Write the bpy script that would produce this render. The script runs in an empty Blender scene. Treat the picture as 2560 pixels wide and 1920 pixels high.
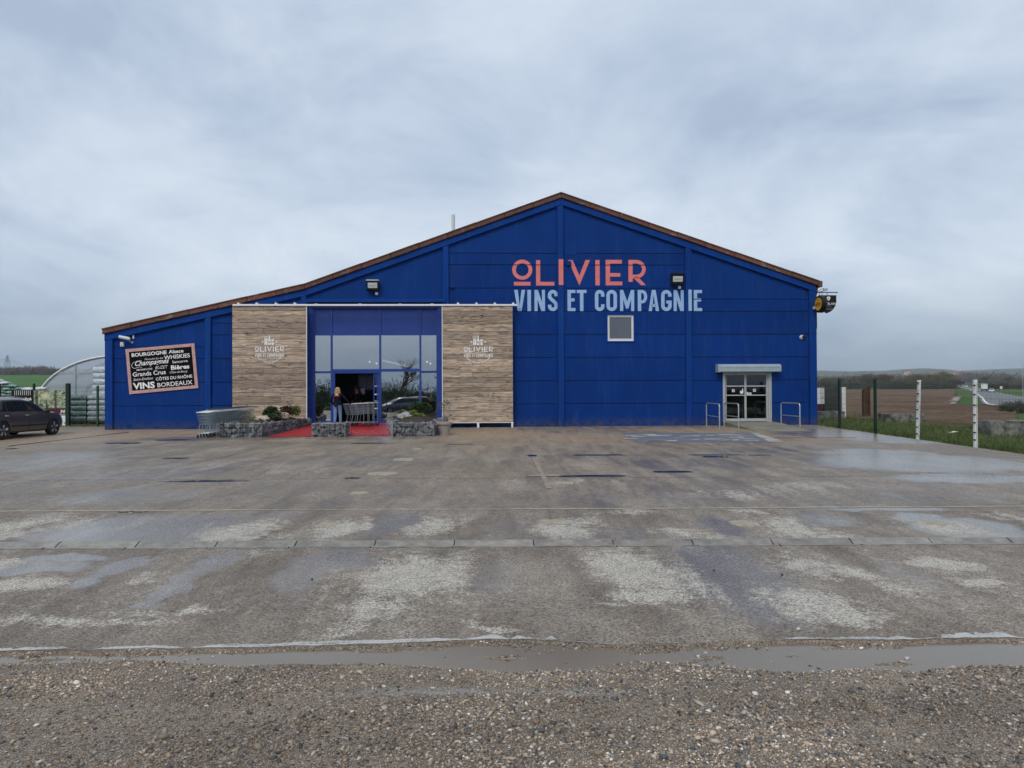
import bpy, bmesh, math, random
import numpy as np
from mathutils import Vector, Matrix, Euler

sc = bpy.context.scene
COL = sc.collection
random.seed(7)
RNG = np.random.default_rng(11)
PI = math.pi

# ------------------------------------------------------------------ camera
FPX = 1750.0                                   # focal length in pixels of a 2560 wide frame
CAM = Vector((0.0, 0.0, 1.6))
PITCH = math.atan(18.0 / FPX)
ROLL = math.radians(-0.27)
cam_d = bpy.data.cameras.new('camera')
cam = bpy.data.objects.new('camera', cam_d)
COL.objects.link(cam)
CR = Matrix.Rotation(PI / 2 + PITCH, 3, 'X') @ Matrix.Rotation(ROLL, 3, 'Z')
cam.matrix_world = Matrix.Translation(CAM) @ CR.to_4x4()
cam_d.sensor_fit = 'HORIZONTAL'
cam_d.sensor_width = 36.0
cam_d.lens = 36.0 * FPX / 2560.0
cam_d.clip_start = 0.05
cam_d.clip_end = 20000.0
sc.camera = cam

# ------------------------------------------------------------------ world
SUN_EL, SUN_AZ = math.radians(44), math.radians(200)      # azimuth clockwise from +Y
wd = bpy.data.worlds.new('World')
sc.world = wd
wd.use_nodes = True
nt = wd.node_tree
nt.nodes.clear()
N = nt.nodes.new
L = nt.links.new
w_out = N('ShaderNodeOutputWorld')
w_bg = N('ShaderNodeBackground')
w_bg.inputs['Strength'].default_value = 0.1
w_sky = N('ShaderNodeTexSky')
w_sky.sky_type = 'NISHITA'
w_sky.sun_disc = False
w_sky.sun_elevation = SUN_EL
w_sky.sun_rotation = SUN_AZ
w_sky.air_density = 1.0
w_sky.dust_density = 2.0
tc = N('ShaderNodeTexCoord')
sep = N('ShaderNodeSeparateXYZ')
L(tc.outputs['Generated'], sep.inputs[0])
def wmath(op, a, b=None, clamp=False):
    m = N('ShaderNodeMath'); m.operation = op; m.use_clamp = clamp
    for i, v in enumerate((a, b)):
        if v is None: continue
        if isinstance(v, (int, float)): m.inputs[i].default_value = v
        else: L(v, m.inputs[i])
    return m.outputs[0]
zpos = wmath('MAXIMUM', sep.outputs[2], 0.0)
den = wmath('ADD', zpos, 0.27)
cu = wmath('DIVIDE', sep.outputs[0], den)
cv = wmath('DIVIDE', sep.outputs[1], den)
cmb = N('ShaderNodeCombineXYZ')
L(cu, cmb.inputs[0]); L(cv, cmb.inputs[1])
def wnoise(scale, detail, rough, dist, off):
    mp = N('ShaderNodeMapping'); mp.inputs['Location'].default_value = off
    mp.inputs['Scale'].default_value = (1.0, 1.0, 1.0)
    L(cmb.outputs[0], mp.inputs[0])
    n = N('ShaderNodeTexNoise'); n.inputs['Scale'].default_value = scale
    n.inputs['Detail'].default_value = detail; n.inputs['Roughness'].default_value = rough
    n.inputs['Distortion'].default_value = dist
    L(mp.outputs[0], n.inputs['Vector'])
    return n.outputs['Fac']
n1 = wnoise(0.42, 5.0, 0.50, 0.5, (9.05, 11.2, 4.62))
n2 = wnoise(1.7, 8.0, 0.60, 0.45, (9.31, 10.16, 2.94))
mixn = wmath('ADD', wmath('MULTIPLY', n1, 0.55), wmath('MULTIPLY', n2, 0.45))
cr = N('ShaderNodeValToRGB')
L(mixn, cr.inputs[0])
e = cr.color_ramp.elements
e[0].position = 0.38; e[0].color = (0.405, 0.495, 0.64, 1)
e[1].position = 0.615; e[1].color = (0.76, 0.825, 0.90, 1)
m_ = cr.color_ramp.elements.new(0.50); m_.color = (0.605, 0.695, 0.81, 1)
# slate-grey veil of rain cloud low over the whole horizon
lo = N('ShaderNodeMapRange'); lo.inputs['From Min'].default_value = 0.0; lo.inputs['From Max'].default_value = 0.17
lo.interpolation_type = 'SMOOTHSTEP'
L(sep.outputs[2], lo.inputs['Value'])
mixl = N('ShaderNodeMix'); mixl.data_type = 'RGBA'; mixl.blend_type = 'MULTIPLY'
mixl.inputs['Factor'].default_value = 1.0
lowc = N('ShaderNodeMix'); lowc.data_type = 'RGBA'
L(lo.outputs[0], lowc.inputs['Factor'])
lowc.inputs['A'].default_value = (0.45, 0.52, 0.585, 1)
lowc.inputs['B'].default_value = (1, 1, 1, 1)
L(cr.outputs[0], mixl.inputs['A']); L(lowc.outputs['Result'], mixl.inputs['B'])
sc10 = N('ShaderNodeVectorMath'); sc10.operation = 'SCALE'; sc10.inputs['Scale'].default_value = 10.0
L(mixl.outputs['Result'], sc10.inputs[0])
mixs = N('ShaderNodeMix'); mixs.data_type = 'RGBA'; mixs.inputs['Factor'].default_value = 0.93
L(w_sky.outputs[0], mixs.inputs['A']); L(sc10.outputs[0], mixs.inputs['B'])
L(mixs.outputs['Result'], w_bg.inputs['Color'])
L(w_bg.outputs[0], w_out.inputs[0])

sun_d = bpy.data.lights.new('sun', 'SUN')
sun_d.energy = 1.5
sun_d.angle = math.radians(24)
sun_d.color = (1.0, 0.93, 0.83)
sun = bpy.data.objects.new('sun', sun_d)
COL.objects.link(sun)
sd = Vector((math.sin(SUN_AZ) * math.cos(SUN_EL), math.cos(SUN_AZ) * math.cos(SUN_EL), math.sin(SUN_EL)))
sun.rotation_euler = sd.to_track_quat('Z', 'Y').to_euler()
sun.location = (0, 0, 60)

vs = sc.view_settings
vs.view_transform = 'Standard'; vs.look = 'None'; vs.gamma = 1.0; vs.exposure = 0.12
vs.use_curve_mapping = False
sc.cycles.max_bounces = 8
sc.cycles.transparent_max_bounces = 24
sc.cycles.volume_bounces = 0
sc.cycles.caustics_reflective = False
sc.cycles.caustics_refractive = False

# ------------------------------------------------------------------ places
SLOPE = 0.012                                   # the yard climbs gently to the building
def plane_z(Y): return SLOPE * (Y - 31.0)
def ray(px, py):
    return CR @ Vector(((px - 1280) / FPX, -(py - 960) / FPX, -1.0))
def G(px, py, dz=0.0):                          # a spot on the yard
    d = ray(px, py)
    t = (-SLOPE * 31.0 + dz - CAM.z) / (d.z - SLOPE * d.y)
    return CAM + d * t
def at(px, py, Y):                              # a point at distance Y
    d = ray(px, py)
    return CAM + d * (Y / d.y)
WANG = math.atan(0.038)
WO = Vector((0, 31.37, 0))
WU = Vector((math.cos(WANG), math.sin(WANG), 0))
WV = Vector((-math.sin(WANG), math.cos(WANG), 0))
def W(px, py, v=0.0):                           # wall coordinates (along, up) on the front wall
    d = ray(px, py)
    t = (WO + WV * v - CAM).dot(WV) / d.dot(WV)
    P = CAM + d * t
    return ((P - WO).dot(WU), P.z)
def WP(u, v, z): return WO + WU * u + WV * v + Vector((0, 0, z))

# ------------------------------------------------------------------ mesh helpers
class MB:
    def __init__(s): s.v = []; s.f = []; s.m = []; s.mi = 0
    def add(s, vs, fs):
        o = len(s.v); s.v += [tuple(p) for p in vs]
        for f in fs: s.f.append([o + i for i in f]); s.m.append(s.mi)
        return s
    def box(s, x0, x1, y0, y1, z0, z1):
        return s.add([(x0,y0,z0),(x1,y0,z0),(x1,y1,z0),(x0,y1,z0),(x0,y0,z1),(x1,y0,z1),(x1,y1,z1),(x0,y1,z1)],
              [(0,3,2,1),(4,5,6,7),(0,1,5,4),(1,2,6,5),(2,3,7,6),(3,0,4,7)])
    def cbox(s, x0, x1, y0, y1, z0, z1, c=0.01):      # box with all edges chamfered
        xs=(x0,x1); ys=(y0,y1); zs=(z0,z1); vs=[]; idx={}
        for i in (0,1):
            for j in (0,1):
                for k in (0,1):
                    sx=c if i==0 else -c; sy=c if j==0 else -c; sz=c if k==0 else -c
                    idx[i,j,k,0]=len(vs); vs.append((xs[i],ys[j]+sy,zs[k]+sz))
                    idx[i,j,k,1]=len(vs); vs.append((xs[i]+sx,ys[j],zs[k]+sz))
                    idx[i,j,k,2]=len(vs); vs.append((xs[i]+sx,ys[j]+sy,zs[k]))
        o=len(s.v); bm=bmesh.new(); bv=[bm.verts.new(p) for p in vs]
        r=bmesh.ops.convex_hull(bm,input=bv)
        bmesh.ops.dissolve_limit(bm,angle_limit=0.01,verts=bm.verts,edges=bm.edges)
        bm.verts.index_update()
        s.add([v.co[:] for v in bm.verts],[[v.index for v in f.verts] for f in bm.faces]); bm.free()
        return s
    def tube(s, pts, r, n=6, cap=True, r2=None):
        pts=[Vector(p) for p in pts]; rings=[]; up=None
        for i,p in enumerate(pts):
            if i==0: d=pts[1]-pts[0]
            elif i==len(pts)-1: d=pts[-1]-pts[-2]
            else: d=(pts[i+1]-pts[i]).normalized()+(pts[i]-pts[i-1]).normalized()
            if d.length<1e-9: d=Vector((0,0,1))
            d.normalize()
            if up is None:
                up=Vector((0,0,1)) if abs(d.z)<0.9 else Vector((1,0,0))
            a=d.cross(up)
            if a.length<1e-6: a=d.cross(Vector((1,0.3,0)))
            a.normalize(); b=a.cross(d); up=b
            if isinstance(r,(list,tuple)): rr=r[i]
            else: rr=r if r2 is None else r+(r2-r)*i/(len(pts)-1)
            rings.append([p+a*(rr*math.cos(2*PI*k/n))+b*(rr*math.sin(2*PI*k/n)) for k in range(n)])
        vs=[q for R in rings for q in R]; fs=[]
        for i in range(len(pts)-1):
            for k in range(n):
                fs.append((i*n+k,i*n+(k+1)%n,(i+1)*n+(k+1)%n,(i+1)*n+k))
        if cap:
            fs.append(tuple(reversed(range(n)))); fs.append(tuple((len(pts)-1)*n+k for k in range(n)))
        return s.add(vs,fs)
    def lathe(s, prof, c=(0,0,0), n=16, axis='Z'):
        vs=[]; fs=[]
        for (r,h) in prof:
            for k in range(n):
                a=2*PI*k/n; x,y=r*math.cos(a),r*math.sin(a)
                if axis=='Z': p=(c[0]+x,c[1]+y,c[2]+h)
                elif axis=='Y': p=(c[0]+x,c[1]+h,c[2]+y)
                else: p=(c[0]+h,c[1]+x,c[2]+y)
                vs.append(p)
        for i in range(len(prof)-1):
            for k in range(n):
                fs.append((i*n+k,i*n+(k+1)%n,(i+1)*n+(k+1)%n,(i+1)*n+k))
        fs.append(tuple(reversed(range(n)))); fs.append(tuple((len(prof)-1)*n+k for k in range(n)))
        return s.add(vs,fs)
    def prism(s, poly, fn, d0, d1, c=0.0):
        """poly: 2D outline (counter-clockwise from the front); fn(a,b,d)->xyz; front at d0, back at d1, front edge chamfer c"""
        n=len(poly)
        vs=[]
        if c>0:
            ins=inset(poly,c)
            vs+=[fn(a,b,d0) for a,b in ins]
            vs+=[fn(a,b,d0+c) for a,b in poly]
            vs+=[fn(a,b,d1) for a,b in poly]; k=3
        else:
            vs+=[fn(a,b,d0) for a,b in poly]; vs+=[fn(a,b,d1) for a,b in poly]; k=2
        fs=[tuple(range(n))]
        for j in range(k-1):
            for i in range(n):
                fs.append((j*n+i,(j+1)*n+i,(j+1)*n+(i+1)%n,j*n+(i+1)%n))
        fs.append(tuple(reversed(range((k-1)*n,k*n))))
        return s.add(vs,fs)
    def sphere(s, c, rx, ry=None, rz=None, nu=12, nv=8):
        ry=ry or rx; rz=rz or rx; vs=[(c[0],c[1],c[2]-rz)]; fs=[]
        for j in range(1,nv):
            t=-PI/2+PI*j/nv
            for k in range(nu):
                a=2*PI*k/nu
                vs.append((c[0]+rx*math.cos(t)*math.cos(a),c[1]+ry*math.cos(t)*math.sin(a),c[2]+rz*math.sin(t)))
        vs.append((c[0],c[1],c[2]+rz)); top=len(vs)-1
        for k in range(nu):
            fs.append((0,1+(k+1)%nu,1+k)); fs.append((top,top-nu+k,top-nu+(k+1)%nu))
        for j in range(nv-2):
            for k in range(nu):
                a=1+j*nu+k; b=1+j*nu+(k+1)%nu
                fs.append((a,b,b+nu,a+nu))
        return s.add(vs,fs)
    def mesh(s, name, smooth=False, angle=35):
        me=bpy.data.meshes.new(name); me.from_pydata(s.v,[],s.f); me.update()
        if smooth:
            me.polygons.foreach_set('use_smooth',[True]*len(me.polygons))
            me.set_sharp_from_angle(angle=math.radians(angle))
        if any(s.m): me.polygons.foreach_set('material_index',s.m)
        return me

def inset(poly, c):
    n=len(poly); out=[]
    for i in range(n):
        p0=Vector(poly[i-1]); p1=Vector(poly[i]); p2=Vector(poly[(i+1)%n])
        d1=(p1-p0).normalized(); d2=(p2-p1).normalized()
        n1=Vector((-d1.y,d1.x)); n2=Vector((-d2.y,d2.x))
        b=n1+n2; k=b.dot(n1)
        out.append(tuple(p1+b*(c/max(k,0.15))))
    return out

def obj(name, me, mat=None, parent=None, label=None):
    if isinstance(me, MB): me = me.mesh(name)
    o = bpy.data.objects.new(name, me)
    COL.objects.link(o)
    if mat is not None:
        for m in (mat if isinstance(mat, (list, tuple)) else [mat]):
            me.materials.append(m)
    if parent is not None: o.parent = parent
    if label: o['label'] = label
    return o
def part(name, mb, mat, parent, smooth=False, label=None, angle=35):
    return obj(name, mb.mesh(name, smooth, angle), mat, parent, label)
def tag(o, label, cat, group=None):
    o['label'] = label; o['category'] = cat
    if group: o['group'] = group
    return o
def thing(name, label, cat, loc=(0,0,0), rz=0.0, group=None):
    o = bpy.data.objects.new(name, None); COL.objects.link(o)
    o.empty_display_size = 0.2
    o.location = loc; o.rotation_euler = (0,0,rz)
    return tag(o, label, cat, group)
def wall_thing(name, label, cat, u, v, z, group=None):
    return thing(name, label, cat, WP(u, v, z), WANG, group)
def solo(name, mb, mat, label, cat, group=None, smooth=False, angle=35):
    return tag(obj(name, mb.mesh(name, smooth, angle), mat), label, cat, group)
def struct(name, me, mat):
    o = obj(name, me, mat); o['kind'] = 'structure'; return o
def stuff(name, me, mat, label, cat):
    o = obj(name, me, mat); o['kind'] = 'stuff'; o['label'] = label; o['category'] = cat; return o
def kids(o): return [c for c in bpy.data.objects if c.parent == o]
def copy_tree(o, parent=None):
    c = o.copy(); COL.objects.link(c); c.parent = parent
    for ch in list(CH.get(o.name, [])) if o.name in CH else kids(o): copy_tree(ch, c)
    return c
CH = {}

# ------------------------------------------------------------------ noise for numpy
def vnoise(x, y, seed=0):
    xi=np.floor(x).astype(np.int64); yi=np.floor(y).astype(np.int64)
    xf=x-xi; yf=y-yi
    def h(a,b):
        n=(a*374761393+b*668265263+seed*974634777)&0x7fffffff
        n=((n^(n>>13))*1274126177)&0x7fffffff
        return ((n^(n>>16))&0xffff)/65535.0
    u=xf*xf*(3-2*xf); w=yf*yf*(3-2*yf)
    return (h(xi,yi)*(1-u)+h(xi+1,yi)*u)*(1-w)+(h(xi,yi+1)*(1-u)+h(xi+1,yi+1)*u)*w
def fbm(x, y, seed=0, oct=4):
    s=0; a=0.5; t=0
    for i in range(oct):
        s=s+a*vnoise(x*2**i+17.3*i,y*2**i-9.1*i,seed+i); t+=a; a*=0.5
    return s/t

# ------------------------------------------------------------------ materials
def new_mat(name):
    m=bpy.data.materials.new(name); m.use_nodes=True
    t=m.node_tree; t.nodes.clear()
    out=t.nodes.new('ShaderNodeOutputMaterial'); b=t.nodes.new('ShaderNodeBsdfPrincipled')
    t.links.new(b.outputs[0],out.inputs[0])
    return m,t,b,out
class NT:
    """small node-graph helper"""
    def __init__(s,t): s.t=t
    def n(s,ty,**k):
        q=s.t.nodes.new(ty)
        for a,b in k.items(): setattr(q,a,b)
        return q
    def l(s,a,b): s.t.links.new(a,b)
    def put(s,sock,v):
        if v is None: return
        if hasattr(v,'is_linked') or isinstance(v,bpy.types.NodeSocket): s.l(v,sock)
        else: sock.default_value=v
    def math(s,op,a,b=0.0,clamp=False):
        q=s.n('ShaderNodeMath',operation=op,use_clamp=clamp); s.put(q.inputs[0],a); s.put(q.inputs[1],b); return q.outputs[0]
    def pos(s): return s.n('ShaderNodeNewGeometry').outputs['Position']
    def objc(s): return s.n('ShaderNodeTexCoord').outputs['Object']
    def map(s,vec,scale=(1,1,1),loc=(0,0,0)):
        q=s.n('ShaderNodeMapping'); q.inputs['Scale'].default_value=scale; q.inputs['Location'].default_value=loc; s.l(vec,q.inputs[0]); return q.outputs[0]
    def noise(s,vec,scale,detail=3,rough=0.55,dist=0.0):
        q=s.n('ShaderNodeTexNoise'); q.inputs['Scale'].default_value=scale; q.inputs['Detail'].default_value=detail
        q.inputs['Roughness'].default_value=rough; q.inputs['Distortion'].default_value=dist
        if vec is not None: s.l(vec,q.inputs['Vector'])
        return q.outputs['Fac']
    def voro(s,vec,scale,feature='F1',out='Distance'):
        q=s.n('ShaderNodeTexVoronoi',feature=feature); q.inputs['Scale'].default_value=scale
        if vec is not None: s.l(vec,q.inputs['Vector'])
        return q.outputs[out]
    def rng(s,v,a,b,c=0.0,d=1.0,smooth=False):
        q=s.n('ShaderNodeMapRange'); q.inputs['From Min'].default_value=a; q.inputs['From Max'].default_value=b
        q.inputs['To Min'].default_value=c; q.inputs['To Max'].default_value=d
        if smooth: q.interpolation_type='SMOOTHSTEP'
        s.put(q.inputs['Value'],v); return q.outputs[0]
    def mix(s,f,a,b,mode='MIX'):
        q=s.n('ShaderNodeMix',data_type='RGBA',blend_type=mode)
        s.put(q.inputs['Factor'],f)
        for nm,v in (('A',a),('B',b)):
            if isinstance(v,(tuple,list)): v=tuple(v)+((1,) if len(v)==3 else ())
            s.put(q.inputs[nm],v)
        return q.outputs['Result']
    def attr(s,name,o='Fac'):
        q=s.n('ShaderNodeAttribute',attribute_name=name); return q.outputs[o]
    def rand(s): return s.n('ShaderNodeObjectInfo').outputs['Random']
    def bump(s,h,strength=0.3,dist=0.01):
        q=s.n('ShaderNodeBump'); q.inputs['Strength'].default_value=strength; q.inputs['Distance'].default_value=dist
        s.l(h,q.inputs['Height']); return q.outputs[0]

def simple(name, col, rough=0.6, metal=0.0, var=0.12, scale=6.0, bump=0.0, bscale=60.0, spec=0.28, emit=None, objrand=0.0):
    m,t,b,o=new_mat(name); g=NT(t)
    P=g.objc()
    n=g.noise(P,scale,4)
    f=g.rng(n,0.3,0.7,1-var,1+var)
    if objrand: f=g.math('MULTIPLY',f,g.rng(g.rand(),0,1,1-objrand,1+objrand))
    vm=g.n('ShaderNodeVectorMath',operation='SCALE'); vm.inputs[0].default_value=col[:3]
    g.l(f,vm.inputs['Scale']); g.l(vm.outputs[0],b.inputs['Base Color'])
    rr=g.rng(n,0.3,0.7,max(0,rough-0.06),min(1,rough+0.06)); g.l(rr,b.inputs['Roughness'])
    b.inputs['Metallic'].default_value=metal
    b.inputs['Specular IOR Level'].default_value=spec
    if bump: g.l(g.bump(g.noise(P,bscale,3),bump,0.01),b.inputs['Normal'])
    if emit:
        b.inputs['Emission Color'].default_value=(*emit[:3],1); b.inputs['Emission Strength'].default_value=emit[3]
    return m
M={}
# ------------------------------------------------------------------ material library
def make_blue(name, col, ribs):
    m,t,b,o=new_mat(name); g=NT(t); P=g.pos()
    big=g.noise(P,0.55,4); mid=g.noise(g.map(P,(1,1,0.35)),3.0,4); fine=g.noise(P,40,3)
    f=g.math('ADD',g.math('MULTIPLY',g.rng(big,0.3,0.7,-0.10,0.10),1.0),g.rng(mid,0.3,0.7,-0.07,0.07))
    f=g.math('ADD',g.math('ADD',f,g.rng(fine,0.3,0.7,-0.06,0.06)),g.rng(g.rand(),0,1,0.95,1.06))
    vm=g.n('ShaderNodeVectorMath',operation='SCALE'); vm.inputs[0].default_value=col; g.l(f,vm.inputs['Scale'])
    # faded streaks, chips, and wall-foot dirt deepened as painted contact shade
    chip=g.noise(g.map(P,(1,1,1.0),(5,3,1)),14,5,0.7)
    chip=g.rng(chip,0.745,0.79)
    c1=g.mix(g.math('MULTIPLY',chip,0.5),vm.outputs[0],(0.32,0.37,0.45))
    chalk=g.rng(g.noise(g.map(P,(1.6,1.6,0.22),(2,9,4)),2.4,6,0.65),0.50,0.76,0,0.08)
    c2=g.mix(chalk,c1,(0.12,0.20,0.42))
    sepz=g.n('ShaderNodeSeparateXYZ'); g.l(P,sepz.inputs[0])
    foot_dirt_shade=g.math('MULTIPLY',g.rng(sepz.outputs[2],-0.05,0.55,1,0,True),g.rng(g.noise(P,5,5),0.34,0.7,0,0.9))
    c3=g.mix(foot_dirt_shade,c2,(0.075,0.07,0.065))
    g.l(c3,b.inputs['Base Color'])
    g.l(g.rng(mid,0.3,0.7,0.62,0.8),b.inputs['Roughness'])
    b.inputs['Specular IOR Level'].default_value=0.10
    if ribs:
        w=g.n('ShaderNodeTexWave',wave_type='BANDS',bands_direction='Z'); w.inputs['Scale'].default_value=7.0
        w.inputs['Distortion'].default_value=1.5; w.inputs['Detail'].default_value=2; g.l(P,w.inputs['Vector'])
        h=g.math('ADD',g.math('MULTIPLY',w.outputs['Fac'],0.5),g.math('MULTIPLY',fine,0.6))
        g.l(g.bump(h,0.35,0.006),b.inputs['Normal'])
    else:
        g.l(g.bump(g.noise(P,28,4),0.3,0.006),b.inputs['Normal'])
    return m
BLUE=(0.0015,0.031,0.182)
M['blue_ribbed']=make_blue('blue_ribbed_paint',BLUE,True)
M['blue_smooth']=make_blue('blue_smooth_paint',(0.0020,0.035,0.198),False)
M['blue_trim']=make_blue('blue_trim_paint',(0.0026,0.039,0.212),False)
M['blue_joint']=simple('blue_joint_sealant',(0.006,0.018,0.06),0.7)
M['blue_alu']=simple('blue_aluminium',(0.020,0.055,0.27),0.4,0.0,0.06,4)
M['blue_infill']=simple('blue_infill_panel',(0.020,0.050,0.24),0.42,0.0,0.08,2)

def make_verge():
    m,t,b,o=new_mat('rust_brown_verge'); g=NT(t); P=g.pos()
    f=g.rng(g.rand(),0,1,0.75,1.2)
    n=g.noise(P,5,5,0.6)
    base=g.mix(g.rng(n,0.35,0.65),(0.098,0.038,0.025),(0.155,0.062,0.042))
    vm=g.n('ShaderNodeVectorMath',operation='SCALE'); g.l(base,vm.inputs[0]); g.l(f,vm.inputs['Scale'])
    lich=g.rng(g.noise(g.map(P,(1.3,1.3,2.2),(3,0,0)),1.6,6,0.68),0.57,0.72,0,0.75)
    dark=g.rng(g.noise(g.map(P,(1,1,1),(9,4,1)),6,5,0.6),0.55,0.75,0,0.7)
    c=g.mix(lich,vm.outputs[0],(0.33,0.28,0.26)); c=g.mix(dark,c,(0.03,0.018,0.014))
    g.l(c,b.inputs['Base Color']); b.inputs['Roughness'].default_value=0.75
    g.l(g.bump(n,0.4,0.01),b.inputs['Normal']); return m
M['verge']=make_verge()
M['roof']=simple('fibre_cement_roof',(0.09,0.06,0.05),0.85,0,0.3,1.5)
M['white_paint']=simple('white_paint',(0.74,0.75,0.76),0.45,0,0.08,5)
M['white_plastic']=simple('white_plastic',(0.62,0.64,0.64),0.4,0,0.06,9)
M['grey_metal']=simple('galvanised_metal',(0.42,0.45,0.48),0.42,0.6,0.15,9)
M['shutter']=simple('grey_shutter_paint',(0.30,0.37,0.42),0.5,0.0,0.10,6)
M['alu_white']=simple('pale_aluminium',(0.42,0.44,0.455),0.42,0.1,0.1,7)
M['black']=simple('black_paint',(0.010,0.010,0.012),0.42,0,0.2,8,spec=0.2)
M['black_rubber']=simple('black_rubber',(0.018,0.018,0.018),0.85,0,0.2,8)
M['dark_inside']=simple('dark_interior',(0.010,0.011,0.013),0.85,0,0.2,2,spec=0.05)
M['inside_floor']=simple('interior_floor_tiles',(0.03,0.03,0.032),0.6,0,0.2,2)
M['salmon']=simple('salmon_pink_paint',(0.70,0.19,0.18),0.62,0,0.10,3,0.2,40)
M['pale_blue']=simple('pale_blue_paint',(0.30,0.46,0.70),0.62,0,0.09,3,0.2,40)
M['print_white']=simple('white_print',(0.80,0.80,0.80),0.6,0,0.08,8)
M['board_black']=simple('black_board_print',(0.004,0.0035,0.006),0.6,0,0.2,3,spec=0.05)
M['pink_frame']=simple('pinkish_timber_frame',(0.52,0.32,0.31),0.6,0,0.16,5,0.15,30)
M['lamp_glass']=simple('floodlight_glass',(0.50,0.54,0.56),0.12,0,0.2,12)
M['paper']=simple('white_paper',(0.72,0.74,0.73),0.7,0,0.05,5)
M['red']=simple('red_vinyl_print',(0.5,0.03,0.04),0.5,0,0.1,4)
M['yellow']=simple('yellow_sign_face',(0.72,0.38,0.03),0.4,0,0.06,4)

def make_glass(name, refl, tint, rough=0.0):
    m=bpy.data.materials.new(name); m.use_nodes=True; t=m.node_tree; t.nodes.clear(); g=NT(t)
    out=g.n('ShaderNodeOutputMaterial'); mx=g.n('ShaderNodeMixShader'); tr=g.n('ShaderNodeBsdfTransparent'); gl=g.n('ShaderNodeBsdfGlossy')
    tr.inputs[0].default_value=(*tint,1); gl.inputs['Roughness'].default_value=rough; gl.inputs['Color'].default_value=(0.93,0.96,1,1)
    fr=g.n('ShaderNodeFresnel'); fr.inputs[0].default_value=1.5
    f=g.math('MAXIMUM',fr.outputs[0],refl)
    # sheets of float glass are never dead flat
    g.l(g.bump(g.noise(g.pos(),0.9,2),0.04,0.02),gl.inputs['Normal'])
    g.l(f,mx.inputs[0]); g.l(tr.outputs[0],mx.inputs[1]); g.l(gl.outputs[0],mx.inputs[2]); g.l(mx.outputs[0],out.inputs[0])
    return m
M['shop_glass']=make_glass('reflective_shop_glass',0.47,(0.5,0.55,0.6))
M['door_glass']=make_glass('door_glass',0.06,(0.55,0.6,0.62))
M['car_glass']=make_glass('car_glass',0.10,(0.25,0.28,0.28))
M['window_pane']=simple('obscured_window_pane',(0.115,0.135,0.175),0.22,0,0.06,2)

def make_wood():
    m,t,b,o=new_mat('wood_plank_print'); g=NT(t); P=g.pos()
    r=g.rand()
    off=g.n('ShaderNodeCombineXYZ'); g.l(g.math('MULTIPLY',r,37.0),off.inputs[0]); g.l(g.math('MULTIPLY',r,11.0),off.inputs[2])
    add=g.n('ShaderNodeVectorMath',operation='ADD'); g.l(P,add.inputs[0]); g.l(off.outputs[0],add.inputs[1]); Q=add.outputs[0]
    grain=g.noise(g.map(Q,(0.7,0.7,7)),1.8,6,0.58,1.3)
    fine=g.noise(g.map(Q,(1.5,1.5,60)),2.2,4,0.6,0.4)
    tone=g.noise(g.map(Q,(0.6,0.6,3)),1.1,3)
    c=g.mix(g.rng(grain,0.36,0.66),(0.21,0.160,0.125),(0.68,0.53,0.38))
    c=g.mix(g.rng(fine,0.35,0.65,0,0.45),c,(0.30,0.225,0.17))
    c=g.mix(g.rng(tone,0.42,0.68,0,0.55),c,(0.36,0.30,0.27))
    dk=g.rng(g.noise(g.map(Q,(1.0,1.0,5.5)),1.5,5,0.62,1.4),0.54,0.66,0,0.8)
    kn=g.voro(g.map(Q,(0.9,0.9,2.6)),1.25); c=g.mix(g.rng(kn,0.04,0.13,.9,0,True),c,(0.045,0.038,0.04))
    c=g.mix(dk,c,(0.06,0.052,0.055))
    vm=g.n('ShaderNodeVectorMath',operation='SCALE'); g.l(c,vm.inputs[0]); g.l(g.rng(r,0,1,0.68,1.22),vm.inputs['Scale'])
    g.l(vm.outputs[0],b.inputs['Base Color']); b.inputs['Roughness'].default_value=0.62
    b.inputs['Specular IOR Level'].default_value=0.3
    g.l(g.bump(grain,0.2,0.004),b.inputs['Normal']); return m
M['wood']=make_wood()

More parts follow.
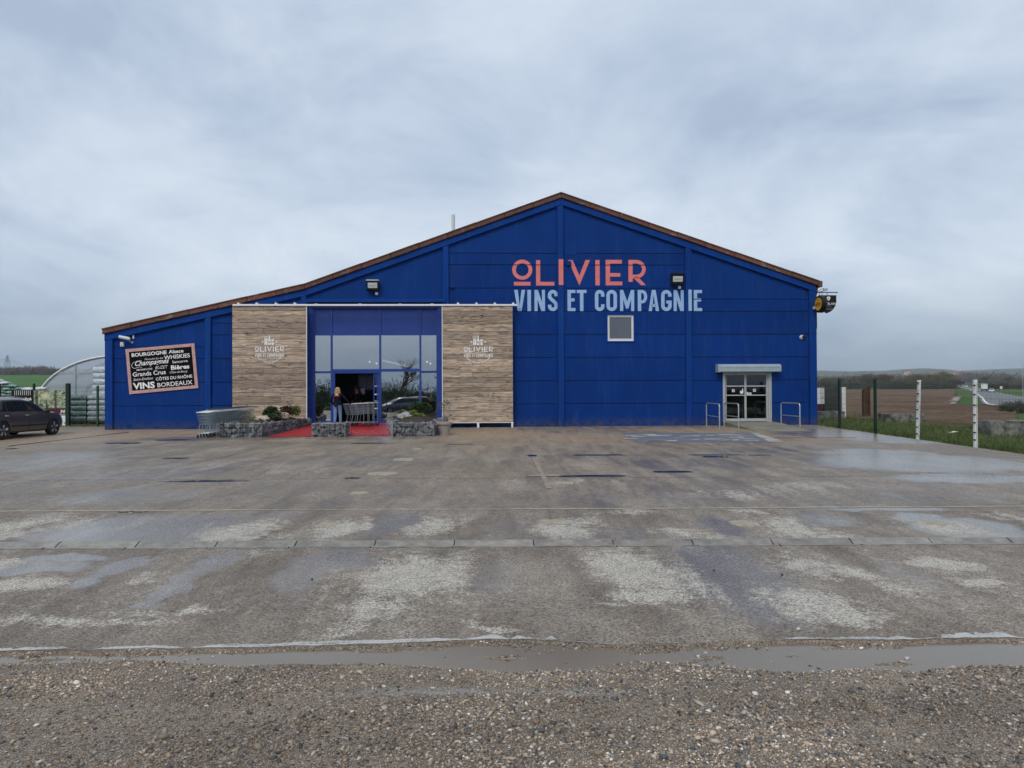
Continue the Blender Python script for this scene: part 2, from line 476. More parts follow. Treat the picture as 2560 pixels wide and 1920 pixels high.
def make_yard():
    m,t,b,o=new_mat('wet_concrete_yard'); g=NT(t); P=g.pos()
    wet=g.attr('wet'); dry=g.attr('dry'); tan=g.attr('tan')
    n_big=g.noise(P,0.35,4,0.5); n_mid=g.noise(g.map(P,(1.0,0.8,1)),2.1,6,0.62,0.4); n_sm=g.noise(P,9,5,0.65); n_f=g.noise(P,42,4,0.75); n_g=g.noise(P,120,3,0.7)
    base=g.mix(g.rng(n_big,0.35,0.65),(0.205,0.171,0.138),(0.262,0.222,0.185))
    base=g.mix(g.rng(n_mid,0.38,0.66,0,0.6),base,(0.148,0.121,0.096))
    strk=g.noise(g.map(P,(1.7,0.30,1)),1.3,6,0.62,0.5)
    base=g.mix(g.rng(strk,0.44,0.66,0,0.75),base,(0.112,0.090,0.070))
    base=g.mix(g.rng(g.noise(g.map(P,(1.2,0.5,1),(7,3,0)),1.0,6,0.6),0.50,0.72,0,0.5),base,(0.33,0.295,0.25))
    base=g.mix(g.math('MULTIPLY',tan,g.rng(n_sm,0.25,0.75,0.5,1.0)),base,(0.35,0.255,0.165))
    # dried-off crust
    jag=g.math('ADD',dry,g.math('ADD',g.math('ADD',g.rng(n_sm,0.3,0.7,-0.28,0.28),g.rng(strk,0.3,0.7,0.30,-0.34)),g.rng(n_f,0.3,0.7,-0.28,0.28)))
    dm=g.rng(jag,0.26,0.86)
    base=g.mix(g.math('MULTIPLY',dm,0.80),base,(0.43,0.40,0.35))
    # exposed aggregate specks
    sp=g.math('ADD',g.math('ADD',g.rng(n_f,0.35,0.65,-0.62,0.62),g.rng(n_sm,0.3,0.7,-0.14,0.14)),g.rng(n_g,0.35,0.65,-0.62,0.62))
    wj=g.math('ADD',wet,g.math('ADD',g.rng(strk,0.3,0.7,-0.22,0.22),g.rng(n_sm,0.3,0.7,-0.08,0.08)))
    wm=g.math('MULTIPLY',g.rng(wj,0.16,0.80,0,1,True),g.math('SUBTRACT',1.0,g.math('MULTIPLY',dm,0.85)))
    dark=g.rng(wm,0,1,1.0,0.84)
    k=g.math('MULTIPLY',dark,g.math('ADD',1.0,sp))
    vm=g.n('ShaderNodeVectorMath',operation='SCALE'); g.l(base,vm.inputs[0]); g.l(k,vm.inputs['Scale'])
    g.l(vm.outputs[0],b.inputs['Base Color'])
    rr=g.math('ADD',g.rng(wm,0,1,0.66,0.32),g.rng(n_f,0.3,0.7,-0.05,0.05),True)
    g.l(rr,b.inputs['Roughness'])
    g.l(g.rng(wm,0,1,0.28,0.6),b.inputs['Specular IOR Level'])
    g.l(g.math('MULTIPLY',g.math('MULTIPLY',wm,wm),0.62),b.inputs['Coat Weight']); b.inputs['Coat IOR'].default_value=1.42; g.l(g.math('ADD',g.rng(n_f,0.3,0.7,0.0,0.14),g.rng(wm,0.2,1,0.42,0.2)),b.inputs['Coat Roughness'])
    h=g.math('ADD',g.math('MULTIPLY',n_f,0.7),g.math('MULTIPLY',n_g,0.5))
    bp=g.n('ShaderNodeBump'); bp.inputs['Distance'].default_value=0.006; g.l(h,bp.inputs['Height'])
    g.l(g.rng(wm,0,1,0.9,0.35),bp.inputs['Strength']); g.l(bp.outputs[0],b.inputs['Normal'])
    return m
M['yard']=make_yard()
def make_gutter():
    m,t,b,o=new_mat('gutter_concrete'); g=NT(t); P=g.pos()
    n=g.noise(P,6,5,0.6); f=g.noise(P,80,3,0.6)
    c=g.mix(g.rng(n,0.35,0.65),(0.145,0.135,0.12),(0.27,0.255,0.23))
    vm=g.n('ShaderNodeVectorMath',operation='SCALE'); g.l(c,vm.inputs[0])
    g.l(g.math('MULTIPLY',g.rng(g.rand(),0,1,0.85,1.12),g.rng(f,0.3,0.7,0.82,1.18)),vm.inputs['Scale'])
    g.l(vm.outputs[0],b.inputs['Base Color']); g.l(g.rng(n,0.35,0.65,0.35,0.65),b.inputs['Roughness'])
    g.l(g.bump(f,0.3,0.004),b.inputs['Normal']); return m
M['gutter']=make_gutter()
M['patch']=simple('repair_mortar_and_sheen',(0.32,0.285,0.22),0.85,0,0.25,9,0.6,45)
M['joint_dark']=simple('wet_joint',(0.05,0.046,0.042),0.3,0,0.3,4)
def make_soil(name,a,b_,sc_,rough=0.9,bs=0.6,bd=0.02):
    m,t,b,o=new_mat(name); g=NT(t); P=g.pos()
    n=g.noise(P,sc_,6,0.62); f=g.noise(P,sc_*14,4,0.65)
    c=g.mix(g.rng(n,0.35,0.65),a,b_)
    vm=g.n('ShaderNodeVectorMath',operation='SCALE'); g.l(c,vm.inputs[0]); g.l(g.rng(f,0.3,0.7,0.7,1.3),vm.inputs['Scale'])
    g.l(vm.outputs[0],b.inputs['Base Color']); b.inputs['Roughness'].default_value=rough
    b.inputs['Specular IOR Level'].default_value=0.3
    g.l(g.bump(g.math('ADD',n,f),bs,bd),b.inputs['Normal']); return m
def make_gravel_bed():
    m,t,b,o=new_mat('muddy_gravel_bed'); g=NT(t); P=g.pos()
    n=g.noise(P,1.6,5,0.6); s=g.noise(P,26,5,0.7); f=g.noise(P,120,4,0.7)
    c=g.mix(g.rng(n,0.35,0.65),(0.19,0.147,0.105),(0.29,0.228,0.168))
    c=g.mix(g.rng(g.noise(g.map(P,(0.7,1.6,1)),1.1,5,0.6),0.45,0.65,0,0.55),c,(0.115,0.088,0.064))
    c=g.mix(g.attr('bare'),c,(0.32,0.30,0.275))
    vm=g.n('ShaderNodeVectorMath',operation='SCALE'); g.l(c,vm.inputs[0])
    g.l(g.math('MULTIPLY',g.rng(s,0.3,0.7,0.62,1.3),g.rng(f,0.3,0.7,0.5,1.45)),vm.inputs['Scale'])
    vq=g.n('ShaderNodeTexVoronoi'); vq.inputs['Scale'].default_value=150; g.l(P,vq.inputs['Vector'])
    sq=g.n('ShaderNodeSeparateColor'); g.l(vq.outputs['Color'],sq.inputs[0])
    tone=g.math('MULTIPLY',g.rng(sq.outputs[0],0,1,0.55,1.6),g.rng(vq.outputs['Distance'],0.25,0.75,1.12,0.42))
    vn=g.n('ShaderNodeVectorMath',operation='SCALE'); g.l(vm.outputs[0],vn.inputs[0]); g.l(tone,vn.inputs['Scale'])
    g.l(g.mix(g.rng(sq.outputs[1],.80,.86,0,.6),vn.outputs[0],(.42,.39,.35)),b.inputs['Base Color'])
    g.l(g.rng(s,0.3,0.7,0.45,0.8),b.inputs['Roughness']); b.inputs['Specular IOR Level'].default_value=0.35
    g.l(g.bump(g.math('ADD',g.math('MULTIPLY',s,1.5),f),0.9,0.006),b.inputs['Normal']); return m
M['gravel_bed']=make_gravel_bed()
def make_pebble():
    m,t,b,o=new_mat('pebbles'); g=NT(t); P=g.pos()
    c=g.attr('Col','Color'); f=g.noise(P,260,3,0.6)
    vm=g.n('ShaderNodeVectorMath',operation='SCALE'); g.l(c,vm.inputs[0]); g.l(g.rng(f,0.3,0.7,0.8,1.2),vm.inputs['Scale'])
    g.l(vm.outputs[0],b.inputs['Base Color']); b.inputs['Roughness'].default_value=0.55
    return m
M['pebble']=make_pebble()
def make_water():
    m=bpy.data.materials.new('puddle_water'); m.use_nodes=True; t=m.node_tree; t.nodes.clear(); g=NT(t)
    out=g.n('ShaderNodeOutputMaterial'); P=g.pos()
    tr=g.n('ShaderNodeBsdfTransparent'); tr.inputs[0].default_value=(0.62,0.52,0.42,1)
    df=g.n('ShaderNodeBsdfDiffuse'); df.inputs[0].default_value=(0.25,0.205,0.155,1)
    gl=g.n('ShaderNodeBsdfGlossy'); gl.inputs['Roughness'].default_value=0.015
    m1=g.n('ShaderNodeMixShader'); m1.inputs[0].default_value=0.74
    g.l(tr.outputs[0],m1.inputs[1]); g.l(df.outputs[0],m1.inputs[2])
    fr=g.n('ShaderNodeFresnel'); fr.inputs[0].default_value=1.36
    rip=g.noise(g.map(P,(1.0,2.2,1)),42,2,0.5,0.6)
    bp=g.n('ShaderNodeBump'); bp.inputs['Strength'].default_value=0.16; bp.inputs['Distance'].default_value=0.004; g.l(rip,bp.inputs['Height'])
    g.l(bp.outputs[0],gl.inputs['Normal']); g.l(bp.outputs[0],fr.inputs['Normal'])
    m2=g.n('ShaderNodeMixShader'); g.l(g.math('MULTIPLY',fr.outputs[0],1.45,True),m2.inputs[0]); g.l(m1.outputs[0],m2.inputs[1]); g.l(gl.outputs[0],m2.inputs[2])
    g.l(m2.outputs[0],out.inputs[0]); return m
M['water']=make_water()
def make_film():
    m,t,b,o=new_mat('standing_water_film'); g=NT(t)
    b.inputs['Base Color'].default_value=(0.030,0.028,0.026,1); b.inputs['Roughness'].default_value=0.03
    b.inputs['IOR'].default_value=1.40; return m
M['film']=make_film()
def make_worn(name,col,under,thr=0.5):
    m,t,b,o=new_mat(name); g=NT(t); P=g.pos()
    n=g.noise(g.map(P,(0.5,1.3,1)),3.2,6,0.68); f=g.noise(P,50,4,0.7)
    k=g.rng(g.math('ADD',n,g.rng(f,0.3,0.7,-0.14,0.14)),thr-0.08,thr+0.08)
    g.l(g.mix(k,under,col),b.inputs['Base Color']); b.inputs['Roughness'].default_value=0.5
    g.l(g.bump(f,0.4,0.004),b.inputs['Normal']); return m
M['worn_white']=make_worn('worn_white_paint',(0.46,0.45,0.42),(0.20,0.18,0.155),0.47)
M['worn_blue']=make_worn('worn_blue_paint',(0.11,0.14,0.20),(0.20,0.19,0.18),0.48)
M['worn_tan']=make_worn('worn_tan_paint',(0.34,0.26,0.18),(0.20,0.18,0.16),0.48)
M['red_carpet']=simple('wet_red_carpet',(0.36,0.020,0.030),0.42,0,0.22,2.2,0.4,90)
M['rock']=None
def make_rock(name,a,b_,var=0.35):
    m,t,b,o=new_mat(name); g=NT(t); P=g.pos()
    n=g.noise(P,9,5,0.65)
    c=g.mix(g.rng(n,0.3,0.7),a,b_)
    vm=g.n('ShaderNodeVectorMath',operation='SCALE'); g.l(c,vm.inputs[0]); g.l(g.rng(g.rand(),0,1,1-var,1+var),vm.inputs['Scale'])
    g.l(vm.outputs[0],b.inputs['Base Color']); b.inputs['Roughness'].default_value=0.6
    g.l(g.bump(g.noise(P,40,4),0.5,0.01),b.inputs['Normal']); return m
M['rock']=make_rock('blue_grey_stone',(0.060,0.064,0.072),(0.17,0.175,0.185),0.6)
M['pale_rock']=make_rock('pale_limestone',(0.34,0.27,0.20),(0.50,0.42,0.34),0.15)
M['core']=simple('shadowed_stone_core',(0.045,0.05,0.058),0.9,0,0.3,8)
M['earth']=make_soil('planting_earth',(0.035,0.028,0.022),(0.06,0.048,0.036),3)
def make_leaf(name,a,b_,rough=0.6):
    m,t,b,o=new_mat(name); g=NT(t)
    n=g.noise(g.pos(),3.0,3); r=g.n('ShaderNodeNewGeometry').outputs['Random Per Island']
    k=g.math('ADD',g.math('MULTIPLY',g.rng(n,0.3,0.7),0.5),g.math('MULTIPLY',r,0.5))
    g.l(g.mix(k,a,b_),b.inputs['Base Color']); b.inputs['Roughness'].default_value=rough
    b.inputs['Specular IOR Level'].default_value=0.25; return m
M['leaf_dark']=make_leaf('dark_green_leaves',(0.018,0.035,0.014),(0.05,0.085,0.03))
M['leaf_lime']=make_leaf('yellow_green_leaves',(0.09,0.13,0.02),(0.20,0.24,0.05))
M['leaf_red']=make_leaf('dark_red_leaves',(0.05,0.018,0.018),(0.09,0.04,0.03))
M['grass']=make_leaf('grass_blades',(0.040,0.085,0.016),(0.175,0.195,0.065))
M['twig']=make_leaf('bare_twigs',(0.062,0.052,0.044),(0.15,0.122,0.10),0.85)
M['twig_olive']=make_leaf('olive_twigs',(0.085,0.080,0.040),(0.17,0.15,0.075),0.85)
M['twig_dark']=make_leaf('dark_scrub',(0.040,0.046,0.030),(0.10,0.098,0.065),0.85)
M['bark']=simple('bark',(0.07,0.058,0.048),0.9,0,0.3,6)

def make_land():
    m,t,b,o=new_mat('farmland'); g=NT(t); P=g.pos()
    n=g.noise(P,0.015,4,0.5); s=g.noise(P,0.5,5,0.6); f=g.noise(P,6,4,0.65)
    c=g.mix(g.rng(n,0.4,0.6),(0.050,0.105,0.022),(0.085,0.125,0.035))
    c=g.mix(g.rng(s,0.4,0.72,0,0.45),c,(0.11,0.10,0.05))
    vm=g.n('ShaderNodeVectorMath',operation='SCALE'); g.l(c,vm.inputs[0]); g.l(g.rng(f,0.3,0.7,0.75,1.25),vm.inputs['Scale'])
    g.l(vm.outputs[0],b.inputs['Base Color']); b.inputs['Roughness'].default_value=0.95
    b.inputs['Specular IOR Level'].default_value=0.1
    g.l(g.bump(f,0.6,0.05),b.inputs['Normal']); return m
M['land']=make_land()
M['crop']=make_soil('young_wheat',(0.034,0.105,0.016),(0.055,0.135,0.024),0.05,0.95,0.4,0.05)
def make_plough():
    m,t,b,o=new_mat('ploughed_soil'); g=NT(t); P=g.pos()
    n=g.noise(P,0.06,4,0.55); s=g.noise(g.map(P,(0.35,1.6,1)),1.4,6,0.68); f=g.noise(P,9,4,0.7)
    c=g.mix(g.rng(n,0.38,0.64),(0.138,0.086,0.058),(0.20,0.138,0.092))
    c=g.mix(g.rng(s,0.45,0.7,0,0.6),c,(0.062,0.036,0.024))
    c=g.mix(g.rng(g.noise(g.map(P,(0.3,0.9,1),(4,8,0)),0.9,5,0.65),0.58,0.72,0,0.55),c,(0.09,0.11,0.035))
    vm=g.n('ShaderNodeVectorMath',operation='SCALE'); g.l(c,vm.inputs[0]); g.l(g.rng(f,0.3,0.7,0.65,1.35),vm.inputs['Scale'])
    g.l(vm.outputs[0],b.inputs['Base Color']); b.inputs['Roughness'].default_value=0.95
    b.inputs['Specular IOR Level'].default_value=0.1
    g.l(g.bump(g.math('ADD',s,f),0.9,0.12),b.inputs['Normal']); return m
M['plough']=make_plough()
M['road']=make_soil('wet_tarmac',(0.10,0.102,0.107),(0.135,0.138,0.143),0.4,0.5,0.2,0.01)
M['hill']=make_soil('hill_land',(0.045,0.065,0.035),(0.085,0.105,0.05),0.006,0.95,0.2,0.5)
M['old_concrete']=make_soil('weathered_concrete',(0.040,0.043,0.034),(0.27,0.265,0.24),3.6,0.85,0.6,0.03)
M['rust']=make_soil('rusty_steel',(0.045,0.022,0.014),(0.10,0.050,0.030),3,0.85,0.4,0.02)
M['fence_green']=simple('dark_green_fence_paint',(0.010,0.028,0.022),0.5,0,0.15,6)
M['fence_mid']=simple('mid_green_fence_paint',(0.022,0.070,0.032),0.5,0,0.15,6)
M['white_post']=make_worn('flaking_white_post_paint',(0.74,0.75,0.74),(0.28,0.25,0.21),0.33)

# ------------------------------------------------------------------ ground: land to the horizon
def grid_mesh(name, xs, ys, zf, attrs=None, warp=None):
    X,Y=np.meshgrid(xs,ys)
    if warp: Y=warp(X,Y)
    Z=zf(X,Y); nx,ny=len(xs),len(ys)
    co=np.stack([X,Y,Z],-1).reshape(-1,3)
    i=np.arange((ny-1)*(nx-1)); r=i//(nx-1); c=i%(nx-1); a=r*nx+c
    F=np.stack([a,a+1,a+1+nx,a+nx],-1)
    me=bpy.data.meshes.new(name)
    me.vertices.add(len(co)); me.vertices.foreach_set('co',co.astype(np.float32).ravel())
    me.loops.add(F.size); me.loops.foreach_set('vertex_index',F.astype(np.int32).ravel())
    me.polygons.add(len(F)); me.polygons.foreach_set('loop_start',np.arange(0,F.size,4,dtype=np.int32))
    me.polygons.foreach_set('loop_total',np.full(len(F),4,dtype=np.int32))
    me.polygons.foreach_set('use_smooth',np.ones(len(F),dtype=bool))
    me.update(calc_edges=True)
    if attrs:
        for k,fn in attrs.items():
            a=me.attributes.new(k,'FLOAT','POINT'); a.data.foreach_set('value',fn(X,Y).astype(np.float32).ravel())
    return me
def sstep(a,b,x):
    t=np.clip((x-a)/(b-a),0,1); return t*t*(3-2*t)
def land_z(X,Y):
    zb=SLOPE*(np.clip(Y,-5,31)-31)
    right=np.interp(Y,[50,180,300,420,500,700,1000,1300,6000],[0,0,.35,1.9,3.2,7.2,12,17,40])
    left=np.where(Y>48,0.038*(np.minimum(Y,300)-48),0)*1.0
    left=left-np.where(Y>300,0.004*(Y-300),0)
    left=np.maximum(left,-6)
    w=sstep(-22,8,X)
    z=zb+left*(1-w)+right*w
    z=z+np.where(np.hypot(X,Y)>60,(fbm(X*0.02,Y*0.02,5)-0.5)*0.9,0)
    inyard=(X>-46)&(X<13.62)&(Y>-12)&(Y<75)
    z=np.where(inyard,zb-0.30,z-0.02)
    return z
def spaced(vals,lo,hi,n):
    s=set(vals)
    t=np.linspace(0,1,n)
    return s
gx=np.unique(np.concatenate([-np.geomspace(46,4000,40),np.linspace(-46,13.6,25),[13.62,13.66],np.linspace(14,60,40),np.geomspace(60,4000,60)]))
gy=np.unique(np.concatenate([-np.geomspace(13,1500,18),[-12,-11.98],np.linspace(-11,75,70),[75.02],np.geomspace(76,4000,80)]))
struct('terrain',grid_mesh('terrain',gx,gy,land_z),M['land'])

# ploughed field, wheat field, road over the land
def drape(name,poly_lo,poly_hi,ys,nx,mat,dz,rough=0.0,seed=1):
    T=np.linspace(0,1,nx); me=None
    Yg=np.repeat(np.array(ys)[:,None],nx,1); lo=np.array([poly_lo(y) for y in ys])[:,None]; hi=np.array([poly_hi(y) for y in ys])[:,None]
    Xg=lo+(hi-lo)*T[None,:]
    Z=land_z(Xg,Yg)+dz+rough*(fbm(Xg*1.3,Yg*2.2,seed,3)-0.35)
    ny=len(ys); co=np.stack([Xg,Yg,Z],-1).reshape(-1,3)
    i=np.arange((ny-1)*(nx-1)); r=i//(nx-1); c=i%(nx-1); a=r*nx+c
    F=np.stack([a,a+1,a+1+nx,a+nx],-1)
    me=bpy.data.meshes.new(name); me.from_pydata(co.tolist(),[],F.tolist())
    me.polygons.foreach_set('use_smooth',[True]*len(me.polygons))
    return struct(name,me,mat)
def road_x(Y): return float(np.interp(Y,[20,45,62,70,80,300,420,500,700,1000,1600],[150,78,54.5,52.2,57.8,202,275,321,442,626,990]))
drape('ploughed_field',lambda y: 19.2-0.11*(y-24)+0.8*math.sin(y*0.35) if y<42 else 17.2+0.8*math.sin(y*0.35),
      lambda y: .634*y+.6*math.sin(y*.2) if y>70 else .72*y,
      list(np.linspace(25,69,60))+list(np.geomspace(70.5,385,60)),170,M['plough'],0.06,0.34,3)
drape('wheat_field',lambda y:-900,lambda y:-19.8,list(np.linspace(47,330,60)),60,M['crop'],0.10,0.0)
# road with verge edge lines
ry=list(np.linspace(20,80,40))+list(np.geomspace(83,1300,90))
drape('road',lambda y: road_x(y)-4.0,lambda y: road_x(y)+5.0,ry,6,M['road'],0.10)
drape('road_edge_line',lambda y: road_x(y)-3.6,lambda y: road_x(y)-3.3,ry,2,M['white_paint'],0.112)
drape('dirt_track',lambda y: road_x(y)-8.4+.3*math.sin(y),lambda y: road_x(y)-7.2+.3*math.sin(y*1.3),list(np.linspace(78,130,30)),3,M['worn_tan'],0.13)

# ------------------------------------------------------------------ the yard
def blob(lst,warp=0.35):
    cs=[]
    for (px,py,sx,sy,k) in lst:
        c=G(px,py); a=G(px,py-sy*0.9); b_=G(px,py+sy*0.9)
        cs.append((c.x,c.y,sx*c.y/FPX,abs(a.y-b_.y)/2,k))
    def fn(X,Y):
        wx=X+(fbm(X*1.1,Y*1.1,31)-0.5)*warp*1.6+(fbm(X*5,Y*5,7,3)-0.5)*0.22; wy=Y+(fbm(X*1.1,Y*1.1,77)-0.5)*warp*2.2+(fbm(X*5,Y*5,19,3)-0.5)*0.3
        v=np.zeros_like(X)
        for (cx,cy,sx,sy,k) in cs:
            d=((wx-cx)/sx)**2+((wy-cy)/sy)**2
            v=np.maximum(v,k*np.exp(-d**1.5*0.7))
        return v
    return fn
DRY=blob([(1055,1440,115,60,1.1),(1590,1430,85,60,1.05),(1700,1450,90,55,1.0),(1500,1420,60,40,.9),(1640,1490,120,22,.9),(2040,1408,75,30,1),(2110,1432,110,20,.9),(2360,1405,60,24,1),(2420,1412,55,18,.85),
  (2455,1462,60,14,.8),(2250,1480,60,20,.7),(70,1462,90,24,.9),(20,1412,70,15,.9),(395,1440,40,12,.8),(660,1388,40,10,.8),(950,1540,110,45,.9),(880,1590,70,18,.8),(1185,1563,48,12,.9),(2060,1518,100,38,.9),(1960,1500,50,30,.75),(2140,1545,90,18,.8),(1525,1520,34,9,.8),
  (90,1552,130,24,.8),(430,1528,110,14,.75),(300,1560,120,16,.65),(80,1315,110,34,.75),(20,1340,60,20,.8),(620,1328,95,26,.85),(560,1345,50,10,.8),(850,1322,75,24,.85),(1085,1318,70,26,.7),(1430,1318,75,24,.9),
  (1560,1278,90,12,.7),(1700,1330,70,16,.75),(1800,1345,50,9,.7),(1880,1276,50,7,.7),(1990,1318,60,30,.95),(2060,1338,60,12,.8),(2370,1318,65,18,.9),(2440,1335,50,10,.8),(2530,1300,40,25,.6),(1850,1235,140,14,.55),(2000,1215,180,10,.45),(1500,1205,200,12,.3),(640,1165,140,12,.30),(740,1180,120,10,.3)])
WET=blob([(300,1325,190,42,1.1),(480,1320,130,40,1.1),(700,1290,60,20,.8),(990,1305,70,40,.8),(160,1398,90,14,1.0),(60,1420,130,15,1.0),(290,1415,55,22,.95),(210,1450,50,22,.9),(545,1408,52,32,1.0),(450,1462,46,38,.95),(390,1498,34,22,.8),(850,1405,110,34,.9),(770,1450,70,40,.8),(740,1500,50,30,.5),(1270,1320,70,30,.6),(1250,1440,80,60,.6),
  (1860,1450,150,90,1.0),(1800,1390,110,40,.95),(1960,1500,70,50,.7),(1560,1330,70,26,.6),(1820,1315,60,36,.9),(2060,1300,110,26,.7),(2400,1318,120,26,1.25),(2300,1295,60,14,1.2),(2500,1345,90,16,1.1),(2300,1155,280,26,1.05),(2420,1195,200,12,1.1),(2200,1135,150,16,1.0),(2150,1272,200,7,1.0),(2300,1170,100,10,1.1),
  (140,1150,260,40,.62),(400,1180,260,30,.62),(320,1240,220,30,.6),(900,1150,200,24,.45),(700,1220,160,20,.5),(1200,1250,200,20,.3),(2080,1085,140,14,1.1),(2250,1100,120,10,1.0),(560,1096,200,7,1.0),(900,1096,160,6,.9),(1700,1160,260,22,.55),(1900,1125,140,10,.7),(2420,1460,80,50,.4),(2300,1440,60,50,.5),(2470,1400,60,30,.45)],0.25)
WET2=lambda X,Y: np.clip(np.maximum(WET(X,Y),0.34*sstep(10.9,11.3,Y)+0.22*(fbm(X*0.25,Y*0.25,3)-.4)),0,1.3)
TANB=blob([(100,1098,260,14,.8),(420,1080,260,14,1.0),(800,1098,260,6,.6),(1240,1088,160,18,.95),(1440,1096,140,16,.95),(1330,1105,150,10,.8),(1800,1075,200,8,.9),(1980,1092,160,8,.75),(2050,1105,100,5,.5),(60,1120,60,8,.4),(1100,1120,500,16,.35),(1300,1180,500,40,.22)],0.5)
ATT={'dry':DRY,'wet':WET2,'tan':TANB}
yard=bpy.data.objects.new('yard',None); COL.objects.link(yard); yard['kind']='structure'
yard.empty_display_size=0.5
def yard_z(X,Y): return SLOPE*(Y-31)+(fbm(X*0.4,Y*0.4,9,3)-0.5)*0.012
def xs_for(d,fine):
    return np.unique(np.round(np.concatenate([np.linspace(-46,-fine,int((46-fine)/(d*3))),np.arange(-fine,min(fine,13.5),d),np.linspace(min(fine,13.5),13.68,max(3,int((13.68-min(fine,13.5))/(d*3))))]),4))
STR=[(5.36,8.42,0.05,7.5,62),(8.80,10.955,0.06,9.5,36),(10.98,14.505,0.08,12,44),(14.53,18.865,0.1,13.5,44),(18.885,23.32,0.12,13.5,38),(23.34,33.6,0.14,13.5,74)]
FRONT=[G(a,b) for a,b in [(-1200,1640),(0,1629),(300,1624),(640,1617),(900,1609),(1180,1602),(1330,1602),(1475,1610),(1700,1611),(1945,1600),(2300,1598),(2560,1599),(3600,1602)]]
frx=np.array([p.x for p in FRONT]); fry=np.array([p.y for p in FRONT])
def yfront(X): return np.interp(X,frx,fry)-0.05*(fbm(X*6.0,X*0+.3,4,4)-.4)-0.10*(fbm(X*1.1,X*0+2.3,6,3)-.5)
for (y0,y1,d,fine,ny) in STR:
    first=y0<6
    me=grid_mesh('concrete_slab',xs_for(d,fine),np.linspace(0,1,ny) if first else np.linspace(y0,y1,ny),yard_z,ATT,(lambda X,T:yfront(X)+(8.42-yfront(X))*T) if first else None)
    # slab edges have a real thickness
    s_=obj('concrete_slab',me,M['yard'],yard)
sub=MB(); sub.add([(-46,5.2,plane_z(5.2)-0.10),(13.66,5.2,plane_z(5.2)-0.10),(13.66,33.6,plane_z(33.6)-0.03),(-46,33.6,plane_z(33.6)-0.03)],[(0,1,2,3)])
part('slab_bed',sub,M['joint_dark'],yard)
# broken front edge of the first slab
xs=np.arange(-46,13.7,0.035); fe=MB(); vv=[]
for i,x in enumerate(xs):
    yb=float(yfront(np.array([x]))[0]); yy=yb-0.004; zt=plane_z(yb)+float((fbm(np.array(x*0.4),np.array(yb*0.4),9,3)-0.5)*0.012)
    vv+= [(x,yb+.003,zt-.0005),(x,yy,zt-0.004),(x,yy-0.010,zt-0.02),(x,yy-0.02,zt-0.12)]
ff=[]
for i in range(len(xs)-1):
    for k in range(3): a=i*4+k; ff.append((a,a+1,a+5,a+4))
fe.add(vv,ff); part('slab_edge',fe,M['gravel_bed'],yard)
# gutter of dished blocks
gx0=-15.5; k=0
L_=0.985
gm=MB(); 
prof=[(0,0.0),(0.055,0.0),(0.075,-0.012),(0.19,-0.058),(0.305,-0.012),(0.325,0.0),(0.375,0.0)]
vs=[];fs=[]
for x in (0.006,L_-0.006):
    for (y,z) in prof: vs.append((x,y,z))
for i in range(len(prof)-1): fs.append((i,i+len(prof),i+1+len(prof),i+1))
n0=len(vs)
for x in (0.006,L_-0.006):
    for (y,z) in ((0,-0.12),(0.375,-0.12)): vs.append((x,y,z))
fs+=[(0,n0,n0+2,len(prof)),(len(prof)-1,2*len(prof)-1,n0+3,n0+1)]
gm.add(vs,fs); gmesh=gm.mesh('gutter_block'); gmesh.materials.append(M['gutter'])
for i in range(30):
    o=bpy.data.objects.new('gutter_block',gmesh); COL.objects.link(o); o.parent=yard
    o.location=(gx0+i*L_,8.425,plane_z(8.6)+0.004+random.uniform(-0.003,0.003)); o.rotation_euler=(0.012,random.uniform(-.003,.003),random.uniform(-.003,.003))
# pale broken repair patches, thin crusts proud of the slab
def crust(px,py,w,h,name,mat,seed,up=0.007):
    c=G(px,py); r=random.Random(seed); sx=w*c.y/FPX/2; a=G(px,py-h/2); b_=G(px,py+h/2); sy=abs(a.y-b_.y)/2
    n=22; mb=MB(); ring=[]
    for i in range(n):
        t=2*PI*i/n; q=(abs(math.cos(t))**4+abs(math.sin(t))**4)**(-0.25)
        k=q*r.uniform(0.82,1.08)
        ring.append((sx*k*math.cos(t),sy*k*math.sin(t)))
    vs=[(0,0,up+0.002)]+[(x*0.88,y*0.88,up+r.uniform(-.002,.003)) for x,y in ring]+[(x,y,-0.004) for x,y in ring]
    fs=[(0,1+i,1+(i+1)%n) for i in range(n)]+[(1+i,1+n+i,1+n+(i+1)%n,1+(i+1)%n) for i in range(n)]
    mb.add(vs,fs); o=part(name,mb,mat,yard); o.location=(c.x,c.y,plane_z(c.y)+0.002)
for i,(px,py,w,h) in enumerate([(822,1311.5,54,13),(955,1183.5,78,9),(897,1232.5,44,8),(1010,1148.5,54,7),(1042,1122.5,26,4),(1383,1305,68,13),(1860,1308,68,16),(2336,1308,58,13),(1410,1207.5,50,8)]):
    crust(px,py,w,h,'repair_patch',M['patch'],i)
# standing water films along the joints
for i,(px,py,w,h) in enumerate([(520,1203,230,5),(880,1196,44,5),(440,1146,70,3),(330,1280,80,3),(1480,1190,180,5),(1680,1179.5,100,5),(1500,1137.5,140,2.6),(1790,1142,70,5),(1900,1138,60,2.4),(1150,1110,70,3),(930,1108,110,3),(300,1108,110,4),(430,1100,90,3),(1330,1139,26,5),(30,1122,30,3),(1790,1137.5,150,2.2)]):
    crust(px,py,w,h,'water_film',M['film'],100+i,0.004)
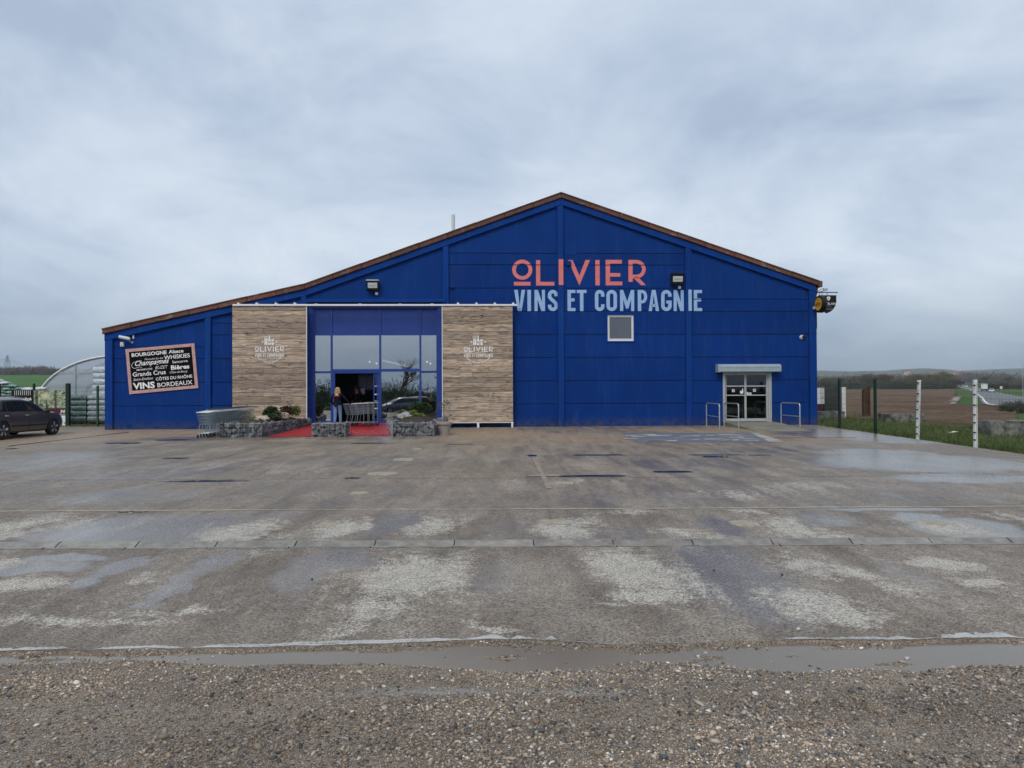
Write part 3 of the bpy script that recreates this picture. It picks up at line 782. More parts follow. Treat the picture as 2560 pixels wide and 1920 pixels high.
# painted marks
def sheet(pts,name,mat,up=0.005,nsub=1):
    mb=MB(); P=[G(px,py) for px,py in pts]
    mb.add([(p.x,p.y,plane_z(p.y)+up+0.004) for p in P],[tuple(range(len(P)))]); return part(name,mb,mat,yard)
sheet([(1595,1106),(1963,1105),(1885,1083),(1555,1083)],'parking_bay_marking',M['worn_blue'],0.004)
r=random.Random(5)
for i in range(22):
    x=r.uniform(1575,1900); y=r.uniform(1086,1103); w=r.uniform(14,40); h=r.uniform(0.8,2.0)
    sheet([(x-w,y+h),(x+w*0.7,y+h*0.8),(x+w,y-h),(x-w*0.6,y-h*0.7)],'marking_fragment',M['worn_white'],0.009)
sheet([(1925,1106),(1963,1105.4),(1893,1083),(1876,1083)],'bay_line',M['worn_white'],0.009)
sheet([(1366,1222),(1380,1221),(1340,1146),(1331,1146)],'faded_line',M['worn_tan'],0.004)
sheet([(1320,1192),(1400,1191),(1398,1187),(1322,1188)],'faded_line',M['worn_tan'],0.0055)
# dark joint running to the left corner of the building
sheet([(20,1116.5),(322,1081.2),(322,1080.2),(20,1114.8)],'slab_joint',M['joint_dark'],0.003)
sheet([(1640,1096.5),(2140,1094.6),(2140,1093.8),(1640,1095.7)],'slab_joint',M['joint_dark'],0.003)
# white painted lip at the broken front edge
def lip(X0,X1,seed,wd):
    r=random.Random(seed); n=int((X1-X0)/.02); mb=MB(); vs=[]; fs=[]
    for i in range(n+1):
        x=X0+(X1-X0)*i/n; e_=min(1,i/12,(n-i)/12); yf=float(yfront(np.array([x]))[0])
        w=max(.0,wd*e_*(.45+.9*float(fbm(np.array(x*2.2),np.array(seed*1.7),8,4)))*min(1,max(0,(float(fbm(np.array(x*3.4),np.array(seed*4.1),12,4))-.36)*9)))+.0015; o1=.006+.02*float(fbm(np.array(x*9.0),np.array(seed*2.9),2,3))
        for k in (yf+o1,yf+o1+w+.012*r.random()): vs.append((x,k,plane_z(k)+float((fbm(np.array(x*0.4),np.array(k*0.4),9,3)-0.5)*0.012)+.004))
    for i in range(n): fs.append((2*i,2*i+2,2*i+3,2*i+1))
    mb.add(vs,fs); part('painted_edge_line',mb,M['worn_white'],yard)
lip(-8,-2.35,1,.05); lip(-2.4,-.35,2,.075); lip(-.38,.62,3,.10); lip(2.05,3.2,4,.07); lip(3.15,9,5,.11)
# wet sheen along the mid-yard joint, painted as a pale strip
jm=MB(); vs=[]; jx=np.arange(-30,13.6,.12)
for x in jx:
    j0=10.905+.03*float(fbm(np.array(x*1.7),np.array(.5),3,4)); j1=j0+.035+.11*float(fbm(np.array(x*1.1),np.array(7.5),5,4))
    for k in (j0,j1): vs.append((x,k,plane_z(k)+float((fbm(np.array(x*0.4),np.array(k*0.4),9,3)-0.5)*0.012)+.004))
jm.add(vs,[(2*i,2*i+2,2*i+3,2*i+1) for i in range(len(jx)-1)]); part('joint_sheen',jm,M['patch'],yard)

# ------------------------------------------------------------------ gravel foreground with its puddle
shore_px=[(-900,1668),(0,1668),(330,1655),(580,1672),(900,1665),(1100,1680),(1280,1690),(1453,1677),(1598,1660),(1772,1671),(1974,1688),(2148,1680),(2293,1685),(2437,1671),(2560,1671),(3400,1676)]
SH=[G(a,b_,-0.03) for a,b_ in shore_px]; shx=np.array([p.x for p in SH]); shy=np.array([p.y for p in SH])
WATER_Z=plane_z(5.1)-0.018
def gravel_z(X,Y):
    base=WATER_Z+0.012+0.006*np.clip(4.9-Y,0,3)
    n=(fbm(X*1.4,Y*1.9,21,4)-0.5)*0.030+(fbm(X*9,Y*9,22,3)-0.5)*0.012
    ys_=np.interp(X,shx,shy)
    dip=sstep(-0.05,0.10,Y-ys_)*(0.026+0.008*sstep(-2.2,-0.8,X))
    # shallow wet hollow left of the puddle's middle
    yf=yfront(X)
    rise=(0.002+0.026*fbm(X*4.5,Y*6,71,3))*sstep(-.13,-.015,Y-yf)
    shoal=0.10*np.clip(fbm(X*2.9,Y*6.5,72,4)-.52,0,1)*sstep(0,.08,Y-ys_)-0.006*sstep(-1.9,-2.7,X)
    return base+n*(1-0.5*sstep(0,0.1,Y-ys_))-dip+rise+shoal
def bare(X,Y):
    c=[G(1130,1733),G(1450,1733),G(1000,1735),G(850,1740)]; v=0
    for p,k in zip(c,(1,.9,.7,.5)):
        v=np.maximum(v,k*np.exp(-(((X-p.x)/0.33)**2+((Y-p.y)/0.055)**2)**1.2))
    wet2=G(480,1760)
    return v*np.clip(0.4+1.2*fbm(X*9,Y*9,44,3)-0.1,0,1)
gxs=np.unique(np.concatenate([np.linspace(-46,-6,80),np.arange(-6,6,0.03),np.linspace(6,30,60)]))
gys=np.unique(np.concatenate([np.linspace(-12,2,30),np.arange(2,5.58,0.025)]))
struct('gravel_ground',grid_mesh('gravel_ground',gxs,gys,gravel_z,{'bare':bare}),M['gravel_bed'])
wm=MB(); wm.add([(-9,4.3,WATER_Z),(9,4.3,WATER_Z),(9,5.55,WATER_Z),(-9,5.55,WATER_Z)],[(0,1,2,3)])
struct('puddle',wm,M['water'])
# pebbles: angular flint chips and rounder beach stones
def ico():
    bm=bmesh.new(); bmesh.ops.create_icosphere(bm,subdivisions=1,radius=1.0)
    v=np.array([p.co[:] for p in bm.verts]); f=np.array([[q.index for q in p.verts] for p in bm.faces]); bm.free(); return v,f
IV,IF=ico()
def pebbles(n,xr,yr,seed,rmin,rmed,rsig,rmax):
    g=np.random.default_rng(seed)
    x=g.uniform(*xr,n); y=g.uniform(*yr,n)
    r=np.clip(rmed*np.exp(g.normal(0,rsig,n)),rmin,rmax)
    ys_=np.interp(x,shx,shy); sub_=y>ys_+0.02
    yf=yfront(x)
    keep=(~sub_)|(g.random(n)<0.16)|((y>yf-.10)&(g.random(n)<.6))|((y>ys_)&(x<-1.9)&(g.random(n)<0.45))
    dens=np.clip(3.0*fbm(x*1.3,y*2.6,61,4)-0.85,0.32,1)
    keep&=g.random(n)<dens
    keep&=g.random(n)>bare(x,y)*0.95
    keep&=y<yf-.004
    x,y,r=x[keep],y[keep],r[keep]; n=len(x)
    z=gravel_z(x,y)
    flat=g.uniform(0.3,0.75,n); el=g.uniform(0.6,1.3,n); a=g.uniform(0,2*PI,n)
    V=IV[None]*(1+g.normal(0,0.22,(n,len(IV),1)))
    V=V*np.stack([el,1/el,flat],-1)[:,None,:]*r[:,None,None]
    ti=g.normal(0,0.35,n); c,s=np.cos(ti),np.sin(ti)
    V=np.stack([V[...,0],V[...,1]*c[:,None]-V[...,2]*s[:,None],V[...,1]*s[:,None]+V[...,2]*c[:,None]],-1)
    c,s=np.cos(a),np.sin(a)
    V=np.stack([V[...,0]*c[:,None]-V[...,1]*s[:,None],V[...,0]*s[:,None]+V[...,1]*c[:,None],V[...,2]],-1)
    V=V+np.stack([x,y,z+r*flat*0.42],-1)[:,None,:]
    pal=np.array([(.34,.26,.185),(.23,.17,.12),(.42,.345,.27),(.17,.145,.125),(.10,.098,.10),(.045,.048,.055),(.46,.41,.36),(.66,.63,.58),(.26,.15,.09)])
    wL=np.array([.27,.24,.16,.11,.08,.05,.06,.015,.05]); wR=np.array([.20,.17,.15,.13,.13,.10,.09,.035,.02])
    t=np.clip((x+3)/4.0,0,1)[:,None]; P=wL*(1-t)+wR*t
    ci=(P.cumsum(1)>g.random(n)[:,None]*P.sum(1)[:,None]).argmax(1)
    colr=pal[ci]*g.uniform(0.75,1.3,(n,1))*np.clip(.30+1.3*fbm(x*.8,y*1.9,91,4),.55,1.15)[:,None]
    return V,colr
def pebble_mesh(name,sets):
    V=np.concatenate([s[0] for s in sets]); C=np.concatenate([s[1] for s in sets]); n=len(V)
    F=(IF[None]+(np.arange(n)*len(IV))[:,None,None]).reshape(-1,3)
    co=V.reshape(-1,3)
    me=bpy.data.meshes.new(name)
    me.vertices.add(len(co)); me.vertices.foreach_set('co',co.astype(np.float32).ravel())
    me.loops.add(F.size); me.loops.foreach_set('vertex_index',F.astype(np.int32).ravel())
    me.polygons.add(len(F)); me.polygons.foreach_set('loop_start',np.arange(0,F.size,3,dtype=np.int32)); me.polygons.foreach_set('loop_total',np.full(len(F),3,dtype=np.int32))
    me.update(calc_edges=True)
    a=me.color_attributes.new('Col','FLOAT_COLOR','POINT')
    cc=np.ones((len(co),4),np.float32); cc[:,:3]=np.repeat(C,len(IV),0); a.data.foreach_set('color',cc.ravel())
    return me
print('ico',len(IV),len(IF))
stuff('gravel',pebble_mesh('gravel',[pebbles(120000,(-4.4,4.4),(3.2,5.5),1,0.0022,0.0046,0.48,0.014),pebbles(4200,(-4.6,4.6),(3.1,5.5),2,0.008,0.0108,0.34,0.028),
    pebbles(9000,(-8,8),(1.0,5.3),3,0.004,0.0075,0.45,0.02)]),M['pebble'],'loose grey and brown gravel spread over the muddy foreground','gravel')
# loose stones lying apart
def loose(px,py,r,col,label,seed,dz=0.0):
    g=np.random.default_rng(seed); p=G(px,py,dz)
    mb=MB(); V=IV*(1+g.normal(0,0.10,(len(IV),1)))*np.array([1.15,0.9,0.72])*r
    mb.add(V.tolist(),IF.tolist())
    o=solo('loose_stone',mb,simple('stone_%d'%seed,col,0.7,0,0.25,60),label,'stone','loose stones lying apart',True,50)
    o.location=(p.x,p.y,p.z+r*0.6); o.rotation_euler=(0,0,g.uniform(0,6))
loose(1996,1576,0.020,(.55,.53,.5),'white stone lying on the concrete just above the painted edge line',51)
loose(1764,1637,0.019,(.45,.34,.28),'round pinkish stone sitting in the puddle right of its middle',52,-0.03)
loose(2268,1651,0.021,(.42,.38,.34),'pale stone with dark underside in the right half of the puddle',53,-0.03)
loose(2353,1658,0.011,(.42,.16,.06),'small orange brick chip in the puddle near the right edge',54,-0.03)
loose(478,1634,0.019,(.09,.06,.05),'dark reddish stone at the left end of the puddle',55,-0.03)
loose(430,1631,0.018,(.50,.46,.42),'flat white stone beside the dark reddish one at the left puddle end',56,-0.03)
loose(1887,1737,0.018,(.58,.58,.56),'bright white pebble in the gravel right of the frame middle',57)
loose(2025,1670,0.016,(.05,.05,.05),'black lump of tar at the near shore of the puddle',58,-0.03)
loose(1785,1427,0.013,(.04,.04,.045),'small black stone on the wet concrete below the gutter',59)
loose(1955,1439,0.015,(.04,.04,.045),'larger black stone on the wet concrete right of the light dry patch',60)
loose(780,1449,0.013,(.04,.04,.045),'black stone on the concrete left of the middle, below the gutter',61)
# ------------------------------------------------------------------ the warehouse
PIL=[(-17.82,-17.49),(-13.52,-13.26),(-9.33,-9.09),(-3.07,-2.81),(2.07,2.34),(7.86,8.13),(13.54,13.87)]
ROOF=[(-17.88,4.40),(-9.16,6.37),(2.24,10.49),(14.02,6.52)]
VT,BT=0.235,0.29                              # verge board and rafter depth
def roof_z(u):
    return float(np.interp(u,[p[0] for p in ROOF],[p[1] for p in ROOF]))
def raft(u): return roof_z(u)-VT-BT
JZ=[0.0,1.02,2.05,3.10,4.14,5.18,6.22,7.27,7.79]
DEPTH=38.0
wh=thing('warehouse','large blue warehouse shop with gabled front, brown verge and painted lettering','building',WO,WANG)
wf=lambda a,b,d:(a,d,b)
GAP=0.014
def clip_poly(u0,u1,z0,zt):
    """bay piece between u0,u1 from z0 up to the rafter underside"""
    us=[u0]+[p[0] for p in ROOF if u0<p[0]<u1]+[u1]
    top=[(u,zt(u)) for u in reversed(us)]
    return [(u0,z0),(u1,z0)]+top
def rect(u0,u1,z0,z1): return [(u0,z0),(u1,z0),(u1,z1),(u0,z1)]
def minus(r,h):
    u0,u1,z0,z1=r; a0,a1,b0,b1=h
    if a1<=u0 or a0>=u1 or b1<=z0 or b0>=z1: return [r]
    out=[]
    if a0>u0+0.02: out.append((u0,a0,z0,z1))
    if a1<u1-0.02: out.append((a1,u1,z0,z1))
    m0,m1=max(u0,a0),min(u1,a1)
    if b0>z0+0.02: out.append((m0,m1,z0,b0))
    if b1<z1-0.02: out.append((m0,m1,b1,z1))
    return out
def WR(x0,x1,y0,y1,v=0.0):                    # photo rectangle -> wall rectangle
    a=W(x0,y1,v); b=W(x1,y0,v); return (a[0],b[0],a[1],b[1])
WIN=WR(1519,1584,787.5,853)
DOOR=(9.60,11.72,0.16,2.42)
bays=[(PIL[0][1],PIL[1][0],[0,1.02,2.05,3.10,3.62],[]),
      (PIL[1][1],PIL[2][0],[0,1.02,2.05,3.10,4.14,4.66],[]),
      (PIL[3][1],PIL[4][0],JZ,[]),
      (PIL[4][1],PIL[5][0],JZ,[WIN]),
      (PIL[5][1],PIL[6][0],[0,1.02,2.05,3.10,4.14,5.18,5.73],[DOOR])]
back=MB()
for (u0,u1,zs,holes) in bays:
    for i in range(len(zs)-1):
        z0=-0.25 if i==0 else zs[i]+GAP; z1=zs[i+1]-GAP
        rs=[(u0,u1,z0,z1)]
        for h in holes: rs=[q for r in rs for q in minus(r,h)]
        for r in rs:
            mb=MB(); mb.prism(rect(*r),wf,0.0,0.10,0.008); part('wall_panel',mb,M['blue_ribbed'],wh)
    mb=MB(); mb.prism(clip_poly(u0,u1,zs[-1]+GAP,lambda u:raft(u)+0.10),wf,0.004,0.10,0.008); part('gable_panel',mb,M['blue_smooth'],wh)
    rs=[(u0-0.05,u1+0.05,-0.25,zs[-1]+0.05)]
    for h in holes: rs=[q for r in rs for q in minus(r,h)]
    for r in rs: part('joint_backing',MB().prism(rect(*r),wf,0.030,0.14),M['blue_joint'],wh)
# inner skin keeps the hall dark
# entrance bay: gable piece above a drip ledge
zl0=W(900,757)[1]; zl1=W(900,748.5)[1]
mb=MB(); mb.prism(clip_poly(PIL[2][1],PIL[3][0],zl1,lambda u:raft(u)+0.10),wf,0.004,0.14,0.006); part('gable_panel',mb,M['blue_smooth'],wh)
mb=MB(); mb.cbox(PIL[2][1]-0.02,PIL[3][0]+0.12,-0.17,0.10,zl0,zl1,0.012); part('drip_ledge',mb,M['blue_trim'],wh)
# columns
for i,(a,b) in enumerate(PIL):
    mb=MB(); zb=-0.25
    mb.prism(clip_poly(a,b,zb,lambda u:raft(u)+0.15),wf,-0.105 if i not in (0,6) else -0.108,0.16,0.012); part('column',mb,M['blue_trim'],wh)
# rafters
for (p,q) in zip(ROOF[:-1],ROOF[1:]):
    mb=MB(); a,b=p[0],q[0]
    if p is ROOF[0]: a+=0.05
    if q is ROOF[-1]: b-=0.15
    za,zb=roof_z(a)-VT,roof_z(b)-VT
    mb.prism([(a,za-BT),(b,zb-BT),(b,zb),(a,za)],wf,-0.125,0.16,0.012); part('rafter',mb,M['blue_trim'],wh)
# verge pieces along the roof edge
def verge_run(p,q,n,flip):
    for i in range(n):
        t0=i/n; t1=(i+1)/n
        a=(p[0]+(q[0]-p[0])*t0,p[1]+(q[1]-p[1])*t0); b=(p[0]+(q[0]-p[0])*t1,p[1]+(q[1]-p[1])*t1)
        g=0.007; d=random.uniform(-0.008,0.008)
        dv=-0.02 if (i%2==0)==flip else 0.0
        mb=MB(); mb.prism([(a[0]+g,a[1]-VT+0.012+d),(b[0]-g,b[1]-VT+0.012+d),(b[0]-g,b[1]+d*0.3),(a[0]+g,a[1]+d*0.3)],wf,-0.20+dv,-0.05,0.014)
        o=part('verge_tile',mb,M['verge'],wh)
        # overlapping top lip
        mb=MB(); mb.prism([(a[0]-0.01,a[1]-0.035),(b[0]-0.02,b[1]-0.035),(b[0]-0.02,b[1]+0.018),(a[0]-0.01,a[1]+0.018)],wf,-0.235+dv,0.35,0.01)
        part('top_lip',mb,M['verge'],o)
verge_run(ROOF[0],ROOF[1],7,True); verge_run(ROOF[1],ROOF[2],9,False); verge_run(ROOF[2],ROOF[3],9,True)
# roof slabs behind
for (p,q) in zip(ROOF[:-1],ROOF[1:]):
    mb=MB(); mb.prism([(p[0],p[1]-0.16),(q[0],q[1]-0.16),(q[0],q[1]-0.045),(p[0],p[1]-0.045)],wf,-0.03,DEPTH); part('roof',mb,M['roof'],wh)
# gutter end on the right eave
mb=MB(); mb.cbox(13.93,14.09,-0.26,DEPTH,6.26,6.53,0.015); part('eaves_gutter',mb,M['verge'],wh)
mb=MB(); mb.tube([(13.95,-0.03,6.3),(13.93,-0.02,6.05),(13.90,0.02,5.9),(13.91,0.02,4.4)],0.04,8); part('downpipe',mb,M['verge'],wh,True)
# side and rear walls, floor
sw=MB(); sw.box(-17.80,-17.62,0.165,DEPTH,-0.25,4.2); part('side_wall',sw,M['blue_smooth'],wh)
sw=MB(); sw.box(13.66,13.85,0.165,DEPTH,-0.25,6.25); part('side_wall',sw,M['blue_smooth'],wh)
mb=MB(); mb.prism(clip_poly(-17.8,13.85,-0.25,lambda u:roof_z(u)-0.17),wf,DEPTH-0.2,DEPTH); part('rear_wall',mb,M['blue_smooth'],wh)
mb=MB(); mb.box(-17.6,13.6,0.17,DEPTH-0.2,-0.2,0.20); part('floor_slab',mb,M['inside_floor'],wh)
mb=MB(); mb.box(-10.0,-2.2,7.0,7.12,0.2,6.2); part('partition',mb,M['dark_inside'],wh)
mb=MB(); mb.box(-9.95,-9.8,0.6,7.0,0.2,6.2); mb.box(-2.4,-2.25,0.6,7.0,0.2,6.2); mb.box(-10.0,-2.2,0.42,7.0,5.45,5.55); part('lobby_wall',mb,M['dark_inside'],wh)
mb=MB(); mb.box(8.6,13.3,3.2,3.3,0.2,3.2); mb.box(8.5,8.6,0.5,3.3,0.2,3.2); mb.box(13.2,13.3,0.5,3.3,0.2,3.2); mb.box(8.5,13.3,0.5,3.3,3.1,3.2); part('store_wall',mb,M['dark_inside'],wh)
# flue on the roof
fu=W(1133,556,2.0)[0]
mb=MB(); z0=roof_z(fu)-0.1; mb.lathe([(0.085,0),(0.085,W(1133,537,2.0)[1]-z0)],(0,0,0),12); 
fl=wall_thing('flue_pipe','pale grey flue pipe standing up from the left roof slope','pipe',fu,2.0,z0)
part('pipe',mb,M['white_plastic'],fl,True)
mb=MB(); mb.lathe([(0.17,0),(0.15,0.13),(0.10,0.24),(0.09,0.25)],(0,0,0),12); part('flashing',mb,M['grey_metal'],fl,True)

# small window
a0,a1,b0,b1=WIN
win=obj('window',MB().prism(rect(a0-0.05,a1+0.05,b1,b1+0.05),wf,-0.035,0.03,0.006).prism(rect(a0-0.05,a1+0.05,b0-0.05,b0),wf,-0.035,0.03,0.006).prism(rect(a0-0.05,a0,b0,b1),wf,-0.034,0.03,0.006).prism(rect(a1,a1+0.05,b0,b1),wf,-0.034,0.03,0.006).mesh('window'),M['blue_trim'],wh)
fr=MB(); t=0.055; e0,e1,f0,f1=a0+0.004,a1-0.004,b0+0.004,b1-0.004
for q in (rect(e0,e1,f1-t,f1),rect(e0,e1,f0,f0+t*1.3),rect(e0,e0+t,f0+t*1.3,f1-t),rect(e1-t,e1,f0+t*1.3,f1-t)): fr.prism(q,wf,0.01,0.12,0.006)
part('window_frame',fr,M['white_paint'],win)
fr=MB(); t2=t+0.04
for q in (rect(e0+t,e1-t,f1-t2,f1-t-.003),rect(e0+t,e1-t,f0+t*1.3+.003,f0+t*1.3+.04),rect(e0+t+.002,e0+t2,f0+t*1.3+.04,f1-t2),rect(e1-t2,e1-t-.002,f0+t*1.3+.04,f1-t2)): fr.prism(q,wf,0.026,0.12,0.005)
part('sash',fr,M['white_plastic'],win)
part('pane',MB().prism(rect(e0+t2-.01,e1-t2+.01,f0+t*1.3+.03,f1-t2+.01),wf,0.06,0.07),M['window_pane'],win)

# ---- entrance glazing (set back between the plank panels)
GV=0.22
gx=[W(x,900,GV)[0] for x in (768,785.7,829.3,950.7,1051,1093.5,1106.5)]
zt=W(900,764,GV)[1]; z_a=W(900,772,GV)[1]; z_b=W(900,836.5,GV)[1]; z_c=W(900,925.5,GV)[1]; z_floor=0.21
z_bot=0.21
ent=obj('entrance_screen',MB().prism(rect(gx[0],gx[1]-0.03,z_bot-0.2,zt),wf,GV-0.12,GV+0.1,0.008).prism(rect(gx[5]+0.03,gx[6],z_bot-0.2,zt),wf,GV-0.12,GV+0.1,0.008).prism(rect(gx[1]-0.03,gx[5]+0.03,z_a,zt),wf,GV-0.10,GV+0.1,0.008).mesh('entrance_screen'),M['blue_alu'],wh)
mb=MB(); mb.prism([(gx[0],z_a-0.55),(gx[1]-0.10,z_a-0.22),(gx[1]-0.10,zt-0.03),(gx[0],zt-0.03)],wf,GV-0.15,GV-0.12,0.006); part('gusset',mb,M['blue_alu'],ent)
mb=MB(); mb.prism([(gx[5]+0.10,z_a-0.22),(gx[6],z_a-0.55),(gx[6],zt-0.03),(gx[5]+0.10,zt-0.03)],wf,GV-0.15,GV-0.12,0.006); part('gusset',mb,M['blue_alu'],ent)
mw=0.042
def bar(r,v0=GV-0.05,v1=GV+0.08,name='mullion'):
    part(name,MB().prism(rect(*r),wf,v0,v1,0.006),M['blue_alu'],ent)
for i in (1,2,3,4,5): bar((gx[i]-mw,gx[i]+mw,z_bot-0.1,z_a))
cells=[]
for i in range(1,5):
    l,r=gx[i]+mw,gx[i+1]-mw
    zc=z_c if i in (2,3) else z_c-0.08
    bar((l,r,z_b-0.035,z_b+0.035),GV-0.045,GV+0.08,'transom')
    bar((l,r,zc-0.07 if i in (2,3) else zc-0.04,zc+0.05 if i in (2,3) else zc+0.03),GV-0.045,GV+0.08,'transom')
    part('infill_panel',MB().prism(rect(l,r,z_b+0.035,z_a),wf,GV-0.005,GV+0.05),M['blue_infill'],ent)
    part('glass_pane',MB().prism(rect(l,r,zc+0.04,z_b-0.035),wf,GV,GV+0.012),M['shop_glass'],ent)
    if i!=2:
        bar((l,r,z_bot-0.05,z_bot+0.10),GV-0.045,GV+0.08,'bottom_rail')
        part('glass_pane',MB().prism(rect(l,r,z_bot+0.10,zc-0.05),wf,GV,GV+0.012),M['shop_glass'],ent)
# door opening: jamb at left, two stacked sliding leaves at the right
dl=gx[2]+mw; dr=gx[3]-mw; zh=z_c-0.07
bar((dl,dl+0.10,z_bot-0.02,zh),GV-0.03,GV+0.10,'door_jamb')
bar((dl+0.10,dr,zh-0.07,zh),GV-0.03,GV+0.10,'door_head')
lx=W(932.9,1000,GV)[0]
for k,(a,b,vv) in enumerate([(lx,lx+0.24,GV+0.06),(lx+0.16,dr,GV+0.00)]):
    lf=obj('sliding_door',MB().prism(rect(a,a+0.05,z_bot,zh-0.07),wf,vv,vv+0.04,0.004).prism(rect(b-0.05,b,z_bot,zh-0.07),wf,vv,vv+0.04,0.004).prism(rect(a+.05,b-.05,zh-0.13,zh-0.07),wf,vv,vv+0.04,0.004).prism(rect(a+.05,b-.05,z_bot,z_bot+0.1),wf,vv,vv+0.04,0.004).mesh('sliding_door'),M['blue_alu'],wh)
    part('pane',MB().prism(rect(a+.05,b-.05,z_bot+.1,zh-.13),wf,vv+.015,vv+.025),M['door_glass'],lf)
    for zz in (0.62,0.95,1.25,1.62): part('sticker_band',MB().prism(rect(a+.055,b-.055,z_bot+zz,z_bot+zz+0.055),wf,vv+.008,vv+.012),M['pale_blue'] if zz in (.95,1.62) else M['paper'],lf)
# glazed inner lobby screen with a notice on it
il,ir,ib,it=W(898,1000,2.6)[0],W(934,1000,2.6)[0],W(915,972,2.6)[1],W(915,938,2.6)[1]
inn=obj('inner_screen',MB().prism(rect(il-.05,il,0.2,it+.05),wf,2.6,2.68).prism(rect((il+ir)/2-.02,(il+ir)/2+.02,ib,it),wf,2.6,2.68).prism(rect(il,ir,ib-.06,ib),wf,2.6,2.68).prism(rect(il,ir,it,it+.05),wf,2.6,2.68).mesh('inner_screen'),M['blue_alu'],wh)
part('pane',MB().prism(rect(il,(il+ir)/2-.02,ib,it),wf,2.63,2.64).prism(rect((il+ir)/2+.02,ir,ib,it),wf,2.63,2.64),M['window_pane'],inn)
q=WR(901.5,912,971,985.5,2.55); o=wall_thing('paper_notice','white paper notice hanging inside the open shop doorway','notice',q[0],2.55,q[2])
part('sheet',MB().prism([(0.05,0),(q[1]-q[0],0),(q[1]-q[0],q[3]-q[2]),(0,q[3]-q[2]),(0,0.12)],wf,0,0.006),M['paper'],o)
# papers taped low inside the right shop window
PL=['wide white poster at the left end of the low row in the shop window','small white slip second in the low row of window papers','pale blue paper third in the low row of window papers','tallest blue and white paper in the low row of the shop window','pale paper fifth in the low row of the shop window','white paper at the right end of the low window row']
for i,(x0,x1,y0,y1) in enumerate([(955,987,1010,1020),(990,997,1010,1015),(1000,1008,1010,1021),(1020,1031,1012,1026),(1038,1049,1010,1020),(1070,1080,1010,1021)]):
    q=WR(x0,x1,y0,y1,GV+0.05); o=wall_thing('window_paper',PL[i],'paper',q[0],GV+0.05,q[2],'papers in the shop window')
    part('sheet',MB().prism(rect(0,q[1]-q[0],0,q[3]-q[2]),wf,0,0.004),M['paper'],o)
    if i in (2,3): part('print',MB().prism(rect(.03,q[1]-q[0]-.03,.03,(q[3]-q[2])*0.8),wf,-0.003,-0.001),M['pale_blue'],o)
q=WR(955,1093,1009.5,1012,GV+0.3); o=wall_thing('window_shelf','long pale shelf inside the right shop window above the planter','shelf',q[0],GV+0.12,q[2])
part('board',MB().cbox(0,q[1]-q[0],0.0,0.28,0,0.04,0.005),M['alu_white'],o)
for x in (0.45,1.9): 
    for s in (-1,1): part('leg',MB().tube([(x,0.14,0),(x+0.25*s,0.14,-q[2]+0.22)],0.018,6),M['alu_white'],o)
# lit lamps hanging inside
M['lamp_on']=simple('lit_lamp',(0.9,0.8,0.6),0.5,0,0,1,emit=(1.0,0.82,0.5,5.0))
M['tube_on']=simple('lit_tube',(0.9,0.85,0.7),0.5,0,0,1,emit=(1.0,0.88,0.62,1.3))
LL=['lit warm spotlight seen through the glass left of the central mullion','lit spotlight just left of the central mullion, lower of the pair','lit spotlight in the narrow right pane, left of the pair','lit spotlight in the narrow right pane, right of the pair']
for i,(x,y) in enumerate([(924,905),(941.5,908.5),(1067.5,904.5),(1076,909)]):
    u,z=W(x,y,3.4); o=wall_thing('spotlight',LL[i],'lamp',u,3.4,z,'spotlights inside the shop')
    part('bulb',MB().sphere((0,0,0),0.045,nu=10,nv=6),M['lamp_on'],o,True)
    part('housing',MB().lathe([(0.04,0.05),(0.09,0.08),(0.08,0.26),(0.03,0.28)],(0,0.02,0),10),M['black'],o,True)
    part('stem',MB().tube([(0,0.02,0.27),(0,0.02,5.5-z)],0.012,5),M['black'],o)
a=W(955,901,3.0); b=W(1020,917,3.0)
o=wall_thing('strip_light','long lit strip light sloping down behind the shop window','lamp',a[0],3.0,a[1])
part('tube',MB().tube([(0,0,0),(b[0]-a[0],0,b[1]-a[1])],0.035,6),M['tube_on'],o)
part('batten',MB().tube([(0,0.02,0.06),(b[0]-a[0],0.02,b[1]-a[1]+0.06)],0.045,4),M['white_paint'],o)
for x in (0.2,0.85): part('hanger',MB().tube([(x*(b[0]-a[0]),0.02,x*(b[1]-a[1])+0.06),(x*(b[0]-a[0]),0.02,5.5-a[1])],0.008,4),M['black'],o)

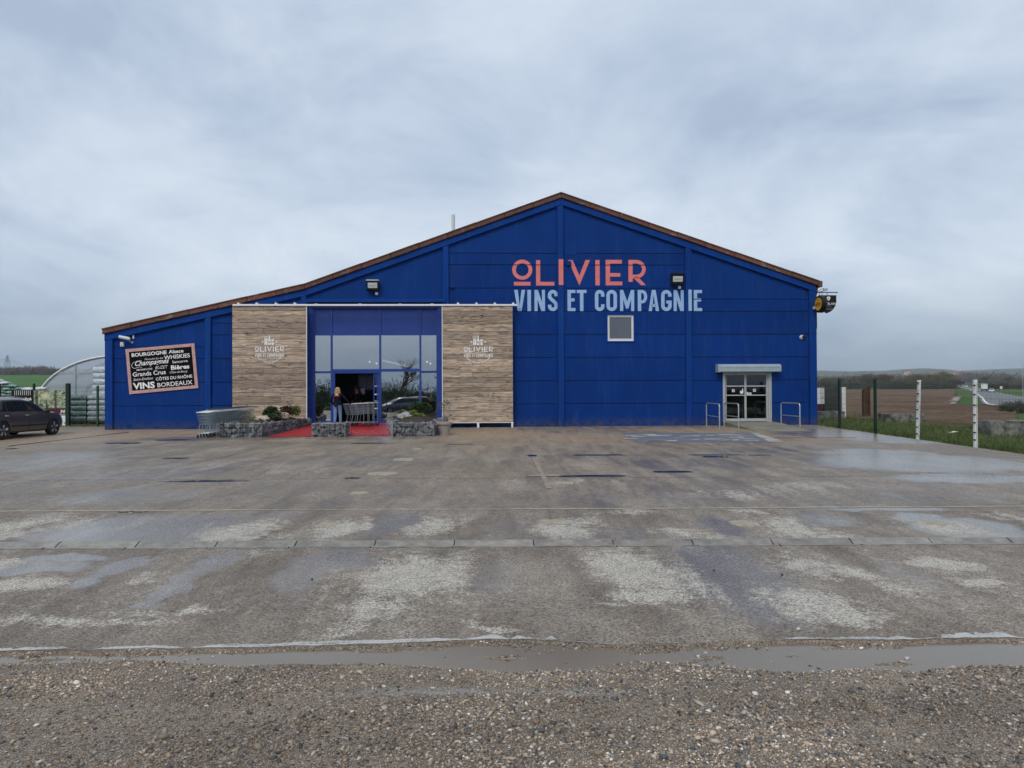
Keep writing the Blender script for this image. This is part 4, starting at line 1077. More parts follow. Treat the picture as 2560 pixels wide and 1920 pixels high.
# ---- right-hand double door with roller shutter box
u0,u1,zb_,zt_=DOOR
dr_=obj('double_door',MB().prism(rect(u0,u0+0.055,zb_,zt_),wf,-0.06,0.10,0.006).prism(rect(u1-0.075,u1,zb_,zt_),wf,-0.06,0.10,0.006).prism(rect(u0+0.055,u1-0.075,zt_-0.12,zt_),wf,-0.05,0.1).mesh('double_door'),M['alu_white'],wh)
DW=lambda x,y:W(1740+x*0.1507,860+y*0.1507,0.06)
l0,l1=DW(497,0)[0],DW(795,0)[0]; r0,r1=DW(828,0)[0],DW(1152,0)[0]
zr=[DW(0,y)[1] for y in (1240,862,845,712,692,500)]
dv0,dv1=0.04,0.085
for nm,a,b in (('door_leaf',l0,l1),('door_leaf',r0,r1)):
    lf=obj(nm,MB().prism(rect(a-0.04,a,zb_+.02,zt_-.12),wf,dv0,dv1,0.004).prism(rect(b,b+0.045,zb_+.02,zt_-.12),wf,dv0,dv1,0.004)
        .prism(rect(a,b,zb_+.02,zr[0]),wf,dv0,dv1,0.004).prism(rect(a,b,zr[1],zr[2]),wf,dv0,dv1,0.004).prism(rect(a,b,zr[3],zr[4]),wf,dv0,dv1,0.004).prism(rect(a,b,zr[5],zt_-.12),wf,dv0,dv1,0.004).mesh(nm),M['alu_white'],dr_)
    for (p,q) in ((zr[0],zr[1]),(zr[2],zr[3]),(zr[4],zr[5])):
        part('pane',MB().prism(rect(a,b,p,q),wf,dv0+.015,dv0+.025),M['door_glass'],lf) if False else None
    g_=MB()
    for (p,q) in ((zr[0],zr[1]),(zr[2],zr[3]),(zr[4],zr[5])): obj('pane',MB().prism(rect(a,b,p,q),wf,dv0+.015,dv0+.025).mesh('pane'),M['door_glass'],dr_)
part('hinge_side',MB().prism(rect(DW(1155,0)[0],u1-0.075,zb_,zt_-.12),wf,0.0,0.1,0.004),M['alu_white'],dr_)
for x0,x1,y0,y1,c in [(595,640,750,797,'red'),(945,990,745,792,'red'),(868,918,805,848,'pale_blue'),(840,862,797,838,'paper')]:
    p=DW(x0,y1); q=DW(x1,y0)
    s_=obj('sticker',MB().prism(rect(p[0],q[0],p[1],q[1]),wf,dv0+.008,dv0+.012).mesh('sticker'),M['paper'],dr_)
    if c!='paper':
        a_,b_=q[0]-p[0],q[1]-p[1]
        obj('sticker_print',MB().prism(rect(p[0]+.25*a_,p[0]+.75*a_,p[1]+.25*b_,p[1]+.75*b_),wf,dv0+.005,dv0+.007).mesh('sticker_print'),M[c] if c!='pale_blue' else M['shutter'],dr_)
p=DW(725,825); q=DW(785,740)
hx=lambda a,b:(p[0]+a*(q[0]-p[0]),p[1]+b*(q[1]-p[1]))
obj('sticker',MB().prism([hx(.25,0),hx(.85,.02),hx(1,.3),hx(.95,.6),hx(.9,1),hx(.65,1),hx(.6,.55),hx(.15,.6),hx(0,.3)],wf,dv0+.008,dv0+.012).mesh('sticker'),M['paper'],dr_)
q=WR(1796,1953,909.5,930.5,-0.38)
mb=MB(); prof=[(-0.40,q[2]+0.03),(-0.40,q[3]-0.10),(-0.33,q[3]-0.03),(-0.22,q[3]),(0.0,q[3]),(0.0,q[2]),(-0.36,q[2])]
vs=[(q[0],a,b) for a,b in prof]+[(q[1],a,b) for a,b in prof]; n=len(prof)
mb.add(vs,[tuple(range(n)),tuple(reversed(range(n,2*n)))]+[(i,n+i,n+(i+1)%n,(i+1)%n) for i in range(n)])
sh=part('shutter_box',mb,M['shutter'],wh)
part('shutter_seam',MB().box(q[0]+0.01,q[1]-0.01,-0.408,-0.398,q[3]-0.16,q[3]-0.145),M['grey_metal'],sh)
part('shutter_end',MB().cbox(q[0]-0.012,q[0]+0.09,-0.41,-0.01,q[2]-0.01,q[3]-0.02,0.02),M['shutter'],sh)
part('shutter_rail',MB().box(DOOR[0]-0.05,DOOR[0]-0.002,-0.09,-0.002,0.1,q[2]),M['alu_white'],sh)
part('shutter_rail',MB().box(DOOR[1]+0.002,DOOR[1]+0.05,-0.09,-0.002,0.1,q[2]),M['alu_white'],sh)
# a bin with a bag, a trestle seat inside the door
p=W(1740+1100*.1507,860+1235*.1507,0.8)
o=wall_thing('waste_bin','brown bin lined with a grey bag behind the right glass door','bin',p[0],0.8,0.2)
part('body',MB().lathe([(0.13,0),(0.17,0.32),(0.16,0.32)],(0,0,0),12),M['pale_rock'],o,True)
part('bag',MB().lathe([(0.175,0.24),(0.19,0.3),(0.17,0.4),(0.10,0.46),(0.03,0.44)],(0,0,0),10),M['shutter'],o,True,None,80)
p=W(1740+910*.1507,860+1225*.1507,1.1)
o=wall_thing('folding_chair','dark folding chair with pale metal legs behind the right glass door','chair',p[0],1.1,0.2)
for x in (-.2,.2):
    part('leg',MB().tube([(x,-.2,0),(x,0.15,0.45)],0.014,5),M['alu_white'],o); part('leg',MB().tube([(x,.2,0),(x,-.15,0.45),(x,0.2,0.85)],0.014,5),M['alu_white'],o)
part('seat',MB().cbox(-.2,.2,-.2,.2,.44,.47,.01),M['black'],o); part('backrest',MB().cbox(-.2,.2,.16,.19,.62,.85,.01),M['black'],o)

# ---- patches, boxes and cables on the wall
def wbox(name,x0,x1,y0,y1,d,mat,par=wh):
    q=WR(x0,x1,y0,y1,-d); return part(name,MB().prism(rect(*q),wf,-d,0.01,0.006),mat,par)
wbox('cover_plate',1412.5,1441,604,637.5,0.012,M['blue_smooth'])
wbox('junction_box',1416,1428,652,663,0.10,M['blue_trim'])
wbox('junction_box',1127,1137,713,719,0.07,M['blue_trim'])
a=W(1127,727)[0]; z=W(1127,717)[1]
part('cable',MB().tube([(a,-0.03,z-.0),(a-.02,-.03,z-.12),(a+.03,-.04,z-.2),(a+.12,-.03,z-.17),(a+.14,-.03,z-.02)],0.012,5),M['black'],wh)
z=W(1880,835)[1]
part('cable',MB().tube([(8.0,-.112,z),(8.2,-.012,z-.005),(10.8,-.012,z+.01),(13.5,-.012,z+.02),(13.6,-.115,z+.02),(13.88,-.115,z+.03)],0.011,5),M['blue_joint'],wh)

# ------------------------------------------------------------------ painted lettering
def stroke(mb,pts,w,fn,d=-0.006,closed=False):
    P=[Vector(p) for p in pts]; n=len(P); A=[];B=[]
    for i in range(n):
        if closed: d0=(P[i]-P[i-1]).normalized(); d1=(P[(i+1)%n]-P[i]).normalized()
        else:
            d0=(P[i]-P[i-1]).normalized() if i else (P[1]-P[0]).normalized()
            d1=(P[i+1]-P[i]).normalized() if i<n-1 else d0
        n0=Vector((-d0.y,d0.x)); n1=Vector((-d1.y,d1.x)); b=(n0+n1); b=b/max(b.dot(n0),0.35)
        A.append(P[i]+b*w/2); B.append(P[i]-b*w/2)
    vs=[fn(p.x,p.y,d) for p in A]+[fn(p.x,p.y,d) for p in B]
    m=n if closed else n-1
    mb.add(vs,[(i,(i+1)%n,n+(i+1)%n,n+i) for i in range(m)])
def arc(cx,cy,rx,ry,a0,a1,n=14):
    return [(cx+rx*math.cos(math.radians(a0+(a1-a0)*i/n)),cy+ry*math.sin(math.radians(a0+(a1-a0)*i/n))) for i in range(n+1)]
def poly(mb,pts,fn,d=-0.006): mb.add([fn(a,b,d) for a,b in pts],[tuple(range(len(pts)))])
# glyphs drawn in the units of a 268-high (first line) and 222-high (second line) alphabet, y upward
def olivier():
    out=[]
    Y=lambda y:475-y
    def new(): out.append(MB()); return out[-1]
    g=[]
    g.append(('ring',(232,Y(312),85)))
    g.append(('polys',[[(145,Y(475)),(317,Y(475)),(317,Y(437)),(145,Y(437))]]))
    g.append(('polys',[[(375,Y(475)),(565,Y(475)),(565,Y(437)),(418,Y(437)),(418,Y(213)),(375,Y(213))]]))
    g.append(('polys',[[(608,Y(472)),(656,Y(472)),(656,Y(207)),(608,Y(207))]]))
    g.append(('polys',[[(825,Y(473)),(937,Y(210)),(890,Y(210)),(825,Y(372)),(755,Y(210)),(708,Y(210))]]))
    g.append(('polys',[[(992,Y(472)),(1037,Y(472)),(1037,Y(210)),(992,Y(210))]]))
    g.append(('polys',[[(1100,Y(472)),(1273,Y(472)),(1273,Y(433)),(1145,Y(433)),(1145,Y(382)),(1253,Y(382)),(1253,Y(345)),(1145,Y(345)),(1145,Y(247)),(1270,Y(247)),(1270,Y(208)),(1100,Y(208))]]))
    g.append(('R',None))
    return g
def draw_olivier(sx,sy,ox,oy,fnw,fnp,mat,parent,name,sw=38):
    """one object per letter; fnp is used where the letter sits on a column"""
    Y=lambda y:475-y
    for k,(kind,dat) in enumerate(olivier()):
        mb=MB(); fn=fnp if k==3 else fnw
        T=lambda a,b,d:fn(ox+(a-125)*sx,oy+b*sy,d)
        if kind=='ring':
            stroke(mb,arc(dat[0],dat[1],dat[2],dat[2],0,360,40)[:-1],sw,T,closed=True)
        elif kind=='polys':
            for p in dat: poly(mb,p,T)
        else:
            poly(mb,[(1338,Y(435)),(1382,Y(435)),(1382,Y(208)),(1338,Y(208))],T)
            bow=[(1382,Y(227))]+[(1420,Y(227))]+arc(1420,Y(304),80,77,80,-80,16)+[(1420,Y(381)),(1382,Y(381))]
            stroke(mb,bow,sw,T)
            poly(mb,[(1395,Y(400)),(1470,Y(468)) if False else (1468,Y(470)),(1520,Y(470)),(1438,Y(384)),(1395,Y(384))],T)
        yield name,mb
def vins():
    """second line: (x0,x1,char)"""
    return [(148,262,'V'),(285,322,'I'),(358,467,'N'),(497,600,'S'),(700,783,'E'),(797,898,'T'),(985,1085,'C'),(1105,1215,'O'),(1247,1395,'M'),(1432,1533,'P'),(1545,1655,'A'),(1677,1787,'G'),(1808,1915,'N'),(1957,1992,'I'),(2020,2107,'E')]
def glyph(mb,ch,x0,x1,H,T,w=36):
    h=w/2; hb=32
    if ch=='I': poly(mb,[(x0,0),(x1,0),(x1,H),(x0,H)],T)
    elif ch=='V':
        c=(x0+x1)/2; poly(mb,[(x0,H),(x0+w+2,H),(c+1,H*0.22),(c+19,0),(c-19,0)][::-1],T); poly(mb,[(c-19,0),(c+19,0),(x1,H),(x1-w-2,H),(c-1,H*0.22)],T)
    elif ch=='N':
        poly(mb,[(x0,0),(x0+w-4,0),(x0+w-4,H),(x0,H)],T); poly(mb,[(x1-w+4,0),(x1,0),(x1,H),(x1-w+4,H)],T)
        poly(mb,[(x0+w-4,H*0.55),(x1-w+4-6,0),(x1-w+4,0),(x1-w+4,H*0.42),(x0+w-4+4,H),(x0+w-4,H)],T)
    elif ch=='E':
        poly(mb,[(x0,0),(x1,0),(x1,hb),(x0+w,hb),(x0+w,H*.46-hb*.05),(x1-9,H*.46),(x1-9,H*.46+hb),(x0+w,H*.46+hb),(x0+w,H-hb),(x1,H-hb),(x1,H),(x0,H)],T)
    elif ch=='T':
        c=(x0+x1)/2; poly(mb,[(x0,H-hb),(x1,H-hb),(x1,H),(x0,H)],T); poly(mb,[(c-h,0),(c+h,0),(c+h,H-hb),(c-h,H-hb)],T)
    elif ch=='O':
        r=(x1-x0)/2-h; c=(x0+x1)/2
        stroke(mb,arc(c,H-h-r,r,r,0,180)+arc(c,h+r,r,r,180,360),w,T,closed=True)
    elif ch=='C':
        r=(x1-x0)/2-h; c=(x0+x1)/2
        stroke(mb,[(x1-h,H*.68)]+arc(c,H-h-r,r,r,0,180)+arc(c,h+r,r,r,180,360)+[(x1-h,H*.32)],w,T)
    elif ch=='G':
        r=(x1-x0)/2-h; c=(x0+x1)/2
        stroke(mb,[(x1-h,H*.68)]+arc(c,H-h-r,r,r,0,180)+arc(c,h+r,r,r,180,360)+[(x1-h,H*.36)],w,T)
        poly(mb,[(c-2,H*.36),(x1,H*.36),(x1,H*.50),(c-2,H*.50)],T)
    elif ch=='S':
        r=(x1-x0)/2-h; c=(x0+x1)/2
        a=[(x1-h,H*.70)]+arc(c,H-h-r,r,r,0,180)+[(x0+h,H*.66),(c-r*.55,H*.575),(c+r*.55,H*.42),(x1-h,H*.335)]+arc(c,h+r,r,r,0,-180)+[(x0+h,H*.30)]
        stroke(mb,a,w,T)
    elif ch=='P':
        poly(mb,[(x0,0),(x0+w,0),(x0+w,H),(x0,H)],T)
        r=H*.24; stroke(mb,[(x0+w,H-h+2)]+[(x1-r*.95,H-h+2)]+arc(x1-h-r*.62,H-h-r+1,r*.62,r,80,-80,12)+[(x1-r*.95,H-h-2*r),(x0+w,H-h-2*r)],w-4,T)
    elif ch=='A':
        c=(x0+x1)/2; poly(mb,[(x0,0),(x0+w-1,0),(c,H*.78),(c+20,H),(c-20,H)],T); poly(mb,[(x1-w+1,0),(x1,0),(c+20,H),(c,H*.78)],T)
        poly(mb,[(x0+w*.75,H*.20),(x1-w*.75,H*.20),(x1-w*.95,H*.34),(x0+w*.95,H*.34)],T)
    elif ch=='M':
        poly(mb,[(x0,0),(x0+w-3,0),(x0+w-3,H),(x0,H)],T); poly(mb,[(x1-w+3,0),(x1,0),(x1,H),(x1-w+3,H)],T); c=(x0+x1)/2
        poly(mb,[(x0+w-3,H),(x0+w-3,H*.55),(c-12,H*.12),(c+12,H*.12),(c,H*.45)],T); poly(mb,[(x1-w+3,H*.55),(x1-w+3,H),(c,H*.45),(c+12,H*.12)],T)
def cut_joints(mb,zs,fn_z=2):
    """open the paint film at the panel joints"""
    bm=bmesh.new(); vs=[bm.verts.new(v) for v in mb.v]
    for f in mb.f:
        try: bm.faces.new([vs[i] for i in f])
        except ValueError: pass
    for z in zs:
        for dz in (-GAP-0.006,GAP+0.006):
            bmesh.ops.bisect_plane(bm,geom=bm.verts[:]+bm.edges[:]+bm.faces[:],plane_co=(0,0,z+dz),plane_no=(0,0,1))
    dead=[f for f in bm.faces if any(abs(f.calc_center_median().z-z)<GAP+0.006 for z in zs)]
    bmesh.ops.delete(bm,geom=dead,context='FACES')
    bm.verts.index_update(); out=MB(); out.add([v.co[:] for v in bm.verts],[[v.index for v in f.verts] for f in bm.faces]); bm.free(); return out
A0=W(1250+125*.2396,600+475*.2396); A1=W(1250+1520*.2396,600+207*.2396)
sx=(A1[0]-A0[0])/(1520-125); sy=(A1[1]-A0[1])/268
fw=lambda a,b,d:(a,d,b)
fpil=lambda a,b,d:(a,d-0.105,b)
for nm,mb in draw_olivier(sx,sy,A0[0],A0[1],fw,fpil,None,wh,'sign_letter'):
    mb=cut_joints(mb,[7.27]) if mb.v[0][1]>-0.05 else mb
    part('sign_letter',mb,M['salmon'],wh)
B0=W(1250+148*.2396,600+742*.2396); B1=W(1250+2107*.2396,600+522*.2396)
sx2=(B1[0]-B0[0])/(2107-148); sy2=(B1[1]-B0[1])/220
for (x0,x1,ch) in vins():
    mb=MB(); fn=fpil if x0==1957 else fw
    T=lambda a,b,d:fn(B0[0]+(a-148)*sx2,B0[1]+b*sy2,d)
    glyph(mb,ch,x0,x1,220,T)
    if x0==2020: mb=cut_joints(mb,[5.73])
    part('sign_letter',mb,M['pale_blue'],wh)
def text2d(s,size=1.0,shear=0.0,bold=0.0):
    c=bpy.data.curves.new('text','FONT'); c.body=s; c.size=size; c.shear=shear; c.offset=bold; c.resolution_u=3
    o=bpy.data.objects.new('text',c); COL.objects.link(o)
    dg=bpy.context.evaluated_depsgraph_get(); me=bpy.data.meshes.new_from_object(o.evaluated_get(dg))
    vs=[v.co[:2] for v in me.vertices]; fs=[list(p.vertices) for p in me.polygons]
    bpy.data.objects.remove(o); bpy.data.curves.remove(c); bpy.data.meshes.remove(me)
    return vs,fs
CAPH=None
def text_fit(s,w,h,shear=0.0,bold=0.0):
    """text scaled to a run length w and a capital height h, baseline at 0"""
    global CAPH
    if CAPH is None:
        v,_=text2d('H'); CAPH=max(p[1] for p in v)
    v,f=text2d(s,1.0,shear,bold)
    x0=min(p[0] for p in v); x1=max(p[0] for p in v)
    return [((p[0]-x0)*w/(x1-x0),p[1]*h/CAPH) for p in v],f

# ------------------------------------------------------------------ plank panels on the hanging rail
PV=-0.42
def plank_panel(x0,x1,label,lx,logo_y,seed):
    q=WR(x0,x1,765.5,1056,PV); r=random.Random(seed)
    w=q[1]-q[0]; h=q[3]-q[2]
    root=wall_thing('plank_panel',label,'panel',q[0],PV,q[2],'plank panels either side of the entrance')
    z=0.0; rows=[]
    while z<h-0.05:
        ph=r.choice([0.19,0.24,0.29,0.34]); 
        if z+ph>h-0.12: ph=h-z
        rows.append((z,min(z+ph,h))); z+=ph
    for (a,b) in rows:
        cuts=[0,w] if r.random()<0.35 else [0,r.choice([.35,.42,.58,.66])*w,w]
        for c0,c1 in zip(cuts[:-1],cuts[1:]):
            dv=r.uniform(0,0.006)
            part('plank',MB().prism(rect(c0+.003,c1-.003,a+.005,b-.005),wf,0.0+dv,0.028,0.005),M['wood'],root)
    part('backing_board',MB().prism(rect(0.01,w-.01,.01,h-.01),wf,0.0285,0.06),M['black'],root)
    fm=MB(); 
    fm.box(-0.035,-0.004,-0.012,0.07,-.02,h+.02) if x0>900 else fm.box(w+.004,w+.035,-0.012,0.07,-.02,h+.02)
    fm.box(-.02,w+.02,0.005,0.06,-0.035,-0.003); part('edge_trim',fm,M['white_paint'],root)
    part('floor_guide',MB().cbox(w*.5-.05,w*.5+.05,0.0,0.06,-q[2]+plane_z(31)-0.02,-.035,.006).cbox(w-.08,w-.0,0.0,0.06,-q[2]+plane_z(31)-.02,-.035,.006),M['white_paint'],root)
    # printed emblem
    P=lambda x,y:tuple(np.subtract(W(x,y,PV),(q[0],q[2])))
    lg=MB(); ox,oy=lx,logo_y
    S=0.0844                                           # zoom units of the emblem study to photo pixels
    def E_(x,y): return P(ox+(x-875)*S,oy+(y-870)*S)
    def F_(a,b,d=-.004): return (a,-.004,b)
    def epoly(pts): 
        pp=[E_(x,y) for x,y in pts]; ar=sum(pp[i-1][0]*pp[i][1]-pp[i][0]*pp[i-1][1] for i in range(len(pp)))
        if ar<0: pp=pp[::-1]
        poly(lg,pp,F_)
    # gift box
    for bx in ((728,770,560,625),(778,820,560,625),(728,770,633,745),(778,820,633,745)): epoly([(bx[0],bx[2]),(bx[1],bx[2]),(bx[1],bx[3]),(bx[0],bx[3])])
    k=abs(P(ox+S,oy)[0]-P(ox,oy)[0])
    for cx in (748,800): stroke(lg,[E_(cx+26*math.cos(t*PI/6),522+24*math.sin(t*PI/6)) for t in range(12)],9*k,F_,closed=True)
    # bottle with label
    epoly([(858,470),(888,470),(888,545),(910,610),(912,640),(838,640),(840,610),(858,545)]); epoly([(838,640),(852,640),(852,695),(838,695)]); epoly([(892,640),(912,640),(912,695),(892,695)]); epoly([(838,695),(912,695),(912,745),(838,745)])
    # plant in a pot
    epoly([(925,665),(1020,665),(1018,685),(928,685)]); epoly([(932,692),(1014,692),(1004,748),(944,748)])
    for t in range(7):
        a=math.radians(-150+20*t*1.0); 
        epoly([(972-6,655),(972+6,655),(972+60*math.cos(a)+9,640+60*math.sin(a)),(972+66*math.cos(a),632+66*math.sin(a)),(972+60*math.cos(a)-9,640+60*math.sin(a))])
    for sxx in (677,1082):
        pts=[]
        for t in range(10):
            rr=38 if t%2==0 else 16; a=math.radians(-90+36*t); pts.append((sxx+rr*math.cos(a),655+rr*math.sin(a)))
        c=E_(sxx,655); pp=[E_(*p) for p in pts]
        for i in range(10): lg.add([(c[0],-.004,c[1]),(pp[(i+1)%10][0],-.004,pp[(i+1)%10][1]),(pp[i][0],-.004,pp[i][1])],[(0,1,2)])
    part('emblem',lg,M['print_white'],root)
    a=E_(440,950); b=E_(1310,795); kx=(b[0]-a[0])/1395; ky=(b[1]-a[1])/268
    lm=MB()
    fl=lambda u_,z_,d:(u_,-.004,z_)
    for nm,mb in draw_olivier(kx,ky,a[0],a[1],fl,fl,None,root,'x',34): lm.add(mb.v,mb.f)
    part('emblem_name',lm,M['print_white'],root)
    a=E_(445,1103); b=E_(1315,1000); kx=(b[0]-a[0])/1959; ky=(b[1]-a[1])/220; lm=MB()
    for (g0,g1,ch) in vins():
        T=lambda u_,z_,d:(a[0]+(u_-148)*kx,-.004,a[1]+z_*ky)
        glyph(lm,ch,g0,g1,220,T,31)
    part('emblem_subtitle',lm,M['print_white'],root)
    # motto bent on a smile
    txt='MAISON FAMILIALE DEPUIS 1984'; lm=MB(); cx,cy,R=875,820,470
    a0,a1=math.radians(139),math.radians(41)
    for i,ch in enumerate(txt):
        if ch==' ': continue
        t=a0+(a1-a0)*i/(len(txt)-1)
        v,f=text_fit(ch,26 if ch not in 'IM1' else (9 if ch in 'I1' else 32),40,0,0.02)
        mx=max(p[0] for p in v)/2
        vv=[]
        for (x,y) in v:
            x-=mx; px=cx+R*math.cos(t)+x*math.sin(t)+y*math.cos(t)*-1; py=cy+R*math.sin(t)-x*math.cos(t)-y*math.sin(t)
            e2=E_(px,py); vv.append((e2[0],-.004,e2[1]))
        lm.add(vv,f)
    part('emblem_motto',lm,M['print_white'],root)['kind']='stuff'
    return root
plank_panel(580.6,765,'printed wood plank panel with white emblem, left of the glazed entrance, behind trolleys','x' and 673.5,872.5,3)
plank_panel(1107.5,1281.5,'printed wood plank panel with white emblem, right of the glazed entrance, behind flower pot',1195.5,873.0,8)
ra=W(581,762.5,PV-0.05); rb=W(1294,762.5,PV-0.05)
rail=wall_thing('hanging_rail','long white rail above the entrance from which both plank panels hang','rail',ra[0],PV-0.05,ra[1])
part('rail',MB().cbox(0,rb[0]-ra[0],0,0.08,-.04,.04,.01),M['white_paint'],rail)
for x in (596,642,690,737,1145,1191,1237,1283):
    a=W(x,757,PV)[0]-ra[0]
    br=part('bracket',MB().cbox(a-.05,a+.05,0.01,0.34,0.042,0.10,.006),M['white_paint'],rail)
    part('bolt',MB().lathe([(0.03,0),(0.03,0.03)],(a,0.03,0.10),8),M['grey_metal'],br)
for x in (790,900,1000,1080):
    a=W(x,757,PV)[0]-ra[0]; part('hook',MB().cbox(a-.06,a+.06,-.005,.05,0.042,0.065,.004),M['white_paint'],rail)

# ------------------------------------------------------------------ wine list board
c=[W(x,y,-0.05) for x,y in ((312.8,872.8),(485.6,858.5),(495.6,971),(323.7,984.8))]
ctr=(sum(p[0] for p in c)/4,sum(p[1] for p in c)/4)
bw=(math.hypot(c[1][0]-c[0][0],c[1][1]-c[0][1])+math.hypot(c[2][0]-c[3][0],c[2][1]-c[3][1]))/2; bh=(math.hypot(c[3][0]-c[0][0],c[3][1]-c[0][1])+math.hypot(c[2][0]-c[1][0],c[2][1]-c[1][1]))/2
th=math.atan2(c[1][1]-c[0][1],c[1][0]-c[0][0])+math.radians(0.3)
bd=wall_thing('wine_list_board','tilted black board in a pinkish frame listing wines in white lettering','sign board',ctr[0],0,ctr[1])
def bf(a,b,d): return (a*math.cos(th)-b*math.sin(th),d,a*math.sin(th)+b*math.cos(th))
part('board',MB().prism(rect(-bw/2+.05,bw/2-.05,-bh/2+.05,bh/2-.05),bf,-0.03,-0.002),M['board_black'],bd)
ft=0.135
for q in (rect(-bw/2,bw/2,bh/2-ft,bh/2),rect(-bw/2,bw/2,-bh/2,-bh/2+ft),rect(-bw/2,-bw/2+ft,-bh/2+ft+.002,bh/2-ft-.002),rect(bw/2-ft,bw/2,-bh/2+ft+.002,bh/2-ft-.002)):
    part('frame_batten',MB().prism(q,bf,-0.055,-0.003,0.006),M['pink_frame'],bd)
for (x,y) in [(-.93,.9),(-.5,.9),(-.05,.9),(.42,.9),(.92,.9),(-.93,-.9),(-.4,-.9),(.05,-.9),(.5,-.9),(.92,-.9),(-.95,.3),(-.95,-.35),(.95,.35),(.95,-.3)]:
    x_,y_=x*bw/2,(bh/2-ft/2)*(1 if y>0 else -1) if abs(y)>.8 else y*bh/2
    p=bf(x_,y_,0); part('screw',MB().lathe([(0.014,0),(0.014,-.006)],(p[0],-.055,p[2]),8,'Y'),M['rust'],bd)
# words: zoom-study baseline ends -> board coordinates
TL,TR,BL=np.array((135.,240.)),np.array((1955.,90.)),np.array((250.,1420.))
Minv=np.linalg.inv(np.stack([TR-TL,BL-TL],1))
def bc(x,y):
    s,t=Minv@(np.array((x,y))-TL); return (-bw/2+s*bw,bh/2-t*bh)
for (s,x0,y0,x1,y1,h,shr,bold) in [('BOURGOGNE',300,440,1225,365,88,0,.028),('Alsace',1280,355,1670,325,85,0,.022),('Muscadet Sur Lie',640,530,1130,490,45,.35,0),('WHISKIES',1160,515,1840,455,100,0,.012),('Champagnes',390,680,1290,600,125,.42,.016),('Sancerre',1375,615,1780,580,66,0,.006),('MINERVOIS',435,810,850,775,45,0,.008),('BUZET',925,770,1260,740,78,.35,-.006),('Bières',1345,785,1830,745,108,0,.03),('Grands Crus',335,960,1205,890,108,0,.014),('Côtes de Bourg',1310,880,1780,845,52,.4,0),('Saint-Emilion',345,1075,870,1030,66,.4,0),('CÔTES DU RHÔNE',945,1065,1905,990,74,0,.014),('VINS',345,1290,920,1250,155,0,.035),('BORDEAUX',990,1240,1915,1165,108,0,.006)]:
    a=bc(x0,y0); b=bc(x1,y1); wlen=math.hypot(b[0]-a[0],b[1]-a[1]); ang=math.atan2(b[1]-a[1],b[0]-a[0])
    v,f=text_fit(s,wlen,h*bh/1185,shr,bold); mb=MB()
    mb.add([bf(a[0]+x*math.cos(ang)-y*math.sin(ang),a[1]+x*math.sin(ang)+y*math.cos(ang),-.033) for x,y in v],f)
    part('lettering',mb,M['print_white'],bd)
sw_=[bc(x,y) for x,y in ((520,540),(420,560),(330,600),(300,660),(320,720),(380,745),(450,720),(520,700),(570,725))]
mb=MB(); stroke(mb,sw_,0.014,bf,-.0335); part('flourish',mb,M['print_white'],bd)

# ------------------------------------------------------------------ floodlights, cameras, boxes
def floodlight(x0,x1,y0,y1,label,boxside):
    q=WR(x0,x1,y0,y1,-0.25); u=(q[0]+q[1])/2; w=q[1]-q[0]; h=q[3]-q[2]
    r=wall_thing('floodlight',label,'floodlight',u,0,(q[2]+q[3])/2,'floodlights on the gable')
    # tilted housing: deep box leaning down
    P=[(-0.14,h*.5),(-0.36,h*.42),(-0.28,-h*.42),(-0.10,-h*.5)]
    mb=MB(); vs=[(-w/2,a,b) for a,b in P]+[(w/2,a,b) for a,b in P]; mb.add(vs,[(0,1,2,3),(7,6,5,4)]+[(i,4+i,4+(i+1)%4,(i+1)%4) for i in range(4)])
    part('housing',mb,M['black'],r)
    def fp(s,t,o):
        a=P[1]; b=P[2]; return (s*w/2,a[0]+(b[0]-a[0])*t-o,a[1]+(b[1]-a[1])*t)
    gl=MB(); gl.add([fp(-.78,.22,.008),fp(-.78,.80,.008),fp(.78,.80,.008),fp(.78,.22,.008)],[(0,1,2,3)]); part('lens',gl,M['lamp_glass'],r)
    for t in (.42,.52): part('lamp_tube',MB().tube([fp(-.55,t,.02),fp(.55,t,.02)],0.012,5),M['white_plastic'],r)
    part('visor',MB().prism([(-w/2-.01,h*.40),(w/2+.01,h*.40),(w/2+.01,h*.52),(-w/2-.01,h*.52)],wf,-0.39,-0.10,0.01),M['alu_white'] if boxside<0 else M['black'],r)
    part('stirrup',MB().tube([(-w*.3,-.10,-h*.1),(-w*.3,-.0,-h*.1)],0.02,5).tube([(w*.3,-.10,-h*.1),(w*.3,0,-h*.1)],0.02,5),M['black'],r)
    part('junction_box',MB().cbox(w*.15,w*.15+.12,-.10,0,-h*.5-.16,-h*.5-.03,.01),M['white_plastic'],r)
    part('cable',MB().tube([(w*.2,-.06,-h*.5-.03),(w*.22,-.1,-h*.45),(w*.2,-.12,-h*.3)],0.01,5),M['black'],r)
floodlight(917,947,700.5,727,'black floodlight with pale lens mounted above the glazed entrance',-1)
floodlight(1678,1709,684,711.5,'black floodlight with greenish lens between the pink and pale blue lettering',1)
p=W(314,846,-0.2); cctv=wall_thing('security_camera','white bullet security camera under the left roof edge above the black board','camera',p[0],0,p[1])
part('body',MB().tube([(-.20,-.30,.045),(.17,-.16,-.03)],0.062,10),M['white_plastic'],cctv,True)
part('hood',MB().tube([(-.235,-.315,.065),(.14,-.175,-.012)],0.072,8),M['white_paint'],cctv,True)
part('lens',MB().tube([(-.20,-.305,.046),(-.245,-.318,.056)],0.042,10),M['black'],cctv,True)
part('arm',MB().tube([(.10,-.18,-.05),(.18,-.10,-.16),(.19,-.0,-.16)],0.018,6),M['grey_metal'],cctv,True)
part('base',MB().lathe([(0.05,0),(0.05,-.03)],(.19,0,-.16),10,'Y'),M['white_plastic'],cctv,True)
